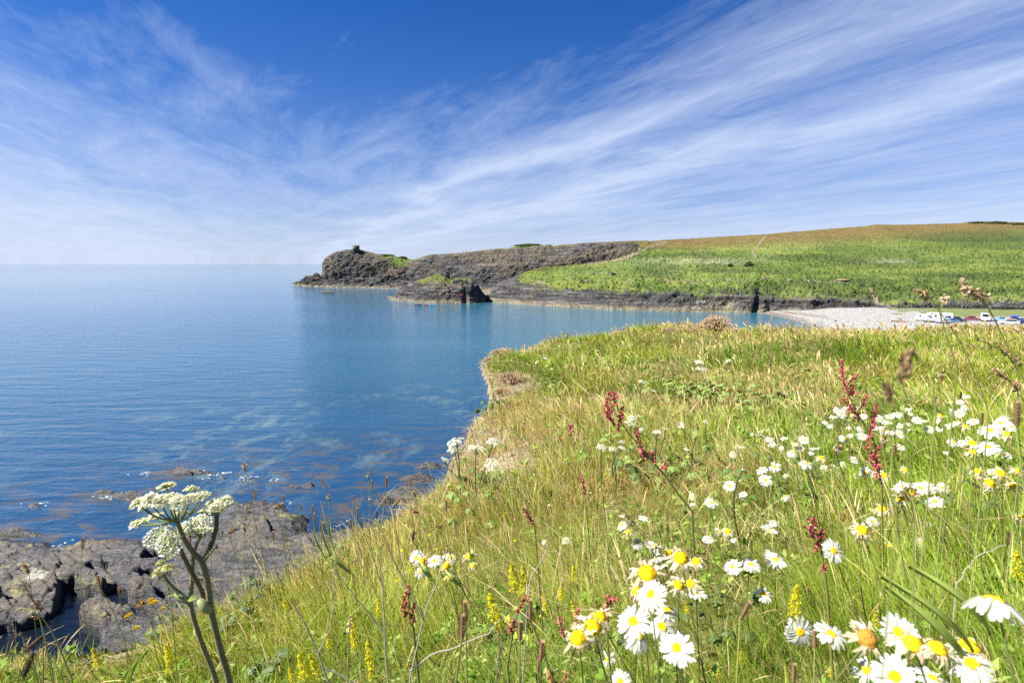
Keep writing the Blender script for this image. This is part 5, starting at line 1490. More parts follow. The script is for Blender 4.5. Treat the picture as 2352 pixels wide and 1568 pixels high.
sorrel('dull red sorrel at the bottom edge below the mallow', None, .85, [(1268, 1535), (1266, 1590)], [([(1262, 1530), (1266, 1550), (1270, 1575)], 16), ([(1300, 1545), (1290, 1565)], 16)], 10, .8, (.40, .13, .07))

# ---- yellow bedstraw spikes
r = np.random.default_rng(77)


def bed_mesh(seed):
    r = np.random.default_rng(seed); m = MB(); L = .060
    for k in range(330):
        f = r.random() ** .85; a = r.uniform(0, 6.28); rad = .0115 * (1 - f) ** .6 * r.random() ** .4 + .0008
        lump = .6 + .6 * abs(math.sin(f * 16))
        c = np.array([math.cos(a) * rad * lump, math.sin(a) * rad * lump, f * L])
        s = .0017 * r.uniform(.7, 1.4); th = np.arange(4) / 4 * 6.28 + r.uniform(0, 6)
        P = np.stack([s * np.cos(th), s * np.sin(th), 0 * th], -1) @ np.array(Euler(tuple(r.normal(0, .8, 3))).to_matrix()).T + c
        m.add(P, [[0, 1, 2, 3]], np.array([.72, .64, .02]) * r.uniform(.7, 1.1) if r.random() < .85 else np.array([.40, .44, .04]))
    m.tube([(0, 0, -.02), (0, 0, L * .95)], [.0009, .0005], np.array([.20, .26, .05]), 4, False)
    return m.mesh('flower_spike', M_PETAL, False)


BED = [bed_mesh(600 + q) for q in range(3)]
BEDS = [(702, 1535, 85), (732, 1528, 62), (672, 1550, 40), (390, 1500, 55), (383, 1535, 40), (1183, 1320, 75), (1206, 1316, 55), (1196, 1352, 45), (1140, 1396, 75), (1147, 1422, 50), (1825, 1385, 85), (850, 1505, 70), (853, 1540, 50), (812, 1440, 70), (818, 1470, 55), (227, 1510, 55), (1318, 1315, 42), (1255, 1380, 40), (1290, 1362, 44), (1323, 1400, 45), (757, 1470, 40), (870, 1395, 45), (1115, 1445, 30), (2345, 1300, 70), (1700, 1510, 42), (1650, 1535, 40), (2100, 1385, 40), (1950, 1185, 36), (2015, 1420, 46), (1580, 1395, 40), (1912, 1540, 44), (760, 1300, 0), (660, 1385, 36), (945, 1300, 34)]
BEDS = [b for b in BEDS if b[2]]
BSP = [(710, 1540, 'at the bottom beside the grey green leaves'), (385, 1515, 'between the hogweed stems'), (227, 1510, 'left of the hogweed stems'), (1195, 1320, 'right of the left daisy clump'), (1145, 1405, 'by the mallow leaves'), (830, 1480, 'beside the white dry twig'), (1300, 1380, 'left of the big front daisy clump'), (1825, 1385, 'above the front row of daisies'), (1640, 1500, 'under the big front daisy clump'), (2060, 1400, 'under the ribbed leaves'), (2345, 1300, 'at the right edge'), (870, 1390, 'above the brick red sorrel'), (1930, 1185, 'beside the dark crimson sorrel'), (660, 1385, 'near the round green leaves'), (1912, 1540, 'in the lower right corner')]
BL = spot_names([(x, y, 'yellow') for x, y, w in BEDS], BSP, 'bedstraw spike')
B_STEM = stems(2, r0=.0010, r1=.0009, col=np.array([.15, .20, .05]), bow=.04)
for q, (X, Y, w) in enumerate(BEDS):
    base, p, sc = place(X, Y, w, .060, .10, .40, (.12 + r.normal(0, .1), r.normal(0, .1)))
    p = p - np.array([0, 0, .03 * sc])
    root = thing('yellow_bedstraw', BL[q], 'bedstraw', group='yellow bedstraw spikes')
    L, Rm = stand(root, base, p)
    link('stem', B_STEM[q % 2], root, scale=(1, 1, L)); link('flower_spike', BED[q % 3], root, (0, 0, L), None, (sc, sc, sc))

# ---- kidney vetch on the left bank
def vetch_mesh(seed, c):
    r = np.random.default_rng(seed); m = MB()
    for k in range(46):
        d = r.normal(0, 1, 3); d[2] = abs(d[2]) * .8 + .1; d /= np.linalg.norm(d)
        m.leaf(d * .004, d, r.normal(0, 1, 3), .0085 * r.uniform(.7, 1.2), .0042, np.array(c) * r.uniform(.6, 1.2), n=4, droop=.15, fold=.5)
    return m.mesh('flower_head', M_PETAL, False)


VET = [vetch_mesh(640, (.72, .50, .02)), vetch_mesh(641, (.34, .22, .09))]
for q, (X, Y, w, k, lab) in enumerate([(352, 1385, 20, 0, 'yellow kidney vetch head just left of the hogweed stem'), (325, 1388, 26, 1, 'browned kidney vetch head left of the yellow one'), (295, 1415, 19, 0, 'yellow and brown vetch head at the pool edge'), (312, 1443, 17, 0, 'bright yellow vetch head below the pool slab'), (372, 1398, 13, 0, 'small yellow vetch head tucked behind the hogweed stem'), (345, 1378, 14, 0, 'yellow vetch top above the browned head')]):
    base, p, sc = place(X, Y, w, .022, .08, .45, (.15, 0))
    root = thing('kidney_vetch', lab, 'vetch', group='kidney vetches on the left bank')
    L, Rm = stand(root, base, p)
    link('stem', R_STEM[q % 4], root, scale=(1, 1, L)); link('flower_head', VET[k], root, (0, 0, L), None, (sc, sc, sc))


# ---- cocksfoot and other tall grasses with clumped seed heads
def clumped(m, q, wd, seed, n, col=(.42, .28, .16)):
    r = np.random.default_rng(seed); t = np.linspace(0, 1, len(q)); q = np.array(q)
    for k in range(n):
        f = r.random(); c = np.array([np.interp(f, t, q[:, j]) for j in range(3)])
        d = (q[-1] - q[0]); d = d / np.linalg.norm(d) + r.normal(0, .45, 3)
        c = c + r.normal(0, 1, 3) * wd * .42 * (.35 + .65 * math.sin(math.pi * f))
        m.leaf(c, d, r.normal(0, 1, 3), wd * r.uniform(.7, 1.2), wd * .42, np.array(col) * r.uniform(.5, 1.55), n=4, droop=.05, fold=.5)


def cocksfoot(lab, D, stem, clumps, seed, col=(.42, .28, .16), n=60, sc=(.24, .27, .08), kind='seed_cluster'):
    """Tall grass: stem through sheet points down to the turf, seed clusters along given short lines."""
    P = [at_depth(x, y, D) for x, y in stem]
    b = np.array([P[-1][0], P[-1][1], float(zg(P[-1][0], P[-1][1])) - .01])
    if P[-1][2] < b[2]: b[2] = P[-1][2]
    root = thing('cocksfoot_grass', lab, 'seeding grass', b, group='tall seeding grasses close to the camera')
    m = MB(); pts = np.array([p - b for p in P] + ([np.zeros(3)] if P[-1][2] > b[2] + .01 else []))
    t = np.linspace(0, 1, len(pts)); tt_ = np.linspace(0, 1, 20); Q = np.stack([np.interp(tt_, t, pts[:, k]) for k in range(3)], -1)
    m.tube(Q, np.linspace(.0006, .0011, 20) * min(1, D / .75), np.array(sc), 6); m.build('stem', M_PLANT, root)
    for k, (a, c, w) in enumerate(clumps):
        mm_ = MB(); q = [at_depth(*a, D) - b, at_depth(*c, D) - b]
        clumped(mm_, q, w * 1024 / 2352 * D / FPX, seed * 10 + k, n, col)
        mm_.build(kind, M_DRY, root, False)


zc8 = lambda a, b: (1952 + a * .17, 603 + b * .17)
cocksfoot('tall cocksfoot with a pale arching head against the green hill', .75, [zc8(1540, 320), zc8(1700, 400), zc8(1800, 490), zc8(1960, 780), zc8(2140, 1150), (2345, 860), (2400, 960), (2430, 1100)], [(zc8(1505, 195), zc8(1535, 300), 6), (zc8(1535, 300), zc8(1560, 410), 9), (zc8(1545, 340), zc8(1690, 400), 12), (zc8(1660, 380), zc8(1810, 470), 15), (zc8(1610, 430), zc8(1720, 470), 9), (zc8(1790, 510), zc8(1820, 570), 5)], 1, (.50, .36, .22))
cocksfoot('thin cocksfoot with two brown clusters and a stem crossing to the right', .8, [zc8(1040, 430), zc8(1130, 540), zc8(1290, 770), zc8(1420, 960), zc8(1520, 1130), (2240, 860), (2275, 960)], [(zc8(870, 370), zc8(1030, 415), 9), (zc8(940, 465), zc8(1040, 490), 6)], 2, (.36, .22, .12))
cocksfoot('small single headed grass leaning against the thin cocksfoot', .8, [zc8(1285, 480), zc8(1250, 580), zc8(1210, 660), (2170, 760), (2200, 850)], [(zc8(1300, 440), zc8(1280, 520), 8)], 3, (.42, .30, .2))
cocksfoot('grass with a flat brown head lying over the car park', .7, [zc8(1440, 820), zc8(1330, 870), (2165, 790), (2140, 860), (2150, 960)], [(zc8(1330, 870), zc8(1450, 825), 7)], 4, (.42, .29, .17))
cocksfoot('dark out of focus cocksfoot head close to the camera', .30, [(2108, 830), (2095, 800), (2078, 860), (2072, 930), (2080, 1040), (2110, 1250)], [((2094, 800), (2082, 830), 15), ((2080, 826), (2076, 850), 17), ((2072, 850), (2068, 872), 14), ((2100, 800), (2116, 838), 6)], 5, (.20, .135, .07), 40)
cocksfoot('out of focus dark seed head left of the nearest cocksfoot', .33, [(2038, 885), (2040, 920), (2044, 1000), (2060, 1200)], [((2037, 876), (2038, 898), 12), ((2038, 895), (2042, 920), 12)], 6, (.19, .125, .065), 40)
cocksfoot('drooping brown grass head at right over straw grass', .9, [(2240, 775), (2270, 790), (2310, 810), (2335, 845), (2350, 930), (2365, 1040)], [((2238, 775), (2292, 795), 7), ((2300, 800), (2345, 835), 10)], 7, (.36, .24, .14))
cocksfoot('bent grass with brown spikelets at the right edge', .8, [(2285, 850), (2310, 870), (2338, 890), (2336, 960), (2345, 1060)], [((2282, 845), (2310, 868), 8), ((2310, 868), (2338, 892), 9)], 8, (.32, .20, .13))
cocksfoot('pale straw grass head bowing over the bottom left pool', .75, [(36, 1396), (70, 1398), (92, 1410), (120, 1450), (150, 1520), (170, 1570)], [((34, 1397), (85, 1405), 5)], 9, (.50, .39, .23))
cocksfoot('brown grass spike left of the dark plantain head', .8, [(52, 1335), (70, 1368), (84, 1395), (100, 1450), (120, 1540)], [((50, 1335), (72, 1372), 5), ((75, 1378), (92, 1398), 9)], 10, (.30, .19, .12))
cocksfoot('straw coloured grass spike at the bottom left edge', .8, [(48, 1455), (62, 1490), (80, 1530), (90, 1580)], [((46, 1450), (66, 1496), 6)], 11, (.42, .30, .16))
cocksfoot('pale upright grass head beside the white dry twig', .8, [(805, 1415), (802, 1450), (800, 1500), (798, 1570)], [((806, 1412), (800, 1455), 8)], 12, (.62, .50, .33))
cocksfoot('brown grass spike hanging on the tall plantain stem', 1.0, [(378, 1325), (386, 1350), (392, 1380)], [((376, 1322), (394, 1368), 5)], 13, (.36, .25, .12))
cocksfoot('purple stalk of grass at lower centre', .7, [(1150, 1470), (1145, 1510), (1140, 1560), (1138, 1600)], [((1152, 1470), (1141, 1562), 6)], 14, (.22, .12, .15))
cocksfoot('long brown grass spike slanting above the front daisy clump', 1.1, [(1410, 1155), (1440, 1185), (1465, 1215), (1490, 1250), (1520, 1300)], [((1408, 1152), (1452, 1200), 6)], 15, (.40, .29, .18))
cocksfoot('arching pale grass head above the withered daisies', 1.1, [(1500, 1245), (1470, 1215), (1440, 1180), (1500, 1290)], [((1440, 1178), (1490, 1235), 5)], 16, (.45, .33, .20))

# ---- white dry twigs
def twig(lab, D, lines, seed, thin=1.0):
    (x0, y0), (x1, y1) = lines[0][:2]
    for q in range(40):                                     # run the main stalk on down to the turf
        P0 = at_depth(x0, y0, D)
        if P0[2] <= float(zg(P0[0], P0[1])): break
        k = 14 / math.hypot(x1 - x0, y1 - y0); x0, y0 = x0 - (x1 - x0) * k * .5, y0 - (y1 - y0) * k - 0
        lines[0] = [(x0, y0)] + lines[0][(1 if q else 0):]; x1, y1 = lines[0][1]
        if y1 < y0 + 1e-6 and q > 38: break
    P0 = at_depth(*lines[0][0], D); b = np.array([P0[0], P0[1], P0[2]])
    root = thing('dry_stalk', lab, 'dry stalk', b, group='bleached dry stalks'); r = np.random.default_rng(seed)
    for k, ln in enumerate(lines):
        m = MB(); q = np.array([at_depth(x, y, D) - b for x, y in ln]); t = np.linspace(0, 1, len(q)); tt_ = np.linspace(0, 1, 16)
        Q = np.stack([np.interp(tt_, t, q[:, j]) for j in range(3)], -1)
        Q[1:] += r.normal(0, .0008, (15, 3))
        m.tube(Q, thin * np.linspace(.0017, .0008, 16) * (1 if k == 0 else .75), np.array([.36, .32, .27]), 6)
        m.build('stalk' if k == 0 else 'side_branch', M_DRY, root)


twig('forked white stalk rising from the bottom at lower centre', .85, [[(940, 1568), (955, 1500), (970, 1430), (995, 1360), (1010, 1310), (1028, 1258)], [(970, 1420), (950, 1370), (915, 1310), (890, 1258)], [(942, 1540), (985, 1505), (1060, 1480), (1125, 1450), (1150, 1420)]], 1)
twig('upright thin white stalk left of the brick red sorrel', .9, [[(892, 1568), (884, 1480), (882, 1400), (878, 1330), (868, 1270)], [(880, 1450), (840, 1400), (800, 1350), (770, 1310)]], 2)
twig('tangled grey stalks at the left of the white twigs', .85, [[(760, 1580), (730, 1500), (700, 1430), (668, 1370)], [(730, 1500), (762, 1440), (766, 1350), (772, 1260)], [(745, 1530), (800, 1560), (850, 1580)]], 3)
twig('curved white stalk in the grass near the right edge', .85, [[(2195, 1345), (2215, 1310), (2245, 1275), (2310, 1250)]], 4, .6)
twig('short white stalk leaning in mid meadow', 1.5, [[(1215, 1335), (1235, 1300), (1258, 1260), (1262, 1215)]], 5)

# ---- leafy clumps
CL = [(1205, 1440, 16, .11, .062, [LEAVES, LEAF_Y], 'mallow with dark and yellow lobed leaves at lower centre', 0), (612, 1548, 7, .06, .085, [LEAF_G], 'grey green broad leaves at the bottom edge', 0), (575, 1385, 9, .09, .060, [LEAVES, LEAF_G], 'round green leaves right of the hogweed stem', .04), (545, 1435, 8, .07, .055, [LEAF_G], 'crumpled grey leaves beside the hogweed stem', .02), (1495, 1105, 30, .26, .075, [LEAVES], 'dark green leaf patch below the red sorrel stem', 0),
      (1560, 905, 34, .60, .10, [LEAF_L], 'pale leafy bank under the twin hogweed umbels', 0), (1640, 915, 34, .65, .10, [LEAF_L], 'pale leafy bank right of the twin umbels', 0), (1700, 930, 28, .55, .09, [LEAF_L], 'pale leaves at the foot of the green mound', 0), (1760, 935, 28, .55, .09, [LEAF_L], 'pale leaves on the right end of the leafy bank', 0), (1278, 886, 22, .34, .09, [LEAVES, LEAF_L], 'dark leaf clump in the middle of the plateau', 0), (1375, 832, 20, .40, .10, [LEAF_L], 'leaf clump below the small rim umbel', 0), (1135, 955, 26, .22, .075, [LEAVES], 'dark leaf clump on the cliff edge', 0), (1455, 1000, 18, .2, .06, [LEAF_L], 'leaf clump at the crowded hogweed', 0), (1100, 1115, 8, .12, .08, [LEAVES], 'dark leaves on a stalk before the bare soil', .05), (1640, 800, 18, .5, .11, [LEAVES], 'dark leaf clump near the far rim', 0), (2000, 905, 26, .5, .075, [LEAF_L], 'leafy patch behind the tall right sorrel', 0), (395, 1425, 9, .06, .045, [LEAF_G], 'small leaves between vetch and hogweed', .0), (780, 1290, 8, .08, .06, [LEAF_L], 'fresh leaves at the grassy edge above the rocks', 0), (1905, 880, 22, .55, .08, [LEAF_L], 'leafy patch on the green mound', 0), (1765, 1150, 30, .26, .05, [LEAVES], 'added dark foliage for the shadow gaps under the left wing of the far daisy drift', 0), (1845, 1135, 26, .22, .05, [LEAVES], 'added dark foliage for the shadow gap between the two wings of the far daisy drift', 0), (2190, 1230, 22, .16, .045, [LEAVES], 'dark foliage under the old daisy heads at right', 0), (1640, 1480, 18, .10, .035, [LEAVES], 'dark daisy foliage right of the big front clump', 0)]  # dark clumps at the far daisy drift are added to stand in for shadow gaps
for q, (X, Y, n, rad, size, pools, lab, dz) in enumerate(CL):
    b = hit(X, Y, .05, zg); b[2] = float(zg(b[0], b[1])) + dz
    root = thing('leafy_plant', lab, 'leafy plant', b, group='leafy plants among the grass')
    leaf_ring(root, n, rad, size, 900 + q, sum(pools, []), .10 if n < 17 else .24, .05)

# ---- long ribbed plantain leaves
def ribbed(lab, D, sets, seed):
    P0 = at_depth(*sets[0][0], D); b = np.array([P0[0], P0[1], float(zg(P0[0], P0[1]))])
    root = thing('ribbed_leaf_plant', lab, 'leafy plant', b, group='leafy plants among the grass')
    for k, (a, c, w) in enumerate(sets):
        m = MB(); q0, q1 = at_depth(*a, D) - b, at_depth(*c, D) - b
        L = np.linalg.norm(q1 - q0); wd = w * 1024 / 2352 * D / FPX
        n = 10; t = np.linspace(0, 1, n); C = arc(q0, q1, (0, -.02, .012), n); side = np.cross(q1 - q0, (0, -1, .5)); side /= np.linalg.norm(side)
        ww = wd * np.sin(np.clip(t * .95 + .05, 0, 1) * math.pi) ** 1.0 * .5
        nc = 9; s = np.linspace(-1, 1, nc)
        V = C[:, None] + side * (ww[:, None] * s)[..., None] + np.array([0, -.4, 1.0]) * (.0012 * np.cos(s * math.pi * 4) + .003 * s ** 2)[None, :, None]
        i = np.arange(n * nc).reshape(n, nc)
        col = np.array([.34, .43, .10]) * (1 + .18 * np.cos(s * math.pi * 4))[None, :, None] * np.ones((n, 1, 3))
        m.add(V.reshape(-1, 3), np.stack([i[:-1, :-1], i[1:, :-1], i[1:, 1:], i[:-1, 1:]], -1).reshape(-1, 4), col.reshape(-1, 3)); m.build('leaf', M_PLANT, root)


ribbed('long ribbed green leaves sweeping left near the right edge', .62, [((2240, 1560), (2032, 1348), 17), ((2275, 1460), (2086, 1302), 15), ((2235, 1500), (2022, 1326), 11)], 1)
ribbed('upright ribbed green leaves left of centre above the rocks', 1.5, [((752, 1290), (722, 1215), 6), ((770, 1300), (738, 1200), 6), ((768, 1262), (760, 1190), 6), ((810, 1320), (745, 1262), 8)], 2)
ribbed('ribbed leaves left of the withered daisy heads', 1.2, [((1000, 1340), (962, 1290), 11), ((1090, 1290), (1080, 1260), 12), ((1062, 1350), (1020, 1310), 10)], 3)
ribbed('pale upright leaves at the bottom left', .8, [((316, 1590), (340, 1495), 9), ((300, 1590), (322, 1515), 7), ((170, 1590), (166, 1500), 6)], 4)

# ------------------------------------------------------------------ far things: tower, vehicles, walls, bushes, people
from mathutils.bvhtree import BVHTree


def bvh(name):
    me = bpy.data.objects[name].data
    n = len(me.vertices); v = np.empty(n * 3, np.float32); me.vertices.foreach_get('co', v)
    f = np.empty(len(me.loops), np.int32); me.loops.foreach_get('vertex_index', f)
    return BVHTree.FromPolygons(v.reshape(-1, 3).tolist(), f.reshape(-1, 4).tolist())


LAND = [bvh(n) for n in ('headland', 'quarry_ridge', 'hillside', 'slate_islet', 'shingle_beach')]


def land_hit(X, Y):
    u, y, z = ray(X, Y); d = Vector((float(u), float(y), float(z))).normalized(); o = Vector((0, 0, CAMZ)); best = None
    for b in LAND:
        h = b.ray_cast(o, d)
        if h[0] is not None and h[3] > 60 and (best is None or h[3] < best[1]): best = (h[0], h[3])
    if best is None: return Vector(tuple(at_z(X, Y, 0.0)))
    return best[0]


def drop(x, y):
    zs = []
    for b in LAND:
        h = b.ray_cast(Vector((x, y, 300)), Vector((0, 0, -1)))
        if h[0] is not None: zs.append(h[0].z)
    return max(zs) if zs else 0.0


def facing(p): return math.atan2(p[0], p[1])


M_STONE = simple_mat('dry_stone', (.115, .112, .105), .9, .1, 0, .55, 1.6, .6)
M_MORTAR = simple_mat('tower_stone', (.115, .105, .092), .9, .1, 0, .45, 1.2, .6)
M_DARK = simple_mat('opening_shade', (.012, .012, .014), .9, .05)  # near-black panel colour, painting the shade inside doorway and window openings
M_WHITE = simple_mat('white_coachwork', (.52, .52, .51), .35, .5, 0, .04, 2)
M_GLASS = simple_mat('vehicle_glass', (.02, .025, .03), .08, .6)
M_TYRE = simple_mat('tyre_rubber', (.02, .02, .02), .85, .2)
M_RIM = simple_mat('wheel_rim', (.35, .35, .36), .35, .5, .6)
M_TRIM = simple_mat('dark_trim', (.04, .04, .045), .6, .3)
M_LAMP = simple_mat('head_lamp', (.6, .6, .55), .15, .6)
M_RED = simple_mat('tail_lamp', (.45, .03, .03), .3, .5)
M_YEL = simple_mat('number_plate', (.60, .48, .06), .5, .3)
M_WOOD = simple_mat('driftwood', (.24, .19, .14), .9, .1, 0, .4, 5, .4)


def paint(name, c): return simple_mat(name, c, .3, .5, .15, .05, 2)


def prism(prof, w, taper=0.0, z0=0, z1=1, yc=0.0):
    """Side profile (x, z) pulled across the width, drawing in towards the top."""
    m = MB(); n = len(prof); V = []
    for s in (-1, 1):
        for x, z in prof:
            k = 1 - taper * min(1, max(0, (z - z0) / max(1e-6, z1 - z0)))
            V.append((x, yc + s * w / 2 * k, z))
    V = np.array(V); q = np.arange(n)
    m.add(V, [list(q)], (.5, .5, .5)); m.add(V, [list((q + n)[::-1])], (.5, .5, .5))
    m.add(V, np.stack([q, q + n, np.roll(q, -1) + n, np.roll(q, -1)], -1), (.5, .5, .5))
    return m


def part(m, name, mat, parent, bevel=0.0, **kw):
    o = link(name, m.mesh(name, mat, False), parent, **kw)
    if bevel:
        b = bmesh.new(); b.from_mesh(o.data); bmesh.ops.remove_doubles(b, verts=b.verts, dist=1e-4)
        bmesh.ops.recalc_face_normals(b, faces=b.faces)
        es = [e for e in b.edges if len(e.link_faces) == 2 and e.calc_face_angle(0) > .5]
        bmesh.ops.bevel(b, geom=es, offset=bevel, segments=2, affect='EDGES', profile=.5)
        b.to_mesh(o.data); b.free()
    return o


def wheel_parts(parent, x, ys, r=.33, w=.22):
    for y in ys:
        t = MB(); t.tube([(x, y - w / 2, r), (x, y + w / 2, r)], r, (.5,) * 3, 18); o = t.build('wheel', M_TYRE, parent, False)
        s = 1 if y > 0 else -1
        h = MB(); h.tube([(x, y + s * (w / 2 - .01), r), (x, y + s * (w / 2 + .015), r)], r * .62, (.5,) * 3, 14); h.build('rim', M_RIM, o, False)


def car(name, label, loc, rz, mat, L=4.2, H=1.45, W=1.75, estate=False, extras=None):
    root = thing(name, label, 'car', loc, (0, 0, rz), 'cars in the beach car park')
    a = L / 2
    body = [(-a, .35), (-a + .03, .62), (-a + .15, .78), (-a + 1.05, .92), (a - .25, .95), (a, .80), (a, .38), (a - .15, .25), (-a + .2, .25)]
    part(prism(body, W, .06, .25, .95), 'body', mat, root, .05)
    top = [(-a + 1.0, .90), (-a + 1.75, H - .03), (-a + 2.2, H), ((a - .75) if estate else (a - 1.25), H - .03), ((a - .15) if estate else (a - .35), .93)]
    part(prism(top, W * .94, .22, .9, H), 'cabin', mat, root, .04)
    for s in (-1, 1):
        gp = [(-a + 1.20, .95), (-a + 1.82, H - .10), (-a + 2.2, H - .08), ((a - .85) if estate else (a - 1.3), H - .10), ((a - .35) if estate else (a - .65), .96)]
        g = MB(); V = [(x, s * (W * .94 / 2 * (1 - .22 * (z - .9) / (H - .9)) + .006), z) for x, z in gp]
        g.add(V, [list(range(5))[::s]], (.5,) * 3); part(g, 'window', M_GLASS, root)
    for x0, x1, nm in ((-a + 1.06, -a + 1.72, 'windscreen'), ((a - .19) if estate else (a - .42), (a - .70) if estate else (a - 1.18), 'rear_window')):
        g = MB(); sgn = -1 if x0 < 0 else 1
        V = [(x0 + sgn * .02, -W * .40, .96), (x0 + sgn * .02, W * .40, .96), (x1 + sgn * .02, W * .36, H - .09), (x1 + sgn * .02, -W * .36, H - .09)]
        g.add(V, [[0, 1, 2, 3]], (.5,) * 3); part(g, nm, M_GLASS, root)
    wheel_parts(root, -a + .80, (-W / 2 + .08, W / 2 - .08)); wheel_parts(root, a - .80, (-W / 2 + .08, W / 2 - .08))
    for y in (-W * .34, W * .34):
        g = MB(); g.box((-a + .06, y, .66), (.14, .34, .15), (.5,) * 3); part(g, 'headlight', M_LAMP, root, .02)
        g = MB(); g.box((a - .02, y, .76), (.08, .24, .22), (.5,) * 3); part(g, 'tail_light', M_RED, root, .02)
    g = MB(); g.box((-a + .02, 0, .42), (.12, W * .92, .18), (.5,) * 3); part(g, 'bumper', M_TRIM, root, .03)
    if extras: extras(root)
    return root


def ground(X, Y, z=None):
    p = land_hit(X, Y); return Vector((p.x, p.y, drop(p.x, p.y)))


# motorhome seen from its side, front towards the sea
p = ground(2153, 740)
root = thing('motorhome', 'white coachbuilt motorhome with a cab-over bed parked on the shingle', 'motorhome', p, (0, 0, -facing(p) + .12))
prof = [(-1.55, .42), (3.6, .42), (3.65, 2.75), (3.45, 2.92), (-2.0, 2.95), (-2.85, 2.60), (-2.95, 2.25), (-2.75, 2.02), (-1.75, 1.95), (-1.55, 1.85)]
part(prism(prof, 2.25, 0), 'body', M_WHITE, root, .06)
part(prism([(-3.6, .45), (-3.62, .85), (-3.45, 1.10), (-2.65, 1.28), (-1.95, 1.92), (-1.50, 1.95), (-1.50, .40)], 1.95, .06, .4, 2), 'cab', M_WHITE, root, .06)
for s in (-1, 1):
    for nm, gp in (('cab_window', [(-2.45, 1.32), (-1.98, 1.80), (-1.62, 1.80), (-1.62, 1.32)]),):
        g = MB(); g.add([(x, s * .972, z) for x, z in gp], [list(range(4))[::s]], (.5,) * 3); part(g, nm, M_GLASS, root)
    for x0, x1, z0, z1 in ((-1.95, -1.45, 2.42, 2.62), (-.95, -.50, 1.75, 2.30), (1.75, 3.05, 1.62, 2.12)):
        w_ = MB(); w_.box(((x0 + x1) / 2, s * 1.13, (z0 + z1) / 2), (x1 - x0 + .1, .03, z1 - z0 + .1), (.5,) * 3); fr = part(w_, 'window_frame', M_TRIM, root, .01)
        g = MB(); g.box(((x0 + x1) / 2, s * 1.148, (z0 + z1) / 2), (x1 - x0, .012, z1 - z0), (.5,) * 3); part(g, 'pane', M_GLASS, fr)
g = MB(); g.add([(-2.62, -.82, 1.30), (-2.62, .82, 1.30), (-2.02, .76, 1.88), (-2.02, -.76, 1.88)], [[0, 1, 2, 3]], (.5,) * 3); part(g, 'windscreen', M_GLASS, root, loc=(-.02, 0, .01))
g = MB(); g.box((.55, -1.135, 1.45), (.62, .03, 1.85), (.5,) * 3); part(g, 'door', simple_mat('motorhome_door', (.46, .46, .45), .4), root, .01)
g = MB(); g.box((.9, -1.17, 2.62), (3.0, .10, .12), (.5,) * 3); part(g, 'awning', simple_mat('awning_case', (.38, .38, .39), .5), root, .02)
g = MB(); g.box((-3.62, 0, .55), (.16, 1.9, .26), (.5,) * 3); part(g, 'bumper', M_TRIM, root, .03)
for y in (-.70, .70):
    g = MB(); g.box((-3.56, y, .92), (.10, .34, .18), (.5,) * 3); part(g, 'headlight', M_LAMP, root, .02)
g = MB(); g.box((1.3, 0, .42), (4.5, 2.27, .16), (.5,) * 3); part(g, 'skirt', M_TRIM, root, .02)
wheel_parts(root, -2.55, (-.88, .88), .36, .24); wheel_parts(root, 2.2, (-1.0, 1.0), .36, .24)


def van(label, X, Y, rz_off, win, L=4.8, H=2.35):
    p = ground(X, Y)
    root = thing('panel_van', label, 'van', p, (0, 0, -facing(p) + rz_off))
    a = L / 2
    part(prism([(-a, .40), (-a - .02, .85), (-a + .25, 1.10), (-a + .85, 1.25), (-a + 1.55, H - .10), (-a + 1.9, H), (a - .12, H), (a, H - .25), (a, .40)], 1.95, .10, .4, H), 'body', M_WHITE, root, .07)
    g = MB(); g.add([(-a + .90, -.80, 1.30), (-a + .90, .80, 1.30), (-a + 1.50, .74, H - .16), (-a + 1.50, -.74, H - .16)], [[0, 1, 2, 3]], (.5,) * 3); part(g, 'windscreen', M_GLASS, root, loc=(-.03, 0, .01))
    for s in (-1, 1):
        g = MB(); g.add([(x, s * (.975 * (1 - .10 * (z - .4) / (H - .4)) + .006), z) for x, z in ((-a + 1.15, 1.32), (-a + 1.62, H - .35), (-a + 2.1, H - .35), (-a + 2.1, 1.32))], [list(range(4))[::s]], (.5,) * 3); part(g, 'cab_window', M_GLASS, root)
        g = MB(); g.box((a + .005, s * .86, 1.15), (.05, .12, .42), (.5,) * 3); part(g, 'tail_light', M_RED, root, .01)
        g = MB(); g.box((-a + .02, s * .70, .92), (.1, .3, .2), (.5,) * 3); part(g, 'headlight', M_LAMP, root, .02)
    g = MB(); g.box((a + .01, 0, .80), (.03, .52, .12), (.5,) * 3); part(g, 'number_plate', M_YEL, root)
    g = MB(); g.box((a + .02, 0, .48), (.14, 1.85, .20), (.5,) * 3); part(g, 'bumper', M_TRIM, root, .03)
    if win:
        for y in (-.42, .42):
            g = MB(); g.box((a + .004, y, 1.75), (.02, .62, .5), (.5,) * 3); part(g, 'rear_window', M_GLASS, root)
    wheel_parts(root, -a + .9, (-.86, .86)); wheel_parts(root, a - 1.0, (-.86, .86))


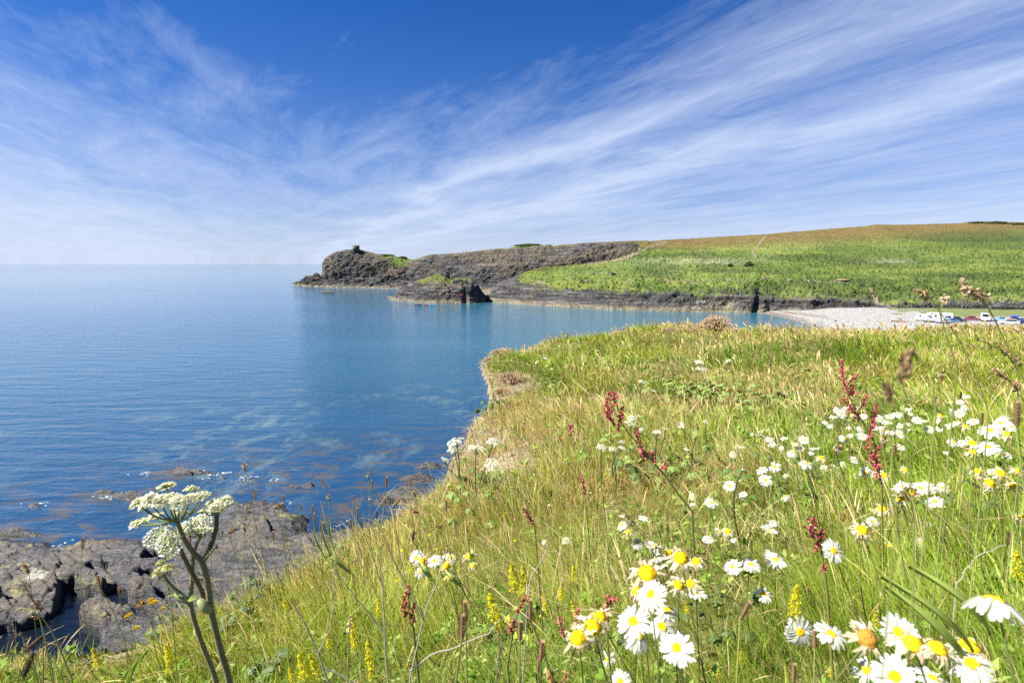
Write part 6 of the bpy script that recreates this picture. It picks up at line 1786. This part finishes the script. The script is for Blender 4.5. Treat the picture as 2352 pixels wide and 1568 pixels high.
van('white panel van with its blank rear doors facing the camera', 2261, 737, math.pi / 2 * 1.06, False)
van('white van half hidden behind the front of the motorhome', 2121, 737.5, -.55, True, 4.6, 2.3)
p = ground(2166, 742.2); car('parked_car', 'small silver car parked in front of the motorhome', p, -facing(p) + .5, paint('silver_paint', (.42, .44, .46)), 3.7, 1.42)
p = ground(2184, 741.5); car('parked_car', 'mid blue car beside the silver car', p, -facing(p) + .35, paint('blue_paint', (.08, .18, .36)), 4.0, 1.45)
p = ground(2198, 739); car('parked_car', 'dark navy estate car behind the motorhome tail', p, -facing(p) + math.pi + .3, paint('navy_paint', (.035, .05, .09)), 4.5, 1.6, 1.8, True)
p = ground(2233, 736); car('parked_car', 'dark red car left of the panel van', p, -facing(p) + math.pi + .2, paint('red_paint', (.20, .05, .06)), 4.1, 1.45)
p = ground(2297, 738); car('parked_car', 'pale blue car behind the white estate', p, -facing(p) + .2, paint('pale_blue_paint', (.22, .36, .48)), 4.1, 1.45)


def rack(root):
    for y in (-.6, .6):
        g = MB(); g.box((.35, y, 1.66), (2.4, .06, .07), (.5,) * 3); part(g, 'roof_rail', paint('red_rail', (.42, .04, .05)), root, .01)
    for x in (-.4, 1.0):
        g = MB(); g.box((x, 0, 1.63), (.08, 1.3, .05), (.5,) * 3); part(g, 'roof_bar', M_TRIM, root)


p = ground(2316, 745); car('parked_car', 'white estate car with a red roof rack at the right', p, -facing(p) + .15, M_WHITE, 4.7, 1.6, 1.8, True, rack)
p = ground(2350, 742); car('parked_car', 'dark blue car cut by the right edge of the picture', p, -facing(p) + .9, paint('dark_blue_paint', (.04, .07, .16)), 4.2, 1.55)
p = ground(2327, 739.5)
root = car('parked_car', 'black car carrying a bright blue roof box', p, -facing(p) + .1, paint('black_paint', (.02, .02, .025)), 4.2, 1.5)
g = MB(); g.box((.2, 0, 1.78), (2.3, .95, .44), (.5,) * 3)
o = part(g, 'roof_box', paint('bright_blue_paint', (.03, .10, .50)), root, .10)

# tower on the headland
p = ground(818, 574.3)
root = thing('stone_tower', 'small square ruined stone tower on the crest of the headland', 'tower', (p.x, p.y, p.z - .4), (0, 0, -facing(p) + .55))
g = MB(); W_, H_, T_ = 4.3, 4.3, .5
for s, ax in ((-1, 0), (1, 0), (-1, 1), (1, 1)):
    if ax == 0: g.box((s * (W_ / 2 - T_ / 2), 0, H_ / 2), (T_, W_, H_), (.5,) * 3)
    else: g.box((0, s * (W_ / 2 - T_ / 2 - .003), H_ / 2 - .003), (W_ - 2 * T_, T_, H_), (.5,) * 3)
part(g, 'wall', M_MORTAR, root)
g = MB()
for s, ax in ((-1, 0), (1, 0), (-1, 1), (1, 1)):
    d = W_ / 2 + .06
    if ax == 0: g.box((s * d, 0, H_ - .16), (.12, W_ + .24, .26), (.5,) * 3)
    else: g.box((0, s * d, H_ - .163), (W_, .12, .26), (.5,) * 3)
part(g, 'cornice', M_MORTAR, root)
g = MB(); g.box((-.3, -W_ / 2, 2.55), (.85, .06, 1.35), (.5,) * 3); part(g, 'window', M_DARK, root)
g = MB(); g.box((-W_ / 2, .2, 1.1), (.06, .9, 1.9), (.5,) * 3); part(g, 'doorway', M_DARK, root)

# turf-roofed round lookout on the hillside
p = ground(1937, 649)
root = thing('stone_hut', 'low round dark stone hut with a domed turf roof on the hillside', 'hut', p, (0, 0, -facing(p)))
g = MB(); g.tube([(0, 0, -.6), (0, 0, 1.15)], [2.65, 2.6], (.5,) * 3, 20); part(g, 'wall', M_STONE, root)
g = MB(); g.ell((0, 0, 1.15), (3.0, 3.0, .75), np.array([.20, .155, .075]), 20, 8, None, .03); part(g, 'roof', M_DRY, root)
g = MB(); g.box((.3, -2.62, .75), (2.2, .1, .35), (.5,) * 3); part(g, 'window', M_DARK, root)

# ruinous slate walls behind the car park
def rubble_wall(lab, X0, X1, Y, h, seed, name='stone_wall', thick=.6):
    r = np.random.default_rng(seed); a, b = ground(X0, Y), ground(X1, Y)
    if (b - a).length > 60: b = a + (b - a).normalized() * 30
    L = math.hypot(b.x - a.x, b.y - a.y); n = max(4, int(L / .45)); m = MB(); c0 = (a + b) / 2
    for k in range(n):
        f = (k + .5) / n; x, y = a.x + (b.x - a.x) * f, a.y + (b.y - a.y) * f; z = drop(x, y)
        top = h * (.75 + .35 * math.sin(f * 9 + seed) * r.random() + .2 * r.random())
        zz_ = -.3; i = 0
        while zz_ < top:
            th = r.uniform(.10, .22)
            m.box((x - c0.x + r.normal(0, .05), y - c0.y + r.normal(0, .05), z - c0.z + zz_ + th / 2), (L / n * r.uniform(1.0, 1.6), thick * r.uniform(.8, 1.1), th * 1.05), (.5,) * 3, math.atan2(b.y - a.y, b.x - a.x) + r.normal(0, .05))
            zz_ += th; i += 1
    o = link(name, m.mesh(name, M_STONE, False), None, loc=c0)
    return tag(o, lab, 'wall', 'ruined slate walls')


rubble_wall('leftmost dark slate wall stretch behind the motorhome', 2093, 2139, 706, 1.5, 1)
rubble_wall('second dark slate wall stretch with a taller broken end', 2143, 2207, 708, 1.9, 2)
rubble_wall('third dark slate wall stretch between motorhome and van', 2209, 2266, 709, 1.6, 3)
rubble_wall('rightmost dark slate wall stretch above the panel van', 2273, 2350, 711, 1.6, 4)
rubble_wall('dark quarry building wall on the grassy slate islet', 1040, 1074, 651, 1.9, 5, 'quarry_ruin', .8)
rubble_wall('lone dark masonry stump on the islet skyline', 1025, 1030, 638, 3.0, 6, 'quarry_ruin', 1.6)
rubble_wall('small grey arched ruin in the green terraces', 1404, 1413, 634, 1.6, 7, 'quarry_ruin', .8)


# rocks, log, posts
def boulder(name, lab, cat, p, r3, seed, mat, group=None, rz=0.0):
    m = MB(); rr = np.random.default_rng(seed)
    m.ell((0, 0, 0), (1, 1, 1), (.5,) * 3, 22, 14)
    V = m.V[0]; V[:] = V * np.asarray(r3) * (1 + .28 * fbm(V * 1.4 + seed, 3, .6, seed=seed))[:, None]
    o = link(name, m.mesh(name, mat, False), None, loc=(p[0], p[1], p[2] + r3[2] * .35), rot=(0, 0, rz))
    return tag(o, lab, cat, group)


M_REEF = simple_mat('weedy_rock', (.085, .070, .040), .8, .3, 0, .5, 2.5, .6)
boulder('sea_rock', 'low brown weedy rock awash off the headland', 'rock', at_z(752, 673.5), (4.6, 2.0, .8), 3, M_REEF)
boulder('sea_rock', 'pale flat rock just off the tip of the islet', 'rock', at_z(897, 684), (2.4, 1.0, .5), 4, simple_mat('pale_rock', (.24, .20, .13), .85, .1, 0, .4, 2, .5))
for k, (X, Y, s, lab) in enumerate([(1919, 738, .5, 'dark boulder on the shingle near the water'), (1870, 748, .6, 'weedy boulder at the edge of the beach'), (2068, 734, .45, 'dark stone standing on the shingle beside the log'), (1362.5, 629, 1.0, 'black boulder on the green terrace')]):
    boulder('boulder', lab, 'boulder', ground(X, Y), (s, s * .7, s * .7), 10 + k, M_STONE, None)
p = ground(2066, 739.5); m = MB(); r = np.random.default_rng(5)
m.tube(arc((-2.3, 0, .32), (2.3, .2, .25), (0, 0, .08), 10), np.linspace(.36, .24, 10) * (1 + r.normal(0, .05, 10)), (.5,) * 3, 12)
tag(link('driftwood_log', m.mesh('driftwood_log', M_WOOD), None, loc=p, rot=(0, 0, -facing(p))), 'pale driftwood log lying on the shingle', 'log')
for X, Y, h, lab in ((1680.3, 643.5, 1.5, 'grey wooden post on the hillside path above the black gully'), (1608.9, 547, 2.4, 'dark post standing on the brown skyline'), (1523, 636, 1.2, 'short post in the green terraces')):
    p = ground(X, Y); m = MB(); m.tube([(0, 0, -.3), (0, 0, h), (0, 0, h + .04)], [.13, .11, .05], (.5,) * 3, 8)
    tag(link('wooden_post', m.mesh('wooden_post', M_WOOD), None, loc=p), lab, 'post')


# bushes
def bush(name, lab, p, r3, seed, cols, n, leaf, cat='bush', group=None, trunk=True):
    r = np.random.default_rng(seed); root = thing(name, lab, cat, p, group=group)
    d = r.normal(0, 1, (n, 3)); d /= np.linalg.norm(d, axis=1)[:, None]; d[:, 2] = np.abs(d[:, 2])
    lump = 1 + .35 * fbm(d * 2.2 + seed, 3, .6, seed=seed)
    c = d * (r.random(n) ** .45 * lump)[:, None] * np.asarray(r3)
    ang = r.normal(0, 1, (n, 3)); ang /= np.linalg.norm(ang, axis=1)[:, None]; b2 = np.cross(ang, r.normal(0, 1, (n, 3))); b2 /= np.linalg.norm(b2, axis=1)[:, None]
    s = leaf * r.uniform(.6, 1.4, n)[:, None]
    V = np.stack([c - ang * s, c + b2 * s * .5, c + ang * s, c - b2 * s * .5], 1).reshape(-1, 3)
    cols = np.asarray(cols); k = r.integers(0, len(cols), n)
    C = np.repeat(cols[k] * r.uniform(.6, 1.35, (n, 1)), 4, 0)
    link('crown', np_mesh('crown', V, np.arange(4 * n).reshape(n, 4), colors={'col': C}, mats=[M_PLANT], smooth=False), root)
    if trunk:
        m = MB()
        for q in range(4): m.tube(arc((0, 0, -.2), np.array((r.normal(0, .5), r.normal(0, .5), .6)) * np.asarray(r3), (0, 0, .1), 5), np.linspace(.05, .02, 5) * r3[0], np.array([.09, .07, .05]), 6)
        m.build('stem', M_DRY, root)
    return root


GB_ = [(.055, .085, .022), (.085, .115, .028), (.04, .06, .018)]
bush('round_bush', 'dark green round bush alone on the hillside below the winding path', ground(1720, 613), (3.0, 2.6, 3.0), 1, GB_, 2600, .32)
bush('round_bush', 'small dark brown bush left of the round green one', ground(1677, 612.5), (1.6, 1.4, 1.8), 2, [(.07, .055, .03), (.05, .05, .02)], 1200, .28)
bush('round_bush', 'dark thicket on the saddle behind the tower', ground(925, 594), (4.0, 2.5, 1.8), 3, [(.06, .085, .02), (.05, .07, .02)], 2000, .4)
bush('round_bush', 'green thicket on the hump right of the tower', ground(885, 588), (8.0, 3.0, 1.6), 4, [(.11, .145, .03), (.09, .12, .025)], 2600, .45)
bush('hedge_bush', 'green scrub on the ridge skyline above the quarry', ground(1215, 566), (13.0, 3.0, 2.2), 5, [(.10, .13, .03), (.07, .10, .02)], 3000, .45)
for k, (X, Y, w, h, lab) in enumerate([(2245, 513.5, 8, 1.7, 'leftmost dark scrub clump on the right skyline'), (2290, 513.5, 11, 1.9, 'middle dark scrub clump on the right skyline'), (2338, 516, 12, 1.5, 'rightmost dark scrub clump on the right skyline')]):
    bush('hedge_bush', lab, ground(X, Y), (w, 3, h), 20 + k, GB_, 1500, .55, group='scrub clumps on the right skyline')

# bracken and heather that nobody could count
nx_, nv_ = HILL[1].shape[:2]
r = np.random.default_rng(99); N = 24000
i = r.integers(0, nx_ - 1, N); j = r.integers(4, nv_ - 14, N)
Pg, Mg, PYg = HILL[1], HILL[2], HILL[4]
ok = (Mg[i, j] > .62) & (PYg[i, j] < 690); i, j = i[ok], j[ok]; N = len(i)
c = Pg[i, j] + (Pg[i + 1, j] - Pg[i, j]) * r.random((N, 1)) + (Pg[i, j + 1] - Pg[i, j]) * r.random((N, 1)) + np.array([0, 0, .15])
hth = j > (4 + 14 + 34 + 10 + 34 + 20 - 2)
t1 = fbm(c * np.array([.05, .05, .10]), 4, .6, seed=131)
keep = r.random(N) < .45 + .9 * t1; tn = TONE[i, j][keep]; c, hth, t1 = c[keep], hth[keep], t1[keep]; N = len(c)
V, C = [], []
base = np.where(hth[:, None], np.array([.125, .095, .034]), np.array([.078, .122, .023]) * (np.interp(tn, [0, .15, .5, .9], [.48, .55, 1.0, 1.75])[:, None] + .15 * np.clip(-t1, -.35, .6)[:, None]))
rowc = base * r.uniform(.82, 1.3, (N, 1)) * np.where(r.random((N, 1)) < .05, 1.7, 1.0)
for q in range(3):
    ang = r.normal(0, 1, (N, 3)) * np.array([1, 1, .5]); ang /= np.linalg.norm(ang, axis=1)[:, None]; b2 = np.cross(ang, r.normal(0, 1, (N, 3)) + np.array([0, 0, .3])); b2 /= np.linalg.norm(b2, axis=1)[:, None]
    s = (np.where(hth, .32, .50) * r.uniform(.5, 1.4, N))[:, None]; cc = c + r.normal(0, .35, (N, 3)) * np.array([1, 1, .5])
    V.append(np.stack([cc - ang * s, cc + b2 * s * .55, cc + ang * s, cc - b2 * s * .55], 1)); C.append(np.repeat(rowc[:, None], 4, 1))
V = np.stack(V, 1).reshape(-1, 3); C = np.stack(C, 1).reshape(-1, 3)
tag(link('bracken', np_mesh('bracken', V, np.arange(len(V)).reshape(-1, 4), colors={'col': C}, mats=[M_PLANT], smooth=False)), 'green bracken and heather clumps covering the far hillside', 'bracken', kind='stuff')

tag(link('sea_foam', np_mesh('sea_foam', FOAM[0], FOAM[1], mats=[simple_mat('foam', (.70, .72, .72), .9, .1)], smooth=False)), 'white flecks of foam along the slate shore', 'foam', kind='stuff')

# shingle stones that nobody could count
r = np.random.default_rng(98); N = 5200
X = r.uniform(1790, 2130, N); Y = 704 + 52 * r.random(N) ** .8
pts = at_z(X, Y, 2.4); zz_ = np.array([ZB[int(np.clip(round(a - 20), 0, ZB.shape[0] - 1)), int(np.clip(round(b - 16), 0, ZB.shape[1] - 1))] for a, b in pts[:, :2]])
ok = zz_ > .12; pts = pts[ok]; pts[:, 2] = zz_[ok]; N = len(pts)
th = np.linspace(0, 6.283, 7)[:-1]
s = r.uniform(.10, .34, N) ; ring = np.stack([np.cos(th), np.sin(th), 0 * th], -1)
V = pts[:, None] + ring[None] * s[:, None, None] * r.uniform(.7, 1.2, (N, 6, 1)); top = pts + np.array([0, 0, 1]) * (s * .7)[:, None]
V[:, :, 2] -= .03
V = np.concatenate([V, top[:, None]], 1).reshape(-1, 3); q = np.arange(6)
F = (np.arange(N)[:, None, None] * 7 + np.stack([q, np.roll(q, -1), np.full(6, 6)], -1)[None]).reshape(-1, 3)
C = np.repeat(r.uniform(.12, .36, (N, 1)) * np.array([1, .98, .93]), 7, 0)
tag(link('shingle_stones', np_mesh('shingle_stones', V, F, colors={'col': C}, mats=[M_DRY], smooth=False)), 'pale grey stones strewn over the shingle beach', 'stones', kind='stuff')


# thrift cushions on the near cliff
def thrift_mesh(seed, n=900, pink=.25):
    r = np.random.default_rng(seed)
    d = r.normal(0, 1, (n, 3)); d /= np.linalg.norm(d, axis=1)[:, None]; d[:, 2] = np.abs(d[:, 2])
    c = d * (.82 + .25 * r.random(n) + .10 * fbm(d * 3, 2, seed=seed) + .22 * fbm(d * 1.6 + 4, 2, seed=seed + 5))[:, None] * np.array([1, 1, .62]) + r.normal(0, .03, (n, 3))
    m = MB(); h = MB()
    for k in range(n):
        s = .034 * r.uniform(.7, 1.3)
        col = np.array([.46, .30, .17]) * r.uniform(.6, 1.5) if r.random() > pink else np.array([.50, .29, .27]) * r.uniform(.8, 1.3)
        th = np.arange(5) / 5 * 6.28 + r.uniform(0, 6); M = np.array(Vector(d[k]).to_track_quat('Z', 'Y').to_matrix())
        P = np.concatenate([np.stack([s * np.cos(th), s * np.sin(th), 0 * th], -1), [[0, 0, s * .7]], [[0, 0, -s * .5]]]) @ M.T + c[k]
        q = np.arange(5); h.add(P, np.concatenate([np.stack([q, np.roll(q, -1), np.full(5, 5)], -1), np.stack([np.roll(q, -1), q, np.full(5, 6)], -1)]), np.minimum(col, .8))
    for k in range(1300):
        e = r.normal(0, 1, 3); e[2] = abs(e[2]); e /= np.linalg.norm(e)
        m.leaf(e * np.array([.55, .55, .3]) * r.random(), e + r.normal(0, .25, 3), r.normal(0, 1, 3), .42 * r.uniform(.6, 1.1), .022, np.array([.10, .14, .03]) * r.uniform(.6, 1.5) if r.random() < .7 else np.array([.34, .26, .12]), n=3, droop=.05)
    return m.mesh('cushion', M_PLANT, False), h.mesh('flower_heads', M_DRY, False)


TH = [thrift_mesh(1, 760, .10), thrift_mesh(2, 620, .35)]
for k, (X, Y, w, t_, lab) in enumerate([(1643, 756, 72, 0, 'large pinkish brown thrift bush on the far rim'), (1590, 760, 46, 1, 'pale pink thrift left of the large thrift bush'), (1535, 762, 44, 1, 'pale thrift on the rim two places left of the large bush'), (1690, 762, 34, 1, 'low thrift right of the large thrift bush'), (1420, 768, 40, 0, 'brownish thrift on the rim above the plateau'), (1150, 818, 44, 0, 'upper rusty thrift cushion on the cliff nose'), (1118, 832, 24, 1, 'pink thrift hanging at the tip of the cliff nose'), (1168, 875, 52, 1, 'large pink thrift cushion below the cliff nose'), (1150, 905, 36, 0, 'small brown thrift cushion on the cliff below the large one'), (2230, 800, 60, 1, 'pale thrift on the right hummock'), (2110, 815, 46, 1, 'pale thrift left of the right hummock'), (2290, 790, 50, 0, 'brown thrift near the right edge hummock'), (2180, 850, 70, 1, 'flat pink thrift before the right hummock')]):
    b = hit(X, Y, .02, zg); b[2] = float(zg(b[0], b[1])) - .02
    if k == 0: b[2] += .10
    if 4 < k < 9: b[0] += .03; b[2] += .05; w *= 1.35
    rad = w * 1024 / 2352 * b[1] / FPX / 2
    root = thing('thrift_cushion', lab, 'thrift', b, (0, 0, k * 1.1), 'thrift cushions on the clifftop'); root.scale = (rad, rad, rad * (1.15 if k == 0 else .85))
    link('cushion', TH[t_][0], root); o = link('flower_heads', TH[t_][1], root); o['kind'] = 'stuff'

# buttercups and other yellow specks
x, y, r = scatter(900, 2.5, 18, 55, pw=.9); sd = sd_poly(x, y, EDGE_XY); ok = (sd > .2) & (r.random(len(x)) < .5 + fbm(p3(x * .7, y * .7), 2, seed=141)); x, y = x[ok], y[ok]; N = len(x)
c = np.stack([x, y, zg(x, y) + .16 + .1 * r.random(N)], -1); s = .008 * np.maximum(1, np.hypot(x, y) / 7); th = np.arange(5) / 5 * 6.283
V = c[:, None] + np.stack([np.cos(th), np.sin(th), .3 + 0 * th], -1)[None] * s[:, None, None] + r.normal(0, .002, (N, 5, 3))
C = np.repeat(np.where(r.random((N, 1)) < .75, np.array([.75, .58, .02]), np.array([.75, .72, .62])), 5, 0)
tag(link('small_flowers', np_mesh('small_flowers', V.reshape(-1, 3), np.arange(5 * N).reshape(N, 5), colors={'col': C}, mats=[M_PETAL], smooth=False)), 'tiny yellow and white flowers dotted through the clifftop turf', 'flowers', kind='stuff')


# ------------------------------------------------------------------ people
def figure(pose):
    """One skinned body; joints in metres, facing -Y."""
    J = {'pel': (0, 0, .95, .13), 'waist': (0, 0, 1.12, .115), 'chest': (0, -.01, 1.34, .135), 'neck': (0, 0, 1.50, .055), 'jaw': (0, -.025, 1.58, .075), 'crown': (0, -.01, 1.72, .085), 'nose': (0, -.115, 1.635, .018)}
    E = [('pel', 'waist'), ('waist', 'chest'), ('chest', 'neck'), ('neck', 'jaw'), ('jaw', 'crown'), ('jaw', 'nose')]
    P = {'stand': dict(hip=(0, 0), kn=(0, -.02, 0, -.02), arm=(.28, -.02, .27, -.10)), 'walk': dict(hip=(0, 0), kn=(-.22, .02, .14, .30), arm=(.26, .12, .28, -.22)), 'reach': dict(hip=(0, 0), kn=(-.18, -.20, .05, .10), arm=(.38, -.25, .55, -.35))}.get(pose)
    for s, n in ((-1, 'l'), (1, 'r')):
        J['hip' + n] = (s * .10, 0, .90, .085)
        if pose == 'sit':
            J['kn' + n] = (s * .14, -.42, .98, .062); J['an' + n] = (s * .12, -.75, .86, .045); J['to' + n] = (s * .12, -.80, .98, .035)
            J['el' + n] = (s * .30, -.12, 1.14, .042); J['wr' + n] = (s * .32, -.36, 1.18, .028)
        else:
            f = (P['kn'][0], P['kn'][1]) if s < 0 else (P['kn'][2], P['kn'][3])
            J['kn' + n] = (s * .11, f[0] * .6 - .03, .50, .062); J['an' + n] = (s * .11, f[1], .09, .042); J['to' + n] = (s * .12, f[1] - .16, .03, .036)
            y2 = P['arm'][1] * s
            J['el' + n] = (s * .25, y2 * .5, 1.14, .042); J['wr' + n] = (s * P['arm'][0], y2 - .08, .90 if pose != 'reach' else 1.2, .028)
        J['sh' + n] = (s * .185, 0, 1.43, .068)
        w = J['wr' + n]; e = J['el' + n]; d = np.array(w[:3]) - np.array(e[:3]); d /= np.linalg.norm(d)
        pm = np.array(w[:3]) + d * .06; J['pa' + n] = (*pm, .030)
        E += [('pel', 'hip' + n), ('hip' + n, 'kn' + n), ('kn' + n, 'an' + n), ('an' + n, 'to' + n), ('chest', 'sh' + n), ('sh' + n, 'el' + n), ('el' + n, 'wr' + n), ('wr' + n, 'pa' + n)]
        for q in range(4):
            tp = pm + d * (.075 + .012 * (q in (1, 2))) + np.array([0, (q - 1.5) * .020, 0]) - np.array([s * .02, 0, 0]); J[f'f{q}{n}'] = (*tp, .009); E.append(('pa' + n, f'f{q}{n}'))
        J['th' + n] = (*(np.array(w[:3]) + d * .05 + np.array([0, -.06, 0])), .011); E.append(('wr' + n, 'th' + n))
    names = list(J); me = bpy.data.meshes.new('body'); me.from_pydata([J[n][:3] for n in names], [(names.index(a), names.index(b)) for a, b in E], [])
    ob = bpy.data.objects.new('body', me); COL.objects.link(ob)
    sk = ob.modifiers.new('skin', 'SKIN'); ob.modifiers.new('sub', 'SUBSURF').levels = 1
    for q, n in enumerate(names):
        me.skin_vertices[0].data[q].radius = (J[n][3], J[n][3]); me.skin_vertices[0].data[q].use_root = n == 'pel'
    dg = bpy.context.evaluated_depsgraph_get(); out = bpy.data.meshes.new_from_object(ob.evaluated_get(dg)); bpy.data.objects.remove(ob); return out


BODY = {k: figure(k) for k in ('stand', 'walk', 'sit', 'reach')}
M_CLOTH = leaf_mat('skin_and_clothes', trans=0.0, rough=.85)
SKIN = np.array([.42, .27, .19])


def helmet_mesh(col, hair):
    m = MB(); m.ell((0, .005, 1.70), (.098, .112, .105) if not hair else (.094, .104, .085), np.array(col), 12, 8); return m.mesh('hair' if hair else 'helmet', M_CLOTH)


def vest_mesh(col):
    m = MB(); zz_ = [1.02, 1.08, 1.30, 1.44, 1.47]; rr_ = [(.155, .13), (.165, .145), (.180, .160), (.170, .14), (.11, .09)]; a = np.arange(14) / 14 * 6.283
    V = np.array([[x * math.cos(q), y * math.sin(q) - .005, z] for z, (x, y) in zip(zz_, rr_) for q in a]); i = np.arange(70).reshape(5, 14); jj = np.roll(i, -1, 1)
    m.add(V, np.stack([i[:-1], jj[:-1], jj[1:], i[1:]], -1).reshape(-1, 4), np.array(col)); return m.mesh('life_vest', M_CLOTH)


def person(lab, p, pose, rz, top, legs, head, vest=None, group=None, scale=1.0):
    root = thing('person', lab, 'person', p, (0, 0, rz), group); root.scale = (scale,) * 3
    me = BODY[pose].copy(); n = len(me.vertices); v = np.empty(n * 3, np.float32); me.vertices.foreach_get('co', v); v = v.reshape(-1, 3)
    c = np.where((v[:, 2] > 1.0)[:, None], np.array(top), np.array(legs)); c[(v[:, 2] > 1.50)] = SKIN
    hand = (np.abs(v[:, 0]) > .225) & (v[:, 2] < .93) if pose != 'sit' else (v[:, 1] < -.34) & (v[:, 2] > 1.08)
    c[hand] = SKIN; c[(v[:, 2] < .10)] = (.05, .045, .04)
    if pose == 'sit': c[(v[:, 1] < -.10) & (v[:, 2] < 1.06)] = legs
    a = me.attributes.new('col', 'FLOAT_COLOR', 'POINT'); a.data.foreach_set('color', np.concatenate([c, np.ones((n, 1))], 1).astype(np.float32).ravel())
    me.materials.clear(); me.materials.append(M_CLOTH); me.polygons.foreach_set('use_smooth', np.ones(len(me.polygons), bool)); me.name = 'body'
    link('body', me, root)
    hm = helmet_mesh(head, vest is None); link(hm.name.split('.')[0], hm, root)
    if vest: link('life_vest', vest_mesh(vest), root)
    return root


cloth = {'red': (.45, .05, .07), 'orange': (.55, .13, .05), 'yellow': (.60, .45, .04), 'white': (.62, .62, .62), 'blue': (.10, .20, .42), 'dark': (.035, .035, .04), 'navy': (.04, .05, .10), 'grey': (.25, .25, .26), 'tan': (.35, .28, .2), 'green': (.10, .35, .12)}
for X, Y, pose, rz, t_, l_, lab in [(1064.5, 580.6, 'walk', -1.3, 'dark', 'navy', 'leftmost of two dark walkers on the quarry ridge'), (1071, 580.2, 'stand', 1.0, 'navy', 'dark', 'rightmost of two dark walkers on the quarry ridge'), (1459.5, 564.5, 'walk', .3, 'white', 'grey', 'walker in a white top at the head of the quarry path'), (1465.5, 567.0, 'walk', .2, 'dark', 'navy', 'walker in dark clothes just below the white topped one'),
                                 (1457, 601.5, 'walk', .4, 'white', 'blue', 'walker in white and blue low on the quarry path'), (1467.3, 604, 'stand', 0, 'dark', 'tan', 'walker in dark clothes low on the quarry path'), (1807.4, 648.4, 'walk', 1.4, 'blue', 'tan', 'walker in blue right of the black gully'), (1812, 648.4, 'walk', 1.4, 'white', 'grey', 'walker in white right of the black gully'), (1852, 650.2, 'walk', 1.4, 'navy', 'dark', 'walker in navy left of the turf roofed hut'), (1857.6, 651.4, 'walk', 1.4, 'tan', 'blue', 'walker in tan left of the turf roofed hut')]:
    person(lab, ground(X, Y), pose, rz, cloth[t_], cloth[l_], (.10, .07, .05), None, 'walkers on the far paths')
cz = lambda a, b: (890 + a * .14648, 602.9 + b * .14648)
CO = [(205, 430, 'red'), (222, 420, 'red'), (240, 412, 'red'), (178, 520, 'red'), (198, 532, 'orange'), (213, 524, 'red'), (226, 526, 'red'), (238, 534, 'red'), (312, 538, 'red'), (398, 518, 'orange'), (418, 510, 'red'), (1085, 548, 'red'), (1104, 556, 'yellow'), (1118, 566, 'red'), (1132, 540, 'red'), (1148, 556, 'orange'), (1158, 560, 'red')]
CL_ = spot_names([(*cz(a, b), k) for a, b, k in CO], [(*cz(222, 412), 'high on the left tip of the islet'), (*cz(210, 520), 'low on the left tip of the islet'), (*cz(312, 535), 'alone on the islet slab'), (*cz(408, 505), 'on the ledge right of the left tip'), (*cz(1120, 545), 'in the cleft at the right of the islet')], 'vested wetsuit climber')
for k, (a, b, vc) in enumerate(CO):
    X, Y = cz(a, b); person(CL_[k], ground(X, Y), ('stand', 'reach', 'walk')[k % 3], -.5 + k * 1.7, cloth['dark'], cloth['dark'] if k != 4 else cloth['green'], (.45, .08, .05) if k % 3 else (.5, .5, .5), cloth[vc], 'climbers in red vests on the islet')


def kayak(lab, X, Y, rz, hull, blade, plab, paddler):
    p = at_z(X, Y, .02); m = MB(); t = np.linspace(-1, 1, 15)
    w = .33 * (1 - np.abs(t) ** 2.4); sec = np.array([(-1, .16), (-.8, -.02), (0, -.10), (.8, -.02), (1, .16), (.55, .26), (0, .30), (-.55, .26)])
    V = np.array([[1.75 * a, b * ww, z + .12 * abs(a) ** 3] for a, ww in zip(t, w + .015) for b, z in sec]); i = np.arange(15 * 8).reshape(15, 8); j = np.roll(i, -1, 1)
    m.add(V, np.stack([i[:-1], j[:-1], j[1:], i[1:]], -1).reshape(-1, 4), np.array(hull))
    root = thing('kayak', lab, 'kayak', p, (0, 0, rz), 'kayaks off the islet'); m.build('hull', M_CLOTH, root)
    m = MB(); a = np.linspace(0, 6.283, 17); m.tube(np.stack([.42 * np.cos(a), .24 * np.sin(a), .30 + 0 * a], -1), .03, np.array([.03, .03, .03]), 6, False); m.build('cockpit_rim', M_CLOTH, root)
    pp = Vector(tuple(p)); person(plab, (pp.x, pp.y, pp.z - .70), 'sit', rz + math.pi / 2, cloth[paddler], cloth['dark'], (.5, .1, .06), cloth['red'] if paddler != 'blue' else cloth['blue'], 'kayakers off the islet')
    root = thing('paddle', 'two bladed paddle held by the ' + plab, 'paddle', (pp.x - .38 * math.cos(rz), pp.y - .38 * math.sin(rz), .50), (0, .1, rz + math.pi / 2 + .25), 'paddles of the kayakers')
    m = MB(); m.tube([(-.95, 0, 0), (.95, 0, 0)], .02, np.array([.05, .05, .05]), 6); m.build('shaft', M_CLOTH, root)
    for s in (-1, 1):
        m = MB(); m.ell((s * 1.15, 0, 0), (.26, .03, .11), np.array(blade), 10, 6); m.build('blade', M_CLOTH, root)


kayak('dark blue kayak alone off the left part of the islet', *cz(488, 668), .15, (.03, .05, .10), (.05, .40, .60), 'kayaker in dark on the leftmost kayak', 'dark')
kayak('red kayak in the pair off the islet', *cz(632, 668), .1, (.40, .04, .06), (.45, .06, .08), 'kayaker in red on the red kayak', 'red')
kayak('bright blue kayak in the pair off the islet', *cz(688, 672), .05, (.05, .32, .55), (.05, .40, .60), 'kayaker in blue on the bright blue kayak', 'blue')
